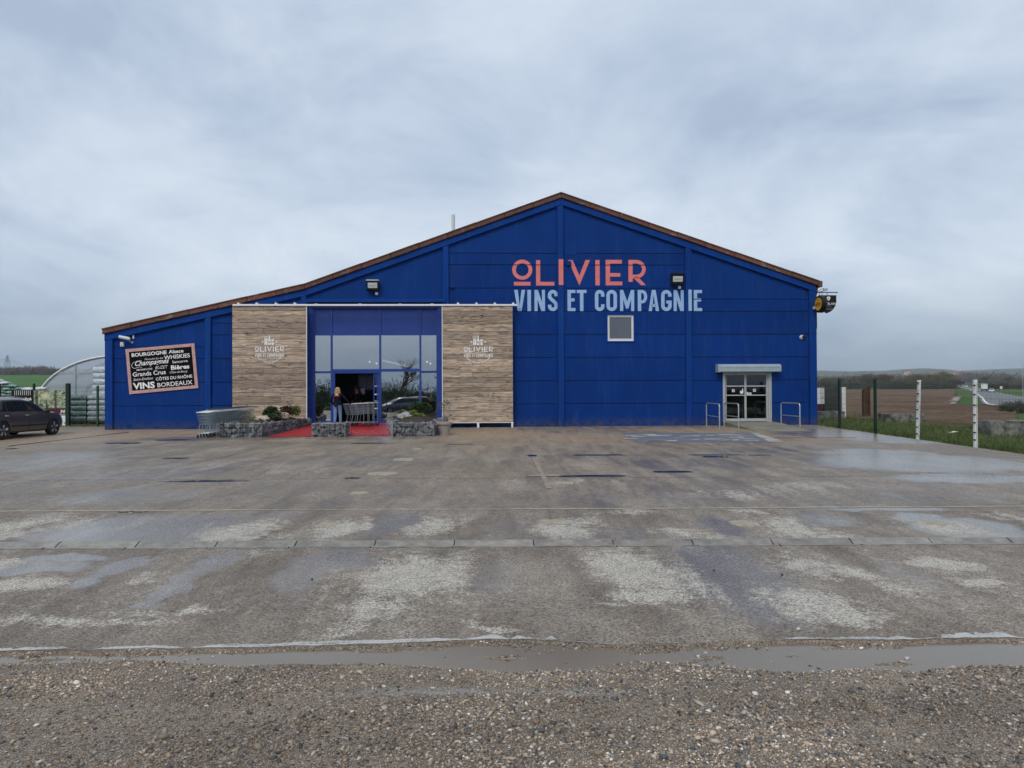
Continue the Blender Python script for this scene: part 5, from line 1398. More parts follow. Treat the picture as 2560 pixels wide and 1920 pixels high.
q=WR(299.8,308.5,855,866.5,-.1); o=wall_thing('alarm_box','small white alarm sensor box on the left wall beside the black board','sensor',(q[0]+q[1])/2,0,(q[2]+q[3])/2)
part('case',MB().cbox(-(q[1]-q[0])/2,(q[1]-q[0])/2,-.10,0,-(q[3]-q[2])/2,(q[3]-q[2])/2,.012),M['white_plastic'],o); part('eye',MB().lathe([(0.022,0),(0.018,-.012)],(0,-.10,-.04),10,'Y'),M['black'],o)
p=W(333,842,-.05); o=wall_thing('cable_clip','tiny white cable clip under the rafter right of the bullet camera','clip',p[0],0,p[1]); part('clip',MB().cbox(-.03,.03,-.05,0,-.09,.09,.008),M['white_plastic'],o)
p=W(2007,843,-.08); o=wall_thing('dome_camera','white dome security camera near the right corner of the blue wall','camera',p[0],0,p[1])
part('base',MB().lathe([(0.105,0),(0.105,-.05),(.075,-.10)],(-.02,0,0),14,'Y'),M['white_plastic'],o,True); part('eye',MB().sphere((.02,-.10,0),.07,nu=12,nv=8),M['black'],o,True)

# ------------------------------------------------------------------ hanging shop signs at the right corner
p=at(2040,731,31.85)
sg=thing('hanging_sign','black shield shaped sign hanging from a wrought iron bracket at the right corner','sign',p,WANG)
px=lambda x,y:(x*0.0182-0.0,0,-y*0.0182)       # photo pixels around the bracket foot -> metres
part('bracket',MB().tube([(-.17,0,0),(.95,0,0)],0.022,6).tube([(-.17,-.02,-.05),(.12,0,.0),(.42,0.0,.09)],0.018,6).tube([(.05,0,.0),(.22,0,.13),(.36,0,.18)],0.012,5),M['black'],sg,True)
part('knob',MB().sphere((.97,0,0),.035,nu=8,nv=6),M['black'],sg,True)
part('scroll',MB().tube([(.40+.05*math.cos(t),0,.12+.05*math.sin(t)) for t in np.linspace(0,5.5,12)],0.014,5).tube([(.50+.04*math.cos(t),0,.13+.04*math.sin(t)) for t in np.linspace(0,5.5,12)],0.014,5),M['black'],sg)
for x in (.16,.28,.52): part('hanger',MB().tube([(x,0,0),(x,0,-.13)],0.014,5),M['black'],sg)
shp=[(.13,-.13),(.13,-.60),(.20,-.76),(.33,-.86),(.48,-.96),(.66,-.88),(.80,-.76),(.90,-.58),(.93,-.45),(.93,-.13)]
part('shield',MB().prism(shp,wf,-.03,.03,.008),M['black'],sg)
sw2=[(.49,-.20),(.64,-.20),(.635,-.30),(.60,-.36),(.565,-.385),(.53,-.36),(.495,-.30)]
part('crest',MB().prism(sw2[::-1],wf,-.036,-.031),M['print_white'],sg); part('crest_mark',MB().prism(rect(.535,.595,-.33,-.25),wf,-.039,-.037),M['shutter'],sg)
v,f=text_fit('CASTELAIN',.70,.10,0,.004); mb=MB(); mb.add([(x+.19,-.034,y-.57) for x,y in v],f); part('lettering',mb,M['print_white'],sg)
part('rule',MB().box(.46,.66,-.035,-.032,-.632,-.622).box(.44,.80,-.0345,-.032,-.735,-.728).box(.44,.80,-.0345,-.032,-.785,-.778),M['shutter'],sg)
# round light box, facing left and forward
c=at(2046,760.5,31.25)+Vector((0.13,0,0))
rs_=thing('round_lightbox','round black light box sign with yellow face at the right corner','sign',c,math.radians(-86))
part('drum',MB().lathe([(0.30,.0),(.375,-.0),(.385,.03),(.385,.19),(.36,.22)],(0,-.14,0),28,'Y'),M['black'],rs_,True)
part('face',MB().lathe([(.285,0),(.285,-.012)],(0,-.14,0),28,'Y'),M['yellow'],rs_)
part('rim',MB().lathe([(.30,0),(.30,-.03),(.37,-.03),(.37,.0)],(0,-.14,0),28,'Y'),M['black'],rs_,True) if False else None
M['dark_brown']=simple('dark_brown_print',(0.05,0.02,0.008),0.5); M['orange']=simple('orange_print',(0.55,0.14,0.02),0.5)
v,f=text_fit("ch'ti",.44,.19,.12,.03); mb=MB(); mb.add([(x-.22,-.158,y-.09) for x,y in v],f); part('lettering',mb,M['dark_brown'],rs_)
mb=MB(); stroke(mb,[(.13*math.cos(t),.13+.07*math.sin(t)) for t in np.linspace(0.4,2.74,8)],.035,wf,-.158); part('flourish',mb,M['orange'],rs_)
part('dot',MB().lathe([(.03,0),(.03,-.003)],(0,-.155,-.18),10,'Y'),M['orange'],rs_)
part('wall_arm',MB().tube([(-.30,.02,.1),(-.62,.02,.1)],0.025,6).tube([(-.30,.02,-.1),(-.62,.02,-.1)],0.025,6),M['black'],rs_)
q=at(2037,769,31.6); o=thing('socket_box','tiny white socket box on the right corner column below the round sign','box',q,WANG); part('case',MB().cbox(-.04,.04,-.06,.12,-.07,.05,.01),M['white_plastic'],o)
# ------------------------------------------------------------------ red carpet, ramp, hoops
fr_=[G(664,1093),G(976,1090)]
cp=MB(); n=14; vs=[];fs=[]
bl=WP(-8.75,0.16,0.205); brr=WP(-5.62,0.16,0.205)
for i in range(n+1):
    t=i/n; a=Vector((fr_[0].x,fr_[0].y,plane_z(fr_[0].y)+0.014)).lerp(bl,t); b=Vector((fr_[1].x,fr_[1].y,plane_z(fr_[1].y)+0.014)).lerp(brr,t)
    for s in range(13):
        q=a.lerp(b,s/12); vs.append((q.x,q.y,q.z+0.006*math.sin(s*1.9+i*1.3)))
for i in range(n):
    for s in range(12): a=i*13+s; fs.append((a,a+1,a+14,a+13))
cp.add(vs,fs)
solo('red_carpet',cp,M['red_carpet'],'wet red carpet running up the slope to the open shop door','carpet',smooth=True)
ap=MB(); ap.add([(fr_[0].x-.3,fr_[0].y+.25,plane_z(fr_[0].y)-.05),(fr_[1].x+.3,fr_[1].y+.25,plane_z(fr_[1].y)-.05),(brr.x+.2,brr.y,.185),(bl.x-.2,bl.y,.185)],[(0,1,2,3)])
struct('entrance_slope',ap,M['old_concrete'])
# concrete ramp to the double door
A_=WP(9.55,-0.02,0); B_=WP(11.85,-0.02,0)
rl=G(1898,1079.3); rr_=G(2029.4,1077.5)
rm=MB(); zt=0.165
rm.add([(rl.x,rl.y,plane_z(rl.y)+.006),(rr_.x,rr_.y,plane_z(rr_.y)+.006),(B_.x,B_.y,zt),(A_.x,A_.y,zt),(A_.x,A_.y-1.0,zt-.02),(B_.x,B_.y-1.0,zt-.02),
        (rl.x,rl.y,-.3),(rr_.x,rr_.y,-.3),(B_.x,B_.y,-.3),(A_.x,A_.y,-.3)],[(0,1,5,4),(4,5,2,3),(0,4,3,9,6),(1,7,8,2,5),(0,6,7,1)])
M['ramp']=make_soil('ramp_concrete',(0.17,0.16,0.125),(0.27,0.255,0.205),1.2,0.6,0.3,0.01)
solo('access_ramp',rm,M['ramp'],'pale concrete ramp sloping up to the glass double door','ramp')
def hoop(p,q,label,z0=None,h=1.03):
    p=Vector(p); q=Vector(q); d=(q-p); ln=d.length; rz=math.atan2(d.y,d.x)
    r=thing('hoop_rail',label,'railing',(p.x,p.y,0),rz,'tubular hoop rails by the double door')
    z0a=plane_z(p.y) if z0 is None else z0; z0b=plane_z(q.y) if z0 is None else z0
    c=0.12; pts=[(0,0,z0a-.05),(0,0,h-c)]+[(c-c*math.cos(t),0,h-c+c*math.sin(t)) for t in np.linspace(.2,PI/2,5)]+[(ln-c+c*math.sin(t),0,h-c+c*math.cos(t)) for t in np.linspace(0,PI/2,5)]+[(ln,0,z0b-.05)]
    part('hoop',MB().tube(pts,0.026,8),M['grey_metal'],r,True)
    part('cross_bar',MB().tube([(0,0,.48),(ln,0,.48)],0.02,8),M['grey_metal'],r,True)
    for x,z in ((0,z0a),(ln,z0b)): part('foot_plate',MB().lathe([(.06,0),(.06,.012)],(x,0,z),10),M['grey_metal'],r)
a=G(1762.6,1064.5); b=G(1799,1072.5); hoop((a.x,a.y-.25,0),(b.x,b.y,0),'grey tubular hoop rail farthest left of the glass double door')
a=G(1807.8,1064.8); b=G(1849.7,1070.2); hoop((a.x-.02,a.y-.25,0),(b.x-.18,b.y-.4,0),'grey tubular hoop rail at the left edge of the concrete ramp')
hoop((12.02,31.3,0),(12.12,29.5,0),'grey tubular hoop rail on the right of the concrete ramp')

# ------------------------------------------------------------------ gabions
def rock_meshes(k,seed,mat):
    out=[]
    r=random.Random(seed)
    for i in range(k):
        bm=bmesh.new()
        for j in range(13):
            v=Vector((r.uniform(-1,1),r.uniform(-1,1),r.uniform(-1,1)))
            v=Vector([math.copysign(abs(c)**0.55,c) for c in v]); bm.verts.new(v)
        res=bmesh.ops.convex_hull(bm,input=bm.verts[:])
        bmesh.ops.delete(bm,geom=[g for g in res['geom_interior'] if isinstance(g,bmesh.types.BMVert)],context='VERTS')
        me=bpy.data.meshes.new('stone'); bm.to_mesh(me); bm.free(); me.materials.append(mat); out.append(me)
    return out
ROCKS=rock_meshes(8,4,M['rock'])
def gabion(label,foot,h,planter,step=0.165,rowh=0.115,skip=(),seed=1,inset_w=0.33):
    """foot: corners counter-clockwise seen from above"""
    r=random.Random(seed); n=len(foot); z0=min(plane_z(p[1]) for p in foot)
    root=thing('gabion',label,'gabion',(0,0,0),0,'stone filled gabions at the entrance')
    c=Vector((sum(p[0] for p in foot)/n,sum(p[1] for p in foot)/n))
    core=inset([tuple(p) for p in foot],0.085)
    mb=MB(); top=h-(.10 if planter else .06)
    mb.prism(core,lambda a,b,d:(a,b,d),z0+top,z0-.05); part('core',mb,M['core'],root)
    if planter:
        soil=inset([tuple(p) for p in foot],inset_w); mb=MB(); cx=sum(p[0] for p in soil)/len(soil); cy=sum(p[1] for p in soil)/len(soil); ring=[]
        for a_,b_ in zip(soil,soil[1:]+soil[:1]):
            for k in range(8): ring.append((a_[0]+(b_[0]-a_[0])*k/8,a_[1]+(b_[1]-a_[1])*k/8))
        vs=[];m_=len(ring)
        for sc_,zz in ((1,-.12),(1,-.03),(.8,.08),(.5,.17),(.2,.21)):
            for x,y in ring: vs.append((cx+(x-cx)*sc_,cy+(y-cy)*sc_,z0+h+zz+r.uniform(-.012,.012)))
        fs=[(j*m_+i,j*m_+(i+1)%m_,(j+1)*m_+(i+1)%m_,(j+1)*m_+i) for j in range(4) for i in range(m_)]+[tuple(range(4*m_,5*m_))]
        mb.add(vs,fs); part('soil',mb,M['earth'],root,True)
    wires=MB(); cnt=0
    def put(p,rz,s):
        nonlocal cnt
        o=bpy.data.objects.new('stone',r.choice(ROCKS)); COL.objects.link(o); o.parent=root
        o.location=p; o.rotation_euler=(r.uniform(-.4,.4),r.uniform(-.7,.7),rz+r.uniform(-.35,.35)); o.scale=s; cnt+=1
    for i in range(n):
        a=Vector(foot[i]); b=Vector(foot[(i+1)%n]); d=b-a; ln=d.length; d.normalize(); nin=Vector((-d.y,d.x)); rz=math.atan2(d.y,d.x)
        if i not in skip:
            rows=int(round(h/rowh)); rh=h/rows
            for j in range(rows):
                x=r.uniform(0,step*.5)+.02
                while x<ln-.03:
                    w=step*r.uniform(.65,1.25)
                    xx=min(x+w/2,ln-.05)
                    p=a+d*xx+nin*(.068+r.uniform(-.008,.012))
                    put((p.x,p.y,z0+rh*(j+.5)+r.uniform(-.035,.035)),rz,(w*.58,.062*r.uniform(.9,1.2),rh*.60*r.uniform(.7,1.35)))
                    x+=w
        # top course
        if i not in skip or planter:
            x=.05; dep=(.17 if planter else .18)
            for off in ((.17,) if planter else (.17,.42,.66)):
                x=.06
                while x<ln-.06:
                    w=step*1.15*r.uniform(.8,1.3); p=a+d*min(x+w/2,ln-.08)+nin*off
                    put((p.x,p.y,z0+h-.045),rz,(w*.56,.11 if planter else .13,.045)); x+=w
                if not planter and i!=0: break
        # wire mesh on this face and along its top
        if i not in skip:
            wo=-.006
            for k in range(int(ln/.1)+1):
                p=a+d*min(k*.1,ln)+nin*wo; wires.tube([(p.x,p.y,z0),(p.x,p.y,z0+h)],.0022,3,False)
            for k in range(int(h/.1)+1):
                p=a+nin*wo; q=b+nin*wo; wires.tube([(p.x,p.y,z0+min(k*.1,h)),(q.x,q.y,z0+min(k*.1,h))],.0022,3,False)
        for k in range(int(ln/.1)+1):
            p=a+d*min(k*.1,ln); q=p+nin*(inset_w if planter else .8); wires.tube([(p.x,p.y,z0+h+.004),(q.x,q.y,z0+h+.004)],.0022,3,False)
        p=a+nin*0; wires.tube([(p.x,p.y,z0),(p.x,p.y,z0+h)],.007,4,False)
        wires.tube([(a.x,a.y,z0+h),(b.x,b.y,z0+h)],.006,4,False)
    part('wire_cage',wires,M['grey_metal'],root)
    print('gabion stones',cnt)
    return root,z0+h-.035
f0=G(542,1094); f1=G(652.7,1093)
g1,gz1=gabion('long stone filled gabion planter beside the row of nested trolleys',[(f0.x,f0.y),(f1.x,f1.y),(-8.78,30.6),(-10.85,30.6)],0.50,True,0.23,0.165,(2,3),1)
b0=G(780,1093); b1=G(862.5,1092.5)
g2,_=gabion('small free standing gabion block in the middle of the red carpet',[(b0.x,b0.y),(b1.x,b1.y),(b1.x,b1.y+.85),(b0.x,b0.y+.85)],0.50,False,0.20,0.125,(2,),2)
f0=G(982,1091); f1=G(1084.5,1091)
g3,gz3=gabion('stone filled gabion planter in front of the right shop window',[(f0.x,f0.y),(f1.x,f1.y),(-2.86,30.9),(-5.55,30.9)],0.50,True,0.23,0.165,(2,),3)

# ------------------------------------------------------------------ planting
def leaf_cloud(mb,c,rx,ry,rz,n,ls,r,up=0.3):
    for i in range(n):
        while True:
            p=Vector((r.uniform(-1,1),r.uniform(-1,1),r.uniform(-1,1)))
            if 0.15<p.length<1: break
        q=Vector((c[0]+p.x*rx,c[1]+p.y*ry,c[2]+p.z*rz))
        d=(Vector((p.x*rx,p.y*ry,p.z*rz+up*rz)).normalized()+Vector((r.uniform(-.7,.7),r.uniform(-.7,.7),r.uniform(-.7,.7)))).normalized()
        s=d.cross(Vector((r.uniform(-1,1),r.uniform(-1,1),r.uniform(-1,1)))).normalized()
        l=ls*r.uniform(.6,1.3); w=l*.32
        mb.add([q,q+d*l*.5+s*w,q+d*l,q+d*l*.5-s*w],[(0,1,2,3)])
def shrub(name,label,loc,rx,h,n,ls,mat,seed,group=None,cat='plant'):
    r=random.Random(seed); root=thing(name,label,cat,loc,0,group)
    st=MB()
    for i in range(6):
        a=r.uniform(0,2*PI); st.tube([(0,0,-.02),(rx*.3*math.cos(a),rx*.3*math.sin(a),h*.45),(rx*.6*math.cos(a),rx*.6*math.sin(a),h*.8)],.008,4,True,.003)
    part('stem',st,M['bark'],root)
    mb=MB(); leaf_cloud(mb,(0,0,h*.5),rx,rx,h*.5,n,ls,r)
    for i in range(4):
        a=r.uniform(0,2*PI); leaf_cloud(mb,(rx*.5*math.cos(a),rx*.5*math.sin(a),h*r.uniform(.5,.8)),rx*.5,rx*.5,h*.3,n//4,ls,r)
    part('foliage',mb,mat,root); return root
def gpt(px,py,z):                               # a spot on the mounded soil of the planters
    return at(px,py+2,29.3-(py-1034)*.125)
G1='rock garden plants in the left planter'; G3='rock garden plants in the right planter'
for i,(px,py,rx,h,n,ls,mt,lab) in enumerate([(678,1041,.24,.42,260,.10,'leaf_dark','upright dark green shrub, tallest in the left planter'),(676,1045,.30,.20,220,.07,'leaf_dark','low green cushion plant at the foot of the tallest shrub, left planter'),
      (698,1043,.22,.22,170,.07,'leaf_dark','small green tuft between the pale stones of the left planter'),(668,1040,.16,.22,120,.08,'leaf_red','dark red leaved plant beside the tallest shrub of the left planter'),
      (719,1036,.28,.36,240,.09,'leaf_red','brownish bushy plant near the far end of the left planter'),(738,1035,.20,.34,170,.09,'leaf_lime','bright green plant at the far end of the left planter'),(630,1053,.22,.14,150,.06,'leaf_lime','flat yellow green plant at the near end of the left planter')]):
    p=gpt(px,py,gz1); shrub('rock_plant',lab,(p.x,p.y,p.z-.02),rx,h,n,ls,M[mt],20+i,G1)
for i,(px,py,rx,h,n,ls,mt,lab) in enumerate([(1052,1034,.46,.52,620,.09,'leaf_dark','wide dark evergreen shrub, largest in the right planter'),(1006,1033,.18,.16,140,.07,'leaf_lime','small green rosette behind the grey stones of the right planter'),(1046,1046,.20,.22,180,.08,'leaf_lime','bright lime green tuft at the right front of the right planter'),
      (1018,1050,.19,.15,150,.07,'leaf_lime','yellow green tuft at the left front of the right planter'),(1031,1038,.20,.22,150,.08,'leaf_lime','yellowish plant left of the largest evergreen in the right planter'),(1033,1049,.17,.13,120,.06,'leaf_red','low reddish plant between the two lime tufts of the right planter')]):
    p=gpt(px,py,gz3); shrub('rock_plant',lab,(p.x,p.y,p.z-.02),rx,h,n,ls,M[mt],40+i,G3)
def boulder(label,loc,s,mat,seed,group):
    r=random.Random(seed); g=np.random.default_rng(seed)
    bm=bmesh.new(); bmesh.ops.create_icosphere(bm,subdivisions=2,radius=1)
    for v in bm.verts: v.co*=1+0.22*(r.random()-.5)
    mb=MB(); bm.verts.index_update(); mb.add([v.co[:] for v in bm.verts],[[q.index for q in f.verts] for f in bm.faces]); bm.free()
    o=solo('garden_boulder',mb,mat,label,'boulder',group,True,30); o.location=loc; o.scale=s; o.rotation_euler=(0,0,r.uniform(0,3))
for i,(px,py,s,lab) in enumerate([(655,1049,(.34,.24,.14),'largest pale flat stone in the left planter'),(640,1052,(.20,.16,.09),'pale stone left of the largest flat one, left planter'),(710,1042,(.24,.18,.16),'round pale stone before the brownish plant, left planter'),(664,1046,(.18,.15,.12),'pale stone tucked under the red leaved plant, left planter')]):
    p=gpt(px,py,gz1); boulder(lab,(p.x,p.y,p.z+s[2]*.4),s,M['pale_rock'],70+i,'pale stones in the left planter')
M['grey_rock']=make_rock('grey_garden_stone',(0.22,0.23,0.25),(0.40,0.41,0.43),.2)
for i,(px,py,s,lab) in enumerate([(1002,1043,(.20,.15,.12),'grey stone at the left of the right planter'),(1014,1040,(.24,.18,.16),'largest grey stone in the right planter'),(1022,1044,(.18,.16,.12),'grey stone right of the largest one, right planter'),(1009,1046,(.16,.13,.09),'small grey stone in front of the largest one, right planter')]):
    p=gpt(px,py,gz3); boulder(lab,(p.x,p.y,p.z+s[2]*.4),s,M['grey_rock'],80+i,'grey stones in the right planter')
# flower pot with a sparse little tree
p=G(1110,1087.5); pot=thing('flower_pot','taupe plastic flower pot standing at the right end of the gabion planter','pot',(p.x,p.y,plane_z(p.y)))
M['taupe']=simple('taupe_plastic',(0.30,0.265,0.25),0.5,0,.06,5)
part('body',MB().lathe([(.20,0.0),(.205,.02),(.265,.40),(.30,.40),(.31,.41),(.31,.49),(.295,.50),(.275,.49),(.26,.44)],(0,0,0),24),M['taupe'],pot,True)
part('saucer',MB().lathe([(.21,0),(.24,.0),(.245,.03),(.215,.035)],(0,0,0),24),M['taupe'],pot,True)
part('soil',MB().lathe([(.262,.43),(.0,.45)],(0,0,0),16),M['earth'],pot)
pt=thing('potted_tree','thin stemmed little tree with sparse foliage growing in the taupe pot','plant',(p.x,p.y,plane_z(p.y)+.44))
r=random.Random(3)
part('trunk',MB().tube([(0,0,0),(.01,0,.25),(-.01,.0,.5),(.0,0,.75)],.014,6,True,.007),M['bark'],pt)
br=MB(); lf=MB()
for i in range(13):
    a=r.uniform(0,2*PI); z=r.uniform(.42,.74); l=r.uniform(.18,.34); e=(l*math.cos(a),l*math.sin(a),z+r.uniform(.02,.22)); br.tube([(0,0,z),(e[0]*.5,e[1]*.5,z+.07),e],.005,4,True,.002)
    leaf_cloud(lf,(e[0]*.85,e[1]*.85,e[2]-.02),.09,.09,.07,20,.045,r)
part('branch',br,M['bark'],pt); part('foliage',lf,M['twig_olive'],pt)

# ------------------------------------------------------------------ shopping trolleys (local: +y toward the front of the trolley)
def trolley():
    root=bpy.data.objects.new('shopping_trolley',None); COL.objects.link(root)
    wt,wb=.27,.20; y0,y1=-.42,.50; zt0,zt1=.98,.93; zb0,zb1=.55,.48
    def P(s,t,k):                                  # s side -1..1, t back->front, k bottom->top
        yb=y0+.06+(y1-.12-y0-.06)*t; yt=y0+(y1-y0)*t
        w=wb+(wt-wb)*k; w*=(1-.12*t)
        return Vector((s*w,yb+(yt-yb)*k,(zb0+(zb1-zb0)*t)*(1-k)+(zt0+(zt1-zt0)*t)*k))
    b=MB()
    for s in (-1,1):
        for i in range(17): b.tube([P(s,i/16,0),P(s,i/16,1)],.0035,3,False)
        for k in (.0,.25,.5,.75): b.tube([P(s,0,k),P(s,1,k)],.004,3,False)
    for i in range(11):
        s=-1+2*i/10; b.tube([P(s,1,1),P(s,1,0),P(s,0,0)],.0035,3,False)
    for k in (.25,.5,.75): b.tube([P(-1,1,k),P(1,1,k)],.004,3,False)
    for i in range(7): b.tube([P(-1,i/6,0),P(1,i/6,0)],.0035,3,False)
    part('basket',b,M['trolley'],root)
    part('rim',MB().tube([P(-1,0,1),P(-1,1,1),P(1,1,1),P(1,0,1)],.011,6),M['trolley_white'],root)
    h=part('handle',MB().tube([(-.29,y0-.10,1.02),(.29,y0-.10,1.02)],.018,8),M['black'],root,True)
    for s in (-1,1): part('handle_bracket',MB().tube([(s*.275,y0-.10,1.02),(s*.272,y0,.98),(s*.25,y0+.02,.6)],.013,6),M['trolley'],root)
    part('chassis',MB().tube([(-.25,y0+.02,.60),(-.255,y0+.0,.16),(-.20,.44,.16),(-.19,.50,.13)],.014,6).tube([(.25,y0+.02,.60),(.255,y0,.16),(.20,.44,.16),(.19,.50,.13)],.014,6).tube([(-.2,.44,.16),(.2,.44,.16)],.012,6).tube([(-.215,.36,.16),(-.19,.30,.49)],.012,6).tube([(.215,.36,.16),(.19,.30,.49)],.012,6),M['trolley'],root)
    for (x,y) in ((-.25,y0+.02),(.25,y0+.02),(-.19,.47),(.19,.47)):
        w=part('wheel',MB().lathe([(.03,-.016),(.058,-.016),(.06,-.008),(.06,.008),(.058,.016),(.03,.016)],(x,y,.06),12,'X'),M['black_rubber'],root,True)
        part('fork',MB().tube([(x,y,.15),(x-.022,y,.11),(x-.022,y,.06)],.008,4).tube([(x,y,.15),(x+.022,y,.11),(x+.022,y,.06)],.008,4),M['trolley'],w)
    return root
M['trolley']=simple('zinc_plated_wire',(0.27,0.325,0.35),0.38,.45,.12,14)
M['trolley_white']=simple('pale_trolley_rim',(0.70,0.75,0.78),0.4,.1,.08,8)
tr0=trolley()
TREE={}
def tree_cache(o):
    TREE[o.name]=[c for c in bpy.data.objects if c.parent==o]
    for c in TREE[o.name]: tree_cache(c)
tree_cache(tr0)
def copy_cached(o,parent=None,src=None):
    c=o.copy(); COL.objects.link(c); c.parent=parent
    for ch in TREE.get(o.name,[]): copy_cached(ch,c)
    return c
NT_=15
ORD=['first','second','third','fourth','fifth','sixth','seventh','eighth','ninth','tenth','eleventh','twelfth','thirteenth','fourteenth','fifteenth','sixteenth','seventeenth']
for i in range(NT_):
    o=tr0 if i==0 else copy_cached(tr0)
    Y=26.15+i*.215; X=-11.33+.012*i
    o.location=(X,Y,plane_z(Y)+.004); o.rotation_euler=(0,0,PI+random.uniform(-.012,.012))
    lab=ORD[i]+' shopping trolley from the front in the long nested row'
    if i==0: lab='foremost shopping trolley of the long nested row, its wire front facing the yard'
    if i==NT_-1: lab='rearmost shopping trolley of the long nested row, nearest the blue wall'
    tag(o,lab,'trolley','nested row of shopping trolleys')
LB=['shopping trolley in front of the three by the open door, nearest the person','middle one of the three nested shopping trolleys at the open door','hindmost of the three nested shopping trolleys at the open door']
for i in range(3):
    o=copy_cached(tr0); X=-6.62+i*.21; Y=29.75+i*.02
    o.location=(X,Y,.155); o.rotation_euler=(0,0,math.radians(84)); tag(o,LB[i],'trolley','trolleys at the open door')

# ------------------------------------------------------------------ people
def person(name,label,loc,rz,J,mats,seed=0):
    """J: joint name -> (pos, radius, parent, zone). One continuous skinned body."""
    root=thing(name,label,'person',loc,rz)
    names=list(J); idx={n:i for i,n in enumerate(names)}
    me=bpy.data.meshes.new('body'); me.from_pydata([J[n][0] for n in names],[(idx[J[n][2]],idx[n]) for n in names if J[n][2]],[])
    o=bpy.data.objects.new('body',me); COL.objects.link(o)
    md=o.modifiers.new('skin','SKIN'); md.use_smooth_shade=True
    sv=me.skin_vertices[0].data
    for n in names:
        rr=J[n][1]; sv[idx[n]].radius=(rr,rr) if not isinstance(rr,tuple) else rr
        sv[idx[n]].use_root=(J[n][2] is None)
    s=o.modifiers.new('sub','SUBSURF'); s.levels=2; s.render_levels=2
    dg=bpy.context.evaluated_depsgraph_get(); new=bpy.data.meshes.new_from_object(o.evaluated_get(dg)); new.name='body'
    bpy.data.objects.remove(o)
    for m in mats: new.materials.append(m)
    seg=[(Vector(J[J[n][2]][0]),Vector(J[n][0]),J[n][3]) for n in names if J[n][2]]
    for p in new.polygons:
        c=p.center; best=None
        for a,b,z in seg:
            d=b-a; t=max(0,min(1,(c-a).dot(d)/max(d.length_squared,1e-9))); q=(c-(a+d*t)).length
            if best is None or q<best[0]: best=(q,z)
        p.material_index=best[1]
        p.use_smooth=True
    b=bpy.data.objects.new('body',new); COL.objects.link(b); b.parent=root
    return root
M['skin']=simple('skin',(0.52,0.30,0.22),.55,0,.08,20); M['navy']=simple('navy_jacket',(0.006,0.007,0.018),.8,0,.25,8,.3,60,spec=.08); M['denim']=simple('washed_denim',(0.14,0.24,0.44),.8,0,.22,5,.3,90); M['shoe']=simple('dark_shoe',(.02,.018,.018),.6); M['blonde']=simple('blonde_hair',(0.42,0.30,0.15),.55,0,.35,25,.5,60); M['dark_cloth']=simple('black_trousers',(.010,.010,.013),.8)
def joints(h,armL,armR,stride=.1):
    k=h/1.68
    J={'pelvis':((0,0,.95),(.155,.115),None,1),
     'waist':((0,.0,1.08),(.135,.10),'pelvis',0),'chest':((0,.0,1.27),(.165,.115),'waist',0),'upper':((0,-.005,1.38),(.13,.095),'chest',0),
     'neck':((0,.0,1.455),(.05,.05),'upper',2),'head1':((0,.01,1.53),(.07,.085),'neck',2),'head2':((0,.015,1.60),(.075,.09),'head1',2),'crown':((0,.01,1.655),(.05,.06),'head2',2),'nose':((0,.115,1.56),(.012,.012),'head1',2)}
    for s,n,arm in ((-1,'L',armL),(1,'R',armR)):
        J['sh'+n]=((s*.17,-.005,1.385),(.062,.062),'upper',0); J['el'+n]=(arm[0],(.050,.050),'sh'+n,0); J['wr'+n]=(arm[1],(.036,.036),'el'+n,0)
        d=(Vector(arm[1])-Vector(arm[0])).normalized(); q=Vector(arm[1])+d*.07
        J['pa'+n]=(tuple(q),(.034,.020),'wr'+n,2)
        for f,(ox,l) in enumerate(((-.026,.060),(-.009,.072),(.009,.068),(.024,.055))):
            a=q+Vector((ox,0,0))+d*.03; J['f%d%s'%(f,n)]=(tuple(a+d*l*.5),(.009,.009),'pa'+n,2); J['g%d%s'%(f,n)]=(tuple(a+d*l+Vector((0,.02,-.01))),(.0075,.0075),'f%d%s'%(f,n),2)
        J['th'+n]=(tuple(q+Vector((-s*.038,.02,-.005))),(.010,.010),'pa'+n,2)
        J['hip'+n]=((s*.088,0.0,.90),(.100,.105),'pelvis',1); y=stride*(1 if s>0 else -1)
        J['kn'+n]=((s*.095,y*.6+.02,.50),(.068,.070),'hip'+n,1); J['an'+n]=((s*.095,y,.10),(.052,.052),'kn'+n,1)
        J['he'+n]=((s*.095,y-.02,.045),(.045,.040),'an'+n,3); J['to'+n]=((s*.105,y+.16,.035),(.042,.030),'he'+n,3)
    return {n:((v[0][0]*k,v[0][1]*k,v[0][2]*k),tuple(a*k for a in v[1]),v[2],v[3]) for n,v in J.items()}
yp=29.25; gp=at(844,1000,yp)
JW=joints(1.66,((-.30,.02,1.14),(-.27,.16,.95)),((.36,.05,1.17),(.48,.25,.99)),.09)
pw=person('person','person with blonde hair in navy jacket and jeans handling trolleys at the entrance',(gp.x,yp,.125),math.radians(-6),JW,[M['navy'],M['denim'],M['skin'],M['shoe']])
hr=MB(); r=random.Random(2)
hr.sphere((0,-.005,1.575),.098,.112,.105,14,10)
for i in range(70):
    a=r.uniform(PI*.95,PI*2.05); x=.09*math.cos(a); y=.10*math.sin(a)
    hr.tube([(x*.8,y*.8,1.64),(x*1.08,y*1.08-.005,1.55),(x*1.22+r.uniform(-.02,.02),y*1.12-.012,1.45),(x*1.35+r.uniform(-.03,.03),y*1.2-.01,1.37+r.uniform(-.02,.05))],.016,4,True,.005)
part('hair',hr,M['blonde'],pw,True,None,60)
part('jacket_band',MB().prism(rect(-.125,.125,1.285,1.325),wf,-.142,-.110,.006),M['red'],pw); part('jacket_label',MB().prism([(-.05,1.345),(.06,1.34),(.055,1.385),(-.045,1.39)],wf,-.132,-.10,.004),M['print_white'],pw)
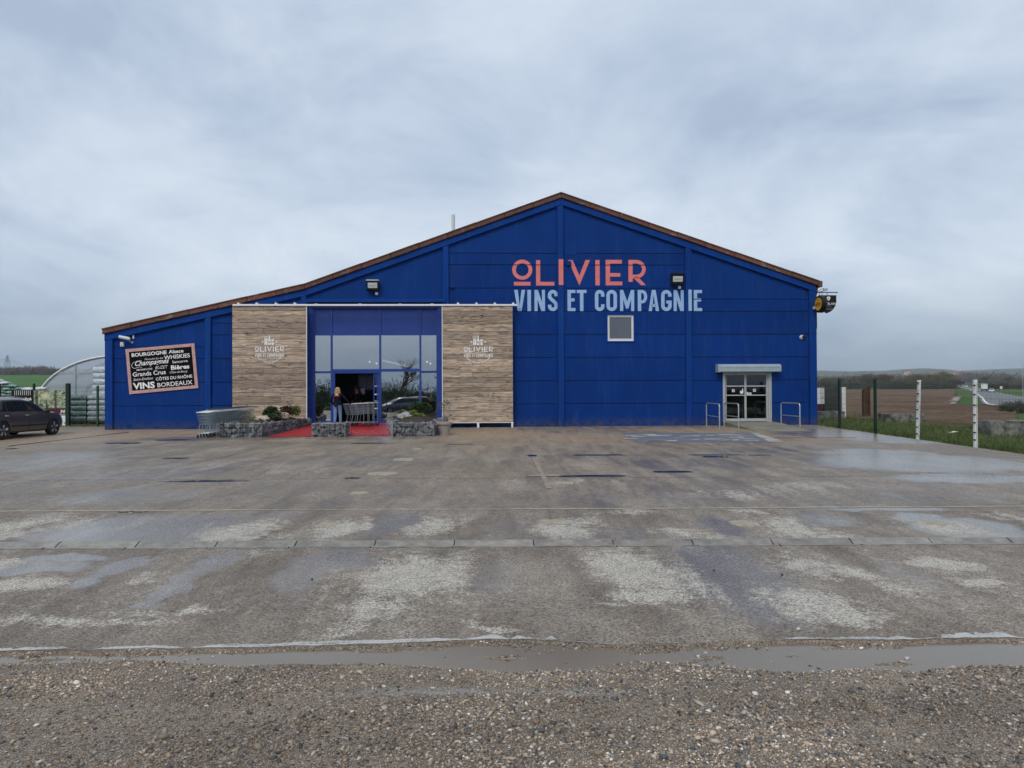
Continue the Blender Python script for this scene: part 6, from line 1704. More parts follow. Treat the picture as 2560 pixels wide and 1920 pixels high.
part('jacket_hem',MB().lathe([(.178,-.05),(.186,-.03),(.182,.03),(.150,.12)],(0,0,0),18),M['navy'],pw,True).scale=(1,.78,1)
bpy.context.view_layer.objects; pw_h=[c for c in bpy.data.objects if c.parent==pw and c.name.startswith('jacket_hem')][0]; pw_h.location=(0,0,.985)
part('waist_pouch',MB().cbox(-.085,.045,-.205,-.135,.86,1.0,.02),M['black'],pw)
JD=joints(1.70,((-.26,.02,1.13),(-.20,.20,1.0)),((.26,.02,1.13),(.22,.20,.98)),.06)
g2p=at(891,1000,33.2)
pd=person('person','person in dark staff jacket with red band standing in the dark doorway',(g2p.x,33.2,.205),math.radians(20),JD,[M['navy'],M['dark_cloth'],M['skin'],M['shoe']])
hr=MB(); hr.sphere((0,-.01,1.60),.098,.112,.10,14,10); part('hair',hr,M['bark'],pd,True)
part('jacket_band',MB().prism(rect(-.12,.12,1.295,1.335),wf,-.145,-.110,.006),M['red'],pd); part('jacket_label',MB().prism(rect(-.05,.055,1.36,1.405),wf,-.135,-.10,.004),M['print_white'],pd)

# ------------------------------------------------------------------ car (local: +y forward, +x right)
ST=[(-2.06,.36,.66,.72,.66,.52),(-2.00,.30,.80,.90,.78,.60),(-1.90,.27,.92,1.04,.82,.64),(-1.72,.25,.96,1.30,.855,.60),(-1.50,.24,.965,1.42,.870,.585),(-1.10,.22,.96,1.475,.880,.585),(-.45,.20,.945,1.495,.885,.585),(.05,.20,.935,1.475,.885,.575),(.35,.20,.93,1.425,.885,.57),(.75,.20,.925,1.22,.880,.62),(1.15,.20,.915,.985,.872,.70),(1.50,.21,.87,.925,.855,.68),(1.80,.23,.79,.845,.815,.60),(2.00,.28,.66,.73,.735,.50),(2.10,.36,.54,.60,.62,.42)]
def st(y):
    a=np.array(ST); return [float(np.interp(y,a[:,0],a[:,k])) for k in range(1,6)]
def sect(y):
    zb,zl,zt,w,wt=st(y); m=(zb+zl)/2
    zt=max(zt,zl+.02)
    return [(0,zb),(w*.80,zb),(w*.96,zb+.06),(w*1.0,m-.04),(w*1.005,m+.08),(w*.985,zl-.06),(w*.965,zl),(wt+.03,zt-.07*(zt-zl)/.5),(wt*.86,zt-.012),(wt*.5,zt+.012),(0,zt+.02)]
def car(name,label,paint,group=None):
    root=thing(name,label,'car',(0,0,0),0,group)
    ys=np.unique(np.round(np.concatenate([np.linspace(ST[i][0],ST[i+1][0],5) for i in range(len(ST)-1)]),4)); mb=MB(); n=None
    rings=[]
    for y in ys:
        s=sect(y); ring=[(x,y,z) for x,z in s]+[(-x,y,z) for x,z in s[-2:0:-1]]; rings.append(ring); n=len(ring)
    vs=[p for r in rings for p in r]; fs=[]
    for i in range(len(rings)-1):
        for k in range(n): fs.append((i*n+k,i*n+(k+1)%n,(i+1)*n+(k+1)%n,(i+1)*n+k))
    fs.append(tuple(reversed(range(n)))); fs.append(tuple((len(rings)-1)*n+k for k in range(n)))
    mb.add(vs,fs); me=mb.mesh('body',True,28); bo=obj('body',me,paint)
    bm=bmesh.new(); bm.from_mesh(me); bmesh.ops.recalc_face_normals(bm,faces=bm.faces); bm.to_mesh(me); bm.free()
    AX=(-1.28,1.30)
    for y in AX:
        for s in (-1,1):
            c=MB().lathe([(.355,0),(.355,.5)],(s*.60 if s>0 else -1.10,y,.315),28,'X'); cm=c.mesh('arch'); b2=bmesh.new(); b2.from_mesh(cm); bmesh.ops.recalc_face_normals(b2,faces=b2.faces); b2.to_mesh(cm); b2.free()
            co=obj('arch_cut',cm,M['black']); md=bo.modifiers.new('b','BOOLEAN'); md.operation='DIFFERENCE'; md.object=co; md.solver='EXACT'
            try: md.material_mode='TRANSFER'
            except Exception: pass
    dg=bpy.context.evaluated_depsgraph_get(); new=bpy.data.meshes.new_from_object(bo.evaluated_get(dg)); new.name='body'
    for m in list(bo.modifiers): bpy.data.objects.remove(m.object)
    bpy.data.objects.remove(bo)
    b=bpy.data.objects.new('body',new); COL.objects.link(b); b.parent=root
    for y in AX:
        for s in (-1,1):
            x=s*.80
            w=part('wheel',MB().lathe([(.19,-.10),(.29,-.105),(.315,-.07),(.318,0),(.315,.07),(.29,.105),(.19,.10)],(x,y,.318),28,'X'),M['black_rubber'],root,True,None,40); w.name='wheel'
            part('rim',MB().lathe([(.0,.03),(.205,.03),(.225,.085),(.215,.108),(.20,.085)] if s>0 else [(.0,-.03),(.205,-.03),(.225,-.085),(.215,-.108),(.20,-.085)],(x,y,.318),24,'X'),M['rim_dark'],w,True)
            sp=MB()
            for k in range(5):
                a=2*PI*k/5+.3
                for da in (-.13,.13):
                    p0=(x+s*.085,y+.05*math.cos(a+da*2),.318+.05*math.sin(a+da*2)); p1=(x+s*.095,y+.205*math.cos(a+da),.318+.205*math.sin(a+da)); sp.tube([p0,p1],.017,5)
            sp.lathe([(.055,.08*s),(.05,.1*s)],(x,y,.318),12,'X'); part('spoke',sp,M['alloy'],w,True)
    # glass: sheets following the body surface
    def side(y,t,s,off=.007):
        zb,zl,zt,w,wt=st(y); a=(w*.965,zl); q=(wt+.03,zt-.07*(zt-zl)/.5); return (s*(a[0]+(q[0]-a[0])*t+off),y,a[1]+(q[1]-a[1])*t+off*.3)
    def sheetg(fn,us,ts,nm):
        mb=MB(); vs=[fn(u,t) for u in us for t in ts]; m=len(ts); mb.add(vs,[(i*m+j,i*m+j+1,(i+1)*m+j+1,(i+1)*m+j) for i in range(len(us)-1) for j in range(m-1)]); return part(nm,mb,M['car_glass_dark'],root,True)
    for s in (-1,1):
        for (ya,yb,nm) in ((1.02,.06,'side_window'),(-.02,-.98,'side_window'),(-1.04,-1.56,'quarter_window')):
            us=np.linspace(ya,yb,8); sheetg(lambda u,t:side(u,t,s),us,np.linspace(.09,.90,5),nm)
        tr_=MB(); 
        for yb in (.02,-1.01): tr_.add([side(yb+.035,.06,s,.009),side(yb-.035,.06,s,.009),side(yb-.035,.94,s,.009),side(yb+.035,.94,s,.009)],[(0,1,2,3)])
        part('pillar_trim',tr_,M['black'],root)
        for yh in (-.12,-1.12):
            part('door_handle',MB().tube([(s*.898,yh+.10,.84),(s*.912,yh+.06,.845),(s*.912,yh-.06,.845),(s*.898,yh-.10,.84)],.016,6),M['alloy'],root,True)
        part('side_moulding',MB().tube([(s*.893,.92,.46),(s*.897,-.05,.46)],.022,6).tube([(s*.897,-.08,.46),(s*.89,-.86,.46)],.022,6),M['black'],root)
        part('door_gap',MB().tube([(s*.893,.0,.28),(s*.895,.0,.60),(s*.862,.0,.93)],.006,4).tube([(s*.89,1.0,.34),(s*.895,1.02,.60),(s*.862,.98,.91)],.006,4).tube([(s*.875,-.98,.62),(s*.895,-.92,.75),(s*.86,-.96,.94)],.006,4),M['black'],root)
        mr=part('mirror',MB().sphere((s*.985,.82,.965),.105,.075,.065,12,8),M['black'],root,True); part('mirror_arm',MB().tube([(s*.86,.84,.93),(s*.93,.83,.95)],.025,6),M['black'],mr)
        part('headlight',MB().sphere((s*.60,1.90,.66),.15,.16,.075,12,8),M['lamp_glass'],root,True); part('tail_light',MB().sphere((s*.735,-1.93,.84),.075,.07,.15,10,8),M['red'],root,True)
        part('roof_rail',MB().tube([(s*.53,.2,1.47),(s*.555,-.4,1.535),(s*.555,-1.0,1.515),(s*.54,-1.45,1.445)],.016,6),M['alloy'],root)
    def top(y,x):
        zb,zl,zt,w,wt=st(y); return (x*(wt*.98),y,zt+.020-.03*x*x+.006)
    sheetg(lambda u,x:top(u,x),np.linspace(.42,1.10,6),np.linspace(-.92,.92,7),'windscreen'); sheetg(lambda u,x:top(u,x),np.linspace(-1.86,-1.58,4),np.linspace(-.9,.9,7),'rear_window')
    part('front_bumper',MB().cbox(-.60,.60,2.02,2.13,.34,.50,.03),M['black'],root); part('number_plate',MB().box(-.26,.26,2.13,2.14,.38,.48).box(-.26,.26,-2.09,-2.08,.60,.71),M['paper'],root)
    return root
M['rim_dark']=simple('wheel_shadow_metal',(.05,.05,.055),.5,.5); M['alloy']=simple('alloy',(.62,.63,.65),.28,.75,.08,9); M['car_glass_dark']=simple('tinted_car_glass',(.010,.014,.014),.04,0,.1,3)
def paint(name,c):
    m,t,b,o=new_mat(name); g=NT(t); b.inputs['Base Color'].default_value=(*c,1); b.inputs['Metallic'].default_value=.25; b.inputs['Coat Weight'].default_value=.8; b.inputs['Coat Roughness'].default_value=.06
    g.l(g.rng(g.noise(g.objc(),5,4),.3,.7,.30,.45),b.inputs['Roughness']); return m
c1=car('parked_car','dark brown grey hatchback parked at the left edge beside the fence',paint('brown_grey_metallic',(.060,.053,.050)))
c1.location=(-19.13,26.53,plane_z(26.5)); c1.rotation_euler=(0,0,math.radians(-3.0))
tree_cache(c1)
# ------------------------------------------------------------------ fences of welded wire
def wire_panel(mb,p,q,z0,z1,sp=0.055,r=.0028,ledges=(0.06,.62,1.2,1.9)):
    p=Vector(p); q=Vector(q); n=max(2,int((q-p).length/sp)); H=z1-z0
    for i in range(n+1):
        a=p.lerp(q,i/n); mb.tube([(a.x,a.y,a.z+z0),(a.x,a.y,a.z+z1)],r,3,False)
    for k in list(np.arange(.0,H+.01,.2)):
        th=r*1.3
        mb.tube([(p.x,p.y,p.z+z0+k),(q.x,q.y,q.z+z0+k)],th,3,False)
def post(name,p,h,w,mat,root,cap=True,lean=0.0,clips=0,clipmat=None):
    mb=MB(); mb.prism([(-w/2,-w/2),(w/2,-w/2),(w/2,w/2),(-w/2,w/2)],lambda a,b,d:(p[0]+a+lean*d,p[1]+b,p[2]+d),h,-.3)
    o=part(name,mb,mat,root)
    if cap: part('cap',MB().add([(p[0]+lean*h-w*.62,p[1]-w*.62,p[2]+h),(p[0]+lean*h+w*.62,p[1]-w*.62,p[2]+h),(p[0]+lean*h+w*.62,p[1]+w*.62,p[2]+h),(p[0]+lean*h-w*.62,p[1]+w*.62,p[2]+h),(p[0]+lean*h,p[1],p[2]+h+.05)],[(0,1,4),(1,2,4),(2,3,4),(3,0,4),(3,2,1,0)]),mat,o)
    for k in range(clips):
        z=.16+k*(h-.3)/(max(clips-1,1))+random.uniform(-.06,.06); part('clip',MB().cbox(p[0]+lean*z-w*.5-.045,p[0]+lean*z-w*.5+.01,p[1]-w*.5-.03,p[1]-w*.5+.02,p[2]+z-.02,p[2]+z+.02,.006),clipmat,o)
    return o
# right fence along the yard
fr=thing('yard_fence','welded wire fence with dark and white posts along the right yard edge','fence',(0,0,0))
FX=13.74
fpos=[(13.70,29.3),(13.74,26.5),(13.80,23.85),(13.72,20.75),(13.72,17.7),(13.72,14.7)]
part('wire_panel',(lambda m:(wire_panel(m,(13.95,31.7,plane_z(31)),(*fpos[0],plane_z(29.3)),.05,1.95),m)[1])(MB()),M['fence_green'],fr)
for i,(a,b) in enumerate(zip(fpos[:-1],fpos[1:])):
    m=MB(); wire_panel(m,(*a,plane_z(a[1])),(*b,plane_z(b[1])),.05,1.95); part('wire_panel',m,M['fence_green'],fr)
for i,p in enumerate(fpos):
    if i<2: post('post',(p[0],p[1],plane_z(p[1])),2.05,.085,M['fence_green'],fr,True,0,3,M['black'])
    else: post('post',(p[0],p[1],plane_z(p[1])),2.0,.085,M['white_post'],fr,False,0.035 if i==2 else .005,7,M['black'])
# left fence behind the car
fl=thing('side_fence','dark green welded wire fence left of the blue building','fence',(0,0,0))
YF=33.55
lp=[at(x,1060,YF).x for x in (-380,-260,-130,0,86,171,245)]
zf=plane_z(YF)
ends=lp+[-18.05]
for a,b in zip(ends[:-1],ends[1:]):
    m=MB(); wire_panel(m,(a,YF,zf),(b,YF,zf),.05,2.0,.055,.0028); part('wire_panel',m,M['fence_green'],fl)
for i,x in enumerate(lp):
    post('post',(x,YF-.03,zf),2.02 if i!=6 else 1.93,.16 if i==5 else .08,M['fence_green'] if i!=6 else M['fence_mid'],fl,i!=6)
# banners tied to the fence
def make_forest():
    m,t,b,o=new_mat('forest_photo_print'); g=NT(t); P=g.pos()
    leaf=g.noise(g.map(P,(1,1,1.3)),7.5,7,.75,1.0); trunk=g.noise(g.map(P,(4.2,1,0.25)),1.3,2,.4)
    c=g.mix(g.rng(leaf,.42,.60),(.020,.042,.014),(.50,.58,.38)); c=g.mix(g.rng(trunk,.60,.66,0,.85),c,(.022,.026,.016))
    d=g.n('ShaderNodeVectorMath',operation='DISTANCE'); g.l(P,d.inputs[0]); sp_=at(117,990,YF); d.inputs[1].default_value=sp_
    c=g.mix(g.rng(d.outputs['Value'],.02,.30,.9,0,True),c,(.85,.78,.5)); g.l(c,b.inputs['Base Color']); b.inputs['Roughness'].default_value=.5; return m
M['forest']=make_forest(); M['maroon']=simple('maroon_print',(.07,.012,.028),.5)
def banner(x0,x1,y0,y1,label):
    a=at(x0,y1,YF-.10); b=at(x1,y0,YF-.10)
    r=thing('fence_banner',label,'banner',(a.x,YF-.10,a.z),0,'banners tied to the fence'); return r,b.x-a.x,b.z-a.z
r1,w,h=banner(84,168,975,1067,'printed banner with sunlit forest photo tied to the wire fence')
part('photo',MB().prism(rect(0,w,h*.505,h),wf,0,.012),M['forest'],r1); part('maroon_band',MB().prism(rect(0,w,h*.305,h*.505),wf,0.001,.012),M['maroon'],r1); part('white_foot',MB().prism(rect(0,w,0,h*.305),wf,0,.012),M['paper'],r1)
v,f=text_fit('DOM M'[4:],w*.14,h*.085,.15,.03); part('lettering',MB().add([(x+w*.80,-.004,y+h*.37) for x,y in v],f),M['print_white'],r1); part('rule',MB().box(w*.72,w*.97,-.004,-.001,h*.335,h*.345),M['print_white'],r1)
v,f=text_fit('ve ®'[0:2],w*.12,h*.05,0,.01); part('lettering',MB().add([(x+w*.74,-.004,y+h*.08) for x,y in v],f),M['black'],r1)
part('logo_ring',MB().lathe([(.045,0),(.045,-.002)],(w*.92,-.001,h*.10),14,'Y'),M['shutter'],r1)
for x in (.02,w-.05):
    for z in (.05,h-.06): part('eyelet',MB().lathe([(.018,0),(.018,-.004)],(x+.015,-.001,z),8,'Y'),M['grey_metal'],r1)
r2,w,h=banner(28,82,975,1067,'black banner with white lettering behind the parked car')
part('sheet',MB().prism(rect(0,w,0,h),wf,0,.012),M['black'],r2)
v,f=text_fit('la qualité',w*.86,h*.075,0,.02); part('lettering',MB().add([(x+w*.08,-.004,y+h*.72) for x,y in v],f),M['print_white'],r2)
for k in range(9): part('stripe',MB().box(w*(.15+.09*k),w*(.17+.09*k),-.003,-.001,h*.86,h*.99),M['paper'],r2)

# ------------------------------------------------------------------ pallets and bags behind the left fence
def bag_mesh(seed,w=.62,d=.42,h=.15):
    r=random.Random(seed); bm=bmesh.new(); bmesh.ops.create_cube(bm,size=1); bmesh.ops.subdivide_edges(bm,edges=bm.edges[:],cuts=3,use_grid_fill=True)
    for v in bm.verts:
        x,y,z=v.co*2; puff=(1-x**4*.75)*(1-y**4*.75)
        v.co=Vector((x*w/2*(1+.02*r.uniform(-1,1)),y*d/2*(1+.02*r.uniform(-1,1)),z*h/2*(.22+.85*max(puff,0))+.012*r.uniform(-1,1)))
    me=bpy.data.meshes.new('bag'); bm.to_mesh(me); bm.free(); me.polygons.foreach_set('use_smooth',[True]*len(me.polygons)); return me
def make_bagmat(name,a,b_):
    m,t,b,o=new_mat(name); g=NT(t); P=g.objc(); n=g.noise(P,4,4,.6); r=g.rand()
    c=g.mix(g.rng(g.math('ADD',n,g.rng(r,0,1,-.15,.15)),.40,.56),a,b_); g.l(c,b.inputs['Base Color']); b.inputs['Roughness'].default_value=.32
    g.l(g.bump(g.noise(P,9,3),.4,.03),b.inputs['Normal']); return m
M['bag_green']=make_bagmat('green_white_sack',(.045,.16,.115),(.60,.66,.64)); M['bag_white']=make_bagmat('white_sack',(.55,.60,.62),(.74,.77,.79)); M['bag_black']=make_bagmat('black_sack',(.012,.013,.016),(.05,.055,.06))
bmesh_g=[bag_mesh(i) for i in range(4)]
YB=34.7
zgL=plane_z(YB)
r=random.Random(9); cnt=0
x_l=at(-70,960,YB).x; x_r=at(66,960,YB).x
lay_z=.15; layers=15
WORD={0:'bottom',12:'top'}
def bag(x,y,z,mat,label,rz=0,s=1.0):
    o=bpy.data.objects.new('compost_bag',r.choice(bmesh_g).copy()); COL.objects.link(o); o.data.materials.append(mat); o.location=(x,y,z); o.rotation_euler=(r.uniform(-.05,.05),r.uniform(-.06,.06),rz+r.uniform(-.12,.12)); o.scale=(s,s,1)
    tag(o,label,'bag','bags stacked on pallets behind the fence'); return o
for k in range(layers):
    z=zgL+.16+k*lay_z*.98
    top=k>=9
    if k<10: xs_=np.arange(x_l,x_r-.1,.60)
    else: xs_=np.arange(x_l+.22*(k-10),x_r-.15-.34*(k-10),.60)
    for j,x in enumerate(xs_):
        mat=M['bag_white'] if k>=layers-2 or (k==10 and j==len(xs_)-1) else (M['bag_black'] if k==6 and j%2==0 else M['bag_green'])
        lab='green and white plastic bag of compost in the pile behind the left fence'
        if mat is M['bag_black']: lab='black plastic bag in the compost pile behind the left fence'
        if mat is M['bag_white']: lab='white plastic bag on top of the compost pile behind the left fence'
        lab='%s in the %s layer of the bag pile'%(('green and white bag','black bag','white bag')[[M['bag_green'],M['bag_black'],M['bag_white']].index(mat)]+', '+ORD[j]+' from left',ORD[layers-1-k])
        bag(x+.3,YB,z,mat,lab)
for (x0,x1,y) in ((58,84,972.5),(88,117,971.5)):
    a=at(x0,y,34.3); b=at(x1,y,34.3); o=bag((a.x+b.x)/2,34.3,a.z,M['bag_white'],'white bag lying on the stack above the black banner' if x0==58 else 'white bag lying on the stack above the forest banner',0,(b.x-a.x)/.62)
M['wood_pallet']=make_soil('grey_pallet_wood',(.10,.075,.05),(.17,.13,.09),4,.9)
def pallet(x0,x1,y0,y1,z):
    r_=thing('pallet','pl','pallet')
# stacked goods wrapped in film
def make_wrap(name,a,b_,rows):
    m,t,b,o=new_mat(name); g=NT(t); P=g.pos(); n=g.noise(g.map(P,(1,1,3)),5,5,.65,.8); 
    c=g.mix(g.rng(n,.38,.62),a,b_); g.l(c,b.inputs['Base Color']); b.inputs['Roughness'].default_value=.25; g.l(g.bump(n,.6,.05),b.inputs['Normal']); return m
M['wrap_green']=make_wrap('film_wrapped_green',(.020,.055,.050),(.17,.26,.25),5); M['wrap_white']=make_wrap('film_wrapped_white',(.14,.20,.23),(.50,.56,.60),5); M['wrap_pale']=make_wrap('film_wrapped_pale',(.30,.36,.42),(.62,.67,.72),4)
def wrapped(label,x0,x1,y0,y1,Y,mat,rows,seed,floor=True):
    a=at(x0,y1,Y); b=at(x1,y0,Y); w=b.x-a.x; z0=zgL if floor else a.z; h=b.z-z0
    rr=random.Random(seed); root=thing('wrapped_pallet',label,'pallet load',(a.x,Y,z0),0,'film wrapped pallet loads')
    base=.13 if floor else .0
    if floor:
        for k in range(3): part('pallet_block',MB().box(w*.02+k*(w*.96-.1)/2,w*.02+k*(w*.96-.1)/2+.1,.02,.95,0,.10),M['wood_pallet'],root)
        part('pallet_deck',MB().box(0,w,0,1.0,.10,.13),M['wood_pallet'],root)
    rh=(h-base)/rows
    for k in range(rows):
        bm=bmesh.new(); bmesh.ops.create_cube(bm,size=1); bmesh.ops.subdivide_edges(bm,edges=bm.edges[:],cuts=4,use_grid_fill=True)
        for v in bm.verts:
            x,y,z=v.co*2; k2=1-.10*abs(z)**3
            v.co=Vector((w/2+x*w/2*k2*(1+rr.uniform(-.015,.015)),.5+y*.5*k2*(1+rr.uniform(-.015,.015)),base+rh*(k+.5)+z*rh*.5*(1+.05*rr.uniform(-1,1))))
        bm.verts.index_update(); mb=MB(); mb.add([v.co[:] for v in bm.verts],[[q.index for q in f_.verts] for f_ in bm.faces]); bm.free()
        part('layer',mb,mat,root,True,None,60)
    return root
wrapped('dark green film wrapped pallet load right of the thick fence post',174,215,987,1066,35.0,M['wrap_green'],5,1)
wrapped('white film wrapped pallet load next to the blue building corner',218,268,987,1066,35.0,M['wrap_white'],5,2)
wrapped('tall pale film wrapped load standing behind, next to the blue corner',231,275,917,1066,36.6,M['wrap_pale'],9,3)
# ------------------------------------------------------------------ polytunnel greenhouse
YT=39.5
tl=at(92,965,YT); ta=at(300,892,YT); hw=ta.x-tl.x; apex=ta.z
gh=thing('greenhouse','clear plastic arched greenhouse tunnel behind the left fence','greenhouse',(ta.x,YT,plane_z(31)))
M['film_clear']=None
m=bpy.data.materials.new('polythene_film'); m.use_nodes=True; t=m.node_tree; t.nodes.clear(); g=NT(t); out=g.n('ShaderNodeOutputMaterial'); mx=g.n('ShaderNodeMixShader'); tr_=g.n('ShaderNodeBsdfTransparent'); tl_=g.n('ShaderNodeBsdfTranslucent'); df=g.n('ShaderNodeBsdfDiffuse'); m2=g.n('ShaderNodeMixShader'); gl_=g.n('ShaderNodeBsdfGlossy'); m3=g.n('ShaderNodeMixShader')
tr_.inputs[0].default_value=(.86,.90,.95,1); tl_.inputs[0].default_value=(.76,.77,.86,1); df.inputs[0].default_value=(.66,.67,.76,1); gl_.inputs['Roughness'].default_value=.25
m2.inputs[0].default_value=.4; g.l(tl_.outputs[0],m2.inputs[1]); g.l(df.outputs[0],m2.inputs[2])
g.l(g.rng(g.noise(g.map(g.pos(),(.5,.5,2)),1.2,4),.3,.7,.42,.60),mx.inputs[0]); g.l(tr_.outputs[0],mx.inputs[1]); g.l(m2.outputs[0],mx.inputs[2]); m3.inputs[0].default_value=.10; g.l(mx.outputs[0],m3.inputs[1]); g.l(gl_.outputs[0],m3.inputs[2]); g.l(m3.outputs[0],out.inputs[0]); M['film_clear']=m
def hp(t_): # arch from left foot to right foot
    return (-hw*math.cos(t_)*1.02,(apex)*abs(math.sin(t_))**0.80)
N_=26; arcp=[hp(PI*i/N_) for i in range(N_+1)]
for k in range(8):
    yy=k*2.0; part('hoop',MB().tube([(x,yy,z) for x,z in arcp],.038,6),M['grey_metal'],gh,True)
cv_=MB(); vs=[]; fs=[]
for yy in (-.02,14.02):
    for x,z in arcp: vs.append((x*1.012,yy,z*1.012))
for i in range(N_): fs.append((i,i+1,N_+2+i,N_+1+i))
cv_.add(vs,fs); part('cover',cv_,M['film_clear'],gh,True,None,60)
ew=MB(); ew.add([(x,-.03,z) for x,z in arcp],[tuple(range(N_+1))]); part('end_sheet',ew,M['film_clear'],gh)
ew=MB(); ew.add([(x,14.0,z) for x,z in arcp],[tuple(range(N_+1))]); part('end_sheet',ew,M['film_clear'],gh)
def archz(x): 
    t_=math.acos(max(-1,min(1,-x/hw/1.02))); return apex*math.sin(t_)**.8
xm=at(190,950,YT).x-ta.x; zb_=at(190,931.5,YT).z-plane_z(31)
part('end_post',MB().box(xm-.04,xm+.04,-.10,-.04,0,archz(xm)-.02),M['grey_metal'],gh)
part('end_post',MB().box(-xm-.04,-xm+.04,-.10,-.04,0,archz(xm)-.02),M['grey_metal'],gh)
part('cross_rail',MB().box(-hw*.72,hw*.72,-.09,-.05,zb_-.03,zb_+.03),M['grey_metal'],gh)
part('edge_strip',MB().tube([(x*1.02,-.05,z*1.02) for x,z in arcp],.05,6),M['white_paint'],gh,True)
part('brace',MB().tube([(xm,.2,.9),(xm+1.6,.2,archz(xm+1.6)-.1)],.03,5),M['grey_metal'],gh)
M['goods']=simple('pinkish_goods',(.36,.27,.28),.8,0,.3,1)
for i,(x,w_) in enumerate(((-2.2,1.6),(-.2,1.5))):
    o=thing('stored_stack','blurred pinkish stack of goods inside the greenhouse, '+('left' if i==0 else 'right')+' one','stack',(ta.x+x,YT+3,plane_z(31)),0,'stacks inside the greenhouse')
    for k in range(4): part('layer',MB().cbox(0,w_,0,1.1,.1+k*.42,.1+k*.42+.38,.05),M['goods'],o)

# ------------------------------------------------------------------ right verge: blocks, slabs, posts, grass
def rough_block(name,label,x0,x1,y0,d,z0,h,mat,seed,cat='concrete block',group=None):
    rr=np.random.default_rng(seed); bm=bmesh.new(); bmesh.ops.create_cube(bm,size=1); bmesh.ops.subdivide_edges(bm,edges=bm.edges[:],cuts=5,use_grid_fill=True)
    for v in bm.verts:
        e=sum(abs(abs(c)-.5)<1e-4 for c in v.co); k=1-.035*(e-1)*rr.random()
        v.co=Vector(((v.co.x*k+.5)*(x1-x0),(v.co.y*k+.5)*d,(v.co.z*k+.5)*h))+Vector(rr.normal(0,.008,3))
    bm.verts.index_update(); mb=MB(); mb.add([v.co[:] for v in bm.verts],[[q.index for q in f_.verts] for f_ in bm.faces]); bm.free()
    o=solo(name,mb,mat,label,cat,group,True,35); o.location=(x0,y0,z0); return o
def GX(px,Y): return at(px,1000,Y).x
rough_block('concrete_block','long mossy concrete block in the grass between the dark and white posts',GX(2208,32.2),GX(2307,32.2),32.0,.7,-.12,.60,M['old_concrete'],1)
rough_block('concrete_block','weathered concrete block at the right edge of the frame behind the fence',GX(2476,24.0),GX(2640,24.0),24.0,.9,plane_z(24)-.08,.66,M['old_concrete'],2)
rough_block('concrete_block','low dark concrete block beside the corner of the blue building',GX(2044,36.0)-.3,GX(2112,36.0),36.0,.7,-.1,.58,M['old_concrete'],3)
a=at(2060,970,37.5); b=at(2106,970,37.5)
M['dark_slab']=make_soil('dark_stained_concrete',(.030,.030,.029),(.075,.074,.070),1.4,.9)
rough_block('concrete_slab_wall','dark upright concrete slab standing behind the first dark fence post',a.x,b.x,37.5,.18,-.1,a.z+.1,M['dark_slab'],4,'slab')
a=at(2036,969.5,37.3); b=at(2059,969.5,37.3); c=at(2050,1010,37.3)
o=thing('white_board_stack','white painted boards stacked against the dark slab next to the blue corner','boards',(a.x,37.2,c.z))
for k in range(3): part('board',MB().cbox(0,b.x-a.x,0,.08,k*(a.z-c.z)/3+.006,(k+1)*(a.z-c.z)/3-.006,.008),M['white_post'],o)
part('support',MB().box(.0,b.x-a.x-.1,.02,.10,-c.z-.1,-.002),M['maroon'],o)
for x in (.2,.55,.75): part('rod',MB().tube([(x,.04,(a.z-c.z)),(x,.04,(a.z-c.z)+.28)],.02,5),M['rust'],o)
a=at(2105,968,37.2); b=at(2114.5,968,37.2)
o=solo('white_post',MB().cbox(0,b.x-a.x,0,.16,-.1,a.z,.012),M['white_post'],'flaking white post at the right end of the dark slab','post'); o.location=(a.x,37.2,0)
a=at(2160,967,38.5); b=at(2175,967,38.5)
o=thing('rusty_post','rusty brown steel post standing at the field edge between the dark fence posts','post',(a.x,38.5,-.1))
part('web',MB().cbox(.0,b.x-a.x,.06,.10,0,a.z+.02,.006),M['rust'],o); part('flange',MB().cbox(-.03,.05,.0,.2,0,a.z-.06,.006).cbox(b.x-a.x-.05,b.x-a.x+.02,.0,.2,0,a.z+.1,.006),M['rust'],o)
o=solo('plastic_scrap',MB().add([(0,0,.05),(.35,.05,.09),(.75,0,.05),(.72,.2,.04),(.3,.28,.10),(.02,.2,.04)],[(0,1,4,5),(1,2,3,4)]),M['paper'],'scrap of white plastic lying in the grass between the two white posts','litter'); p=G(2375,1087); o.location=(p.x,p.y,plane_z(p.y)+.02)
# grass
def grass(n,seed,xr,yr,hm,fnk):
    g=np.random.default_rng(seed); x=g.uniform(*xr,n); y=g.uniform(*yr,n); k=fnk(x,y)>g.random(n); x,y=x[k],y[k]; n=len(x)
    h=hm*np.exp(g.normal(0,.4,n))*(.5+fbm(x*.7,y*.7,3)); a=g.uniform(0,2*PI,n); lean=g.normal(0,.45,(n,2))*h[:,None]; w=.007+.009*g.random(n)
    z=land_z(x,y)-.01
    z=np.where((x<13.68),SLOPE*(y-31)-.01,z)
    A=np.stack([x-np.cos(a)*w,y-np.sin(a)*w,z],-1); B=np.stack([x+np.cos(a)*w,y+np.sin(a)*w,z],-1); C=np.stack([x+lean[:,0],y+lean[:,1],z+h],-1)
    return np.stack([A,B,C],1)
def gmask(x,y):
    edge=13.66+.10*(fbm(y*.9,y*0+1.0,8)-.5)
    near=sstep(0,.25,x-edge)
    far=1-sstep(0,2.0,x-(19.0-.11*np.clip(y-24,0,20)))
    return near*np.clip(far+.12*(fbm(x*.5,y*.5,2)>.58),0,1)*np.clip(.35+1.3*fbm(x*.9,y*.9,12)-.2,0,1)
T1=grass(150000,1,(13.5,22),(13,38),.12,gmask)
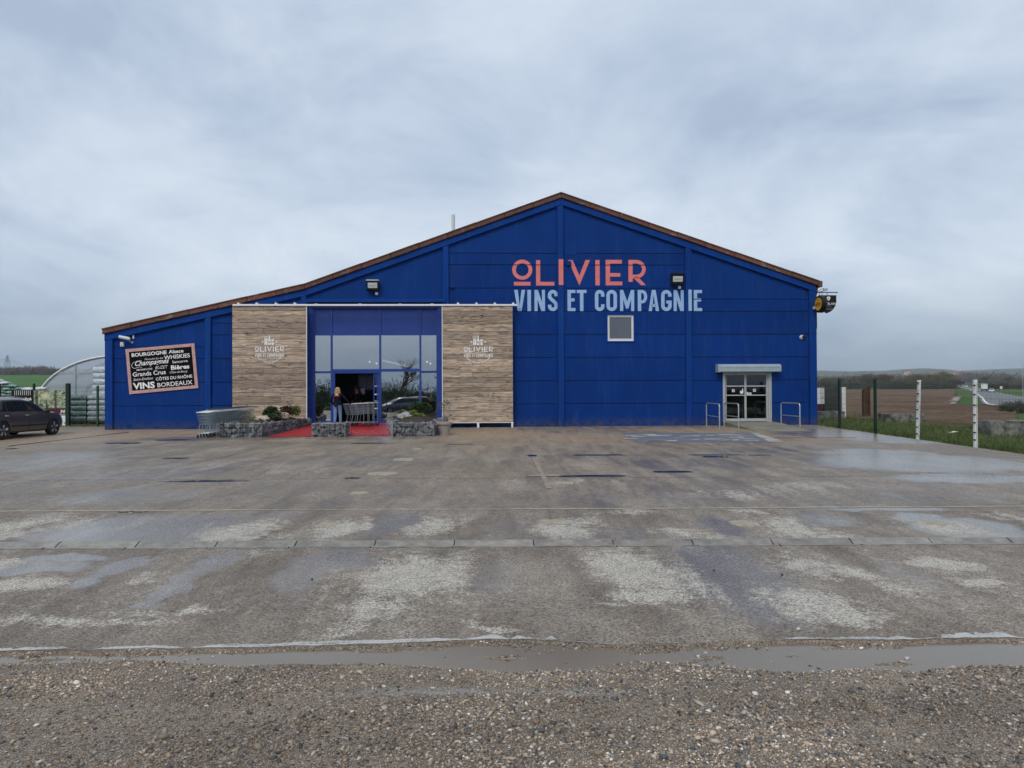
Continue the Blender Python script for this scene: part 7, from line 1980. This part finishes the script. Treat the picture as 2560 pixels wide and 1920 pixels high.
def tri_mesh(name,T):
    me=bpy.data.meshes.new(name); co=T.reshape(-1,3); n=len(T)
    me.vertices.add(len(co)); me.vertices.foreach_set('co',co.astype(np.float32).ravel()); me.loops.add(n*3); me.loops.foreach_set('vertex_index',np.arange(n*3,dtype=np.int32)); me.polygons.add(n); me.polygons.foreach_set('loop_start',np.arange(0,n*3,3,dtype=np.int32)); me.polygons.foreach_set('loop_total',np.full(n,3,dtype=np.int32)); me.update(calc_edges=True); return me
stuff('grass_verge',tri_mesh('grass_verge',T1),M['grass'],'rough green grass along the right fence','grass')
T2=grass(26000,5,(-19.2,-26),(33.2,34.6),.08,lambda x,y:np.clip(fbm(x*2,y*2,4)*1.3,0,1)) if False else grass(9000,5,(-26,-18.0),(33.0,33.65),.06,lambda x,y:np.clip(fbm(x*2,y*2,4)*1.6-.45,0,1))
stuff('fence_weeds',tri_mesh('fence_weeds',T2),M['grass'],'thin weeds growing at the foot of the left fence','weeds')
# dry stalks by the field edge
T3=grass(5000,9,(14.5,19.5),(33,40),.26,lambda x,y:np.clip(fbm(x*.6,y*.6,14)*2-.9,0,1)); stuff('dry_stalks',tri_mesh('dry_stalks',T3),M['twig_olive'],'dry brown stalks at the edge of the ploughed field','stalks')

# ------------------------------------------------------------------ trees
def clump_tris(rg,c,rad,n,ls,vert=.5):
    d=rg.normal(size=(n,3)); d/=np.linalg.norm(d,axis=1)[:,None]; rr=rg.random(n)**.4
    P=np.array(c)+d*rr[:,None]*np.array(rad)
    dirv=d+rg.normal(0,.6,(n,3)); dirv[:,2]+=vert; dirv/=np.linalg.norm(dirv,axis=1)[:,None]
    s=np.cross(dirv,rg.normal(size=(n,3))); s/=np.linalg.norm(s,axis=1)[:,None]
    l=ls*rg.uniform(.5,1.4,n)[:,None]
    return np.stack([P-s*l*.09,P+s*l*.09,P+dirv*l],1)
def far_tree(name,label,loc,h,rx,n,ls,mat,seed,group,trunk=True,base=.18):
    rg=np.random.default_rng(seed); root=thing(name,label,'tree',loc,0,group)
    tk=MB(); tk.tube([(0,0,-.3),(0.02*h,0,h*.35),(0,0,h*.7)],h*.03,6,True,h*.01)
    for i in range(6):
        a=rg.uniform(0,2*PI); tk.tube([(0,0,h*(.2+.06*i)),(rx*.5*math.cos(a),rx*.5*math.sin(a),h*(.42+.07*i)),(rx*.8*math.cos(a),rx*.8*math.sin(a),h*(.55+.07*i))],h*.012,4,True,h*.004)
    part('trunk',tk,M['bark'],root)
    T=[]
    for i in range(9):
        a=rg.uniform(0,2*PI); q=rg.random()**.5*.6; zz=h*(base+(1-base)*rg.uniform(.25,.82)); k=math.sin(PI*min(1,max(0.15,(zz/h-base)/(1-base))))
        T.append(clump_tris(rg,(rx*q*math.cos(a)*k,rx*q*math.sin(a)*k,zz),(rx*.5,rx*.5,h*.17),n//9,ls))
    obj('crown',tri_mesh('crown',np.concatenate(T)),mat,root); return root
def zat(x,y): return float(land_z(np.array([x]),np.array([y]))[0])
rr=random.Random(21)
# right-hand hedgerow trees, told apart by their crowns
GT='bare winter trees beyond the ploughed field'
specs=[(2130,500,8.0,7,'twig'),(2165,520,9.6,8,'twig'),(2210,520,9.2,8.5,'twig'),(2255,480,6.5,6,'twig_olive'),(2292,440,9.0,7.5,'twig_olive'),(2318,450,9.6,8,'twig_olive'),(2343,440,8.4,5.5,'twig_olive'),(2362,460,10.4,7.5,'twig_olive'),(2388,500,6.5,6,'twig'),(2070,500,6.5,7,'twig'),(2100,510,7.5,7,'twig')]
TLAB=['bare grey brown tree behind the second dark fence post region, left of the tall grove','tall bare tree forming the left half of the grove beyond the brown field','tall bare tree forming the right half of the grove beyond the brown field','low olive toned tree right of the grove beyond the brown field','rounded olive toned tree left of the first white fence post','broad olive toned tree just right of the first white fence post','smaller pale olive tree between the two broad ones beyond the field','broadest olive toned tree left of where the road disappears','bare tree beside the far end of the road','low bare tree at the blue corner, beyond the brown field','bare tree behind the dark concrete slab, beyond the brown field']
for i,(px,Y,h,rx,mt) in enumerate(specs):
    x=at(px,960,Y).x; far_tree('bare_tree',TLAB[i],(x,Y,zat(x,Y)-.3),h,rx,3000,1.3,M[mt],200+i,GT)
# far woods and hedges that read as one mass
def wood(name,label,pts,hh,width,n,ls,mat,seed,cat='wood'):
    rg=np.random.default_rng(seed); T=[]
    for i in range(n):
        t=rg.random()*(len(pts)-1); k=int(t); f_=t-k; x=pts[k][0]+(pts[k+1][0]-pts[k][0])*f_+rg.normal(0,width*.3); y=pts[k][1]+(pts[k+1][1]-pts[k][1])*f_+rg.normal(0,width)
        h=hh*rg.uniform(.55,1.15)*(.7+.6*float(vnoise(np.array(x*.03),np.array(y*.03),seed))); z=pts[k][2]+(pts[k+1][2]-pts[k][2])*f_ if len(pts[0])>2 else zat(x,y)
        T.append(clump_tris(rg,(x,y,z+h*.5),(h*.45,h*.45,h*.5),46,ls))
    return stuff(name,tri_mesh(name,np.concatenate(T)),mat,label,cat)
def XY(px,Y): return (at(px,960,Y).x,Y)
wood('hedgerow','dark hedge line along the far edge of the ploughed field',[XY(2020,405),XY(2200,410),XY(2300,400),XY(2380,405)],4.6,3,520,1.1,M['twig_dark'],1,'hedge')
wood('far_wood','grey brown bare wood beyond the ploughed field',[XY(2000,560),XY(2150,600),XY(2250,600),XY(2400,640)],7.5,12,420,1.8,M['twig'],2)
wood('far_wood','distant tree belt right of the road',[XY(2410,800),XY(2500,700),XY(2580,640),XY(2760,600)],5.5,10,320,1.8,M['twig'],3)
wood('hedgerow','dark hedge right of the road behind the truck',[XY(2466,380),XY(2520,370),XY(2640,340)],3.0,2,200,.9,M['twig_dark'],4,'hedge')
wood('bramble_thicket','dark brown bramble thicket at the field corner near the right fence',[(33.2,47.2),(35,46.8),(37.5,47)],.85,.5,160,.2,M['twig_dark'],5,'bramble')
wood('far_wood','low village trees on the slope below the hills',[XY(2150,900),XY(2290,1000),XY(2400,980),XY(2480,900)],11,25,360,3.0,M['twig'],6)
# left: treeline beyond the wheat
def top_z(px,py,Y): return at(px,py,Y).z
wood('far_wood','dark wooded ridge beyond the green field on the left',[(*XY(-60,700),top_z(0,938,700)),(*XY(60,700),top_z(0,939,700)),(*XY(140,720),top_z(100,940,720)),(*XY(300,760),top_z(100,942,760))],8.0,14,520,2.4,M['twig'],7)
# ------------------------------------------------------------------ hills on the skyline
def hill(name,pts,Y,depth,mat):
    """pts: (photo x, photo y) skyline; the ridge stands at distance Y and falls away to both sides"""
    xs=[];zs=[]
    for px,py in pts:
        p=at(px,py,Y); xs.append(p.x); zs.append(p.z)
    X=np.linspace(xs[0],xs[-1],140); Z=np.interp(X,xs,zs)+ (fbm(X*.01,X*0+2,9,4)-.5)*Y*.0022
    rows=[]; vs=[]; m=14
    for j in range(m):
        t=j/(m-1)*2-1; k=(math.cos(t*PI)+1)/2
        for i in range(len(X)): vs.append((X[i],Y+t*depth,(Z[i])*k+(-10)*(1-k)+(0 if abs(t)>.9 else (float(vnoise(np.array(X[i]*.006),np.array(t*6),3))-.5)*Y*.002*(1-abs(k-.5)*1.2))*(0 if abs(t)<.05 else 1)))
    n=len(X); fs=[(j*n+i,j*n+i+1,(j+1)*n+i+1,(j+1)*n+i) for j in range(m-1) for i in range(n-1)]
    me=bpy.data.meshes.new(name); me.from_pydata(vs,[],fs); me.polygons.foreach_set('use_smooth',[True]*len(fs)); return struct(name,me,mat)
hill('hills',[(1700,935),(2040,928),(2110,928),(2150,927),(2220,926),(2255,922),(2290,921),(2320,926),(2360,927),(2420,926),(2480,923),(2530,922),(2570,925),(2900,928),(3300,935)],2600,900,M['hill'])
hill('hills',[(1900,942),(2200,938),(2300,934),(2360,933),(2440,932),(2500,936),(2700,938),(3100,942)],1300,330,M['hill'])
hill('hills',[(-900,934),(-300,930),(0,923),(30,923),(55,922),(80,926),(120,926),(200,928),(500,932),(900,940)],1500,420,M['hill'])
# ------------------------------------------------------------------ pylons and lines on the left
def pylon(label,px,ytop,ybase,Y,w,mat,group):
    b=at(px,ybase,Y); t_=at(px,ytop,Y); H=t_.z-b.z+4; root=thing('electricity_pylon',label,'pylon',(b.x,Y,b.z-4),0,group)
    lat=MB(); lv=8; r=.16*H/30
    for s in (-1,1):
        for q in (-1,1): lat.tube([(s*w/2,q*w/2,0),(s*w*.17,q*w*.17,H*.62),(0,0,H)],r,4)
    for k in range(lv):
        z0,z1=H*.9*k/lv,H*.9*(k+1)/lv; f0=np.interp(z0,[0,H*.62,H],[w/2,w*.17,0]); f1=np.interp(z1,[0,H*.62,H],[w/2,w*.17,0])
        for s in (-1,1): lat.tube([(-f0*s,-f0,z0),(f1*s,-f1,z1)],r*.7,3); lat.tube([(-f0*s,f0,z0),(f1*s,f1,z1)],r*.7,3); lat.tube([(-f0,-f0*s,z0),(-f1,f1*s,z1)],r*.7,3); lat.tube([(f0,-f0*s,z0),(f1,f1*s,z1)],r*.7,3)
    part('lattice',lat,mat,root)
    for z,l in ((.62,.42*H/2.2),(.74,.34*H/2.2),(.86,.24*H/2.2)): part('cross_arm',MB().tube([(-l,0,H*z),(0,0,H*z+H*.03),(l,0,H*z)],r*1.3,4),mat,root)
    return root,H
M['pylon']=simple('dull_galvanised',(.10,.11,.12),.7,.2)
PY=[('tall lattice pylon at the left edge on the skyline',18.5,886,926,820,9.5),('small distant pylon mast near the greenhouse arch',135,914,930,1250,6),]
pl=[pylon(l,px,a,b,Y,w,M['pylon'],'electricity pylons on the left skyline') for l,px,a,b,Y,w in PY]
for i,(dx,yy) in enumerate(((-6,899),(0,896),(7,899))):
    p=at(18.5+dx*1.3,yy,820); q=at(135+dx*.3,918+abs(dx)*.1,1250); o=at(-260,890+i*2,620)
    pts=[]
    for a_,b_ in ((o,p),(p,q)):
        for k in range(9):
            t_=k/8; v=a_.lerp(b_,t_); v.z-=4*(t_*(1-t_))*5.5; pts.append(v)
    solo('power_line',MB().tube(pts,.10,3),M['pylon'],['power line strung on the left arms of the pylon','power line strung at the top of the pylon','power line strung on the right arms of the pylon'][i],'cable','power lines on the left skyline')
for i,(px,y0,y1) in enumerate(((56,920,936),(64,922,936),(71,918,936))):
    b=at(px,y1,600); t_=at(px,y0,600); o=solo('wooden_pole',MB().tube([(0,0,-2),(0,0,t_.z-b.z)],.22,5),M['pylon'],['leftmost','middle','rightmost'][i]+' of three thin poles at the far edge of the green field','pole','poles at the edge of the green field'); o.location=b
# ------------------------------------------------------------------ far houses
M['roof_tile']=simple('orange_clay_tiles',(.30,.115,.06),.8,0,.15,.3); M['render']=simple('cream_render',(.56,.50,.43),.8,0,.08,.3)
def house(label,px,py,Y,w,d,h,rh,rz,wallm=None):
    b=at(px,py,Y); root=thing('house',label,'house',b,rz,'village houses on the far slope')
    part('wall',MB().box(-w/2,w/2,-d/2,d/2,-6,h).add([(-w/2,-d/2,h),(-w/2,d/2,h),(-w/2,0,h+rh)],[(0,2,1)]).add([(w/2,-d/2,h),(w/2,d/2,h),(w/2,0,h+rh)],[(0,1,2)]),wallm or M['render'],root)
    o_=.3; rf=part('roof',MB().add([(-w/2-o_,-d/2-o_,h-.1),(w/2+o_,-d/2-o_,h-.1),(w/2+o_,0,h+rh+.15),(-w/2-o_,0,h+rh+.15),(w/2+o_,d/2+o_,h-.1),(-w/2-o_,d/2+o_,h-.1)],[(0,1,2,3),(3,2,4,5)]),M['roof_tile'],root)
    part('chimney',MB().box(w*.25,w*.25+.6,-.3,.3,h+rh*.5,h+rh+.9),M['rust'],rf)
    for k in range(max(2,int(w/4))):
        x=-w/2+(k+.5)*w/max(2,int(w/4)); part('window',MB().box(x-.5,x+.5,-d/2-.03,-d/2+.05,h*.35,h*.75),M['black'],root)
for a in [('long farmhouse with orange roof, largest on the far slope',2400,938,760,34,9,3.4,4.4,.1),('small orange roofed house left of the long farmhouse',2340,939,780,16,8,3.2,3.8,-.1),('white house with orange roof above the grove on the left',2213,941,820,14,8,3.6,3.2,.2),('low orange roofed barn right of the white house above the grove',2232,943,800,26,9,3.2,3.4,0),('pale gabled house high above the middle of the hedge',2262,938,860,9,8,4.5,4.0,1.4),('tiny pale house right of the gabled one on the far slope',2273,936,900,8,7,5.5,3.0,.4)]: house(a[0],a[1],a[2],1235,a[4]*.62,a[5]*.8,a[6]*.75,a[7]*.8,a[8])
# ------------------------------------------------------------------ traffic, signs
def far_car(label,px,Y,paintm,rz,lane):
    c=copy_cached(c1); x=road_x(Y)+lane; c.location=(x,Y,zat(x,Y)+.12); c.rotation_euler=(0,0,rz); tag(c,label,'car','cars on the country road')
    for ch in bpy.data.objects:
        if ch.parent==c and ch.name.startswith('body'):
            ch.data=ch.data.copy(); ch.data.materials[0]=paintm
    return c
RA=-math.atan(.645)
wp=paint('white_car_paint',(.62,.63,.64)); gp_=paint('grey_car_paint',(.25,.26,.28))
far_car('white car driving toward the camera just right of the truck on the country road',2478,262,wp,RA+PI,2.4)
far_car('small white car on the road just left of the second white post',2419,440,wp,RA+PI,-1.0)
far_car('farthest pale car where the country road rises out of sight',2393,640,gp_,RA,1.2)
def truck(label,Y,lane,rz):
    x=road_x(Y)+lane; r_=thing('box_truck',label,'truck',(x,Y,zat(x,Y)+.12),rz)
    part('cargo_box',MB().cbox(-1.15,1.15,-3.6,1.2,.9,3.1,.05),M['paper'],r_); part('cab',MB().cbox(-1.05,1.05,1.3,2.9,.45,2.2,.18),wp,r_); part('windscreen',MB().box(-.9,.9,2.88,2.92,1.3,2.0),M['car_glass_dark'],r_); part('chassis',MB().box(-.9,.9,-3.5,2.7,.45,.88),M['black'],r_)
    for x_ in (-.95,.95):
        for y_ in (-2.4,2.0): part('wheel',MB().lathe([(.2,-.14),(.42,-.14),(.45,0),(.42,.14),(.2,.14)],(x_,y_,.45),14,'X'),M['black_rubber'],r_)
truck('white box truck driving on the country road at the right',300,.4,RA)
b=at(2503,968,260); o=thing('road_sign','small white road sign beside the country road right of the truck','road sign',(b.x,260,zat(b.x,260)))
part('post',MB().tube([(0,0,0),(0,0,2.3)],.05,6),M['grey_metal'],o); part('plate',MB().cbox(-.5,.5,-.05,-.02,1.5,2.4,.01),M['paper'],o)
b=at(2413,958,520); o=thing('road_sign','distant blue direction sign above the bend of the road','road sign',(b.x,520,zat(b.x,520)))
part('post',MB().tube([(-1,0,0),(-1,0,2.2)],.08,5).tube([(1,0,0),(1,0,2.2)],.08,5),M['grey_metal'],o); M['sign_blue']=simple('sign_blue',(.05,.14,.42),.4); part('plate',MB().cbox(-1.8,1.8,-.06,-.02,2.0,3.6,.02),M['sign_blue'],o)
b=at(2557,975,110); o=thing('lamp_post','slim pale pole at the right edge of the frame beside the road','pole',(b.x,110,zat(b.x,110))); part('pole',MB().tube([(0,0,0),(0,0,5.6)],.06,6,True,.035),M['grey_metal'],o); part('bracket',MB().tube([(0,0,5.5),(.5,0,5.6)],.03,5),M['grey_metal'],o)
# lone bushes on the far right slope
for i,(px,Y,h) in enumerate(((2465,560,4.5),(2522,560,4.8))):
    x=at(px,960,Y).x; far_tree('lone_bush',['dark bush above the white truck on the far slope','dark rounded bush near the right edge on the far slope'][i],(x,Y,zat(x,Y)+2.6),h,4.0,900,.9,M['leaf_dark'],300+i,'lone bushes on the far slope')

# ------------------------------------------------------------------ what the shop windows mirror: tree, hedge and cars across the yard
def bare_big(label,loc,h,seed):
    r=random.Random(seed); root=thing('bare_oak',label,'tree',loc); tk=MB(); bb=MB()
    def grow(p,d,l,rad,lev):
        q=p+d*l; (tk if lev==0 else bb).tube([p,p.lerp(q,.5)+Vector((r.uniform(-.04,.04)*l,r.uniform(-.04,.04)*l,0)),q],rad,6 if lev<2 else 4,False,rad*.68)
        if lev>=6: return
        for k in range(3 if lev<4 else 2):
            nd=(d+Vector((r.uniform(-.85,.85),r.uniform(-.85,.85),r.uniform(-.15,.55)))).normalized(); grow(q,nd,l*r.uniform(.62,.84),rad*.60,lev+1)
    grow(Vector((0,0,-.2)),Vector((.05,0,1)).normalized(),h*.26,h*.030,0)
    part('trunk',tk,M['bark'],root); part('branch',bb,M['bark'],root)
bare_big('bare branching tree mirrored in the right shop window',(-8.9,-14.5,plane_z(-5)),6.4,5)
wood('hedge_bank','hedge and scrub bank mirrored in the lower shop windows',[(-60,-24,-.5),(-30,-22,-.5),(-8,-21,-.5),(25,-24,-.5),(60,-24,-.5)],3.3,1.5,1500,.45,M['leaf_dark'],8,'hedge')
def mirrored(label,x,y,rz,pm):
    c=copy_cached(c1); c.location=(x,y,plane_z(max(y,-5))); c.rotation_euler=(0,0,rz); tag(c,label,'car','cars mirrored in the shop windows')
    for ch in bpy.data.objects:
        if ch.parent==c and ch.name.startswith('body'): ch.data=ch.data.copy(); ch.data.materials[0]=pm
mirrored('grey car mirrored in the pane left of the open door',-11.9,-1.0,.5,gp_)
mirrored('dark estate car mirrored in the large lower pane right of the door',-7.9,-4.5,1.2,paint('dark_blue_car',(.05,.06,.09)))
mirrored('red car mirrored in the narrow pane at the right of the entrance',-7.3,-12.5,1.3,paint('red_car',(.30,.02,.025)))

# ------------------------------------------------------------------ damp air
hz=MB().box(-4200,4200,-1700,4200,-40,130)
hm=bpy.data.materials.new('damp_air'); hm.use_nodes=True; t=hm.node_tree; t.nodes.clear(); o_=t.nodes.new('ShaderNodeOutputMaterial'); pv=t.nodes.new('ShaderNodeVolumePrincipled')
pv.inputs['Color'].default_value=(.80,.88,.97,1); pv.inputs['Density'].default_value=0.00018; pv.inputs['Anisotropy'].default_value=0.2
t.links.new(pv.outputs[0],o_.inputs['Volume'])
HAZE=stuff('haze',hz.mesh('haze'),hm,'damp grey blue air over the fields','haze')
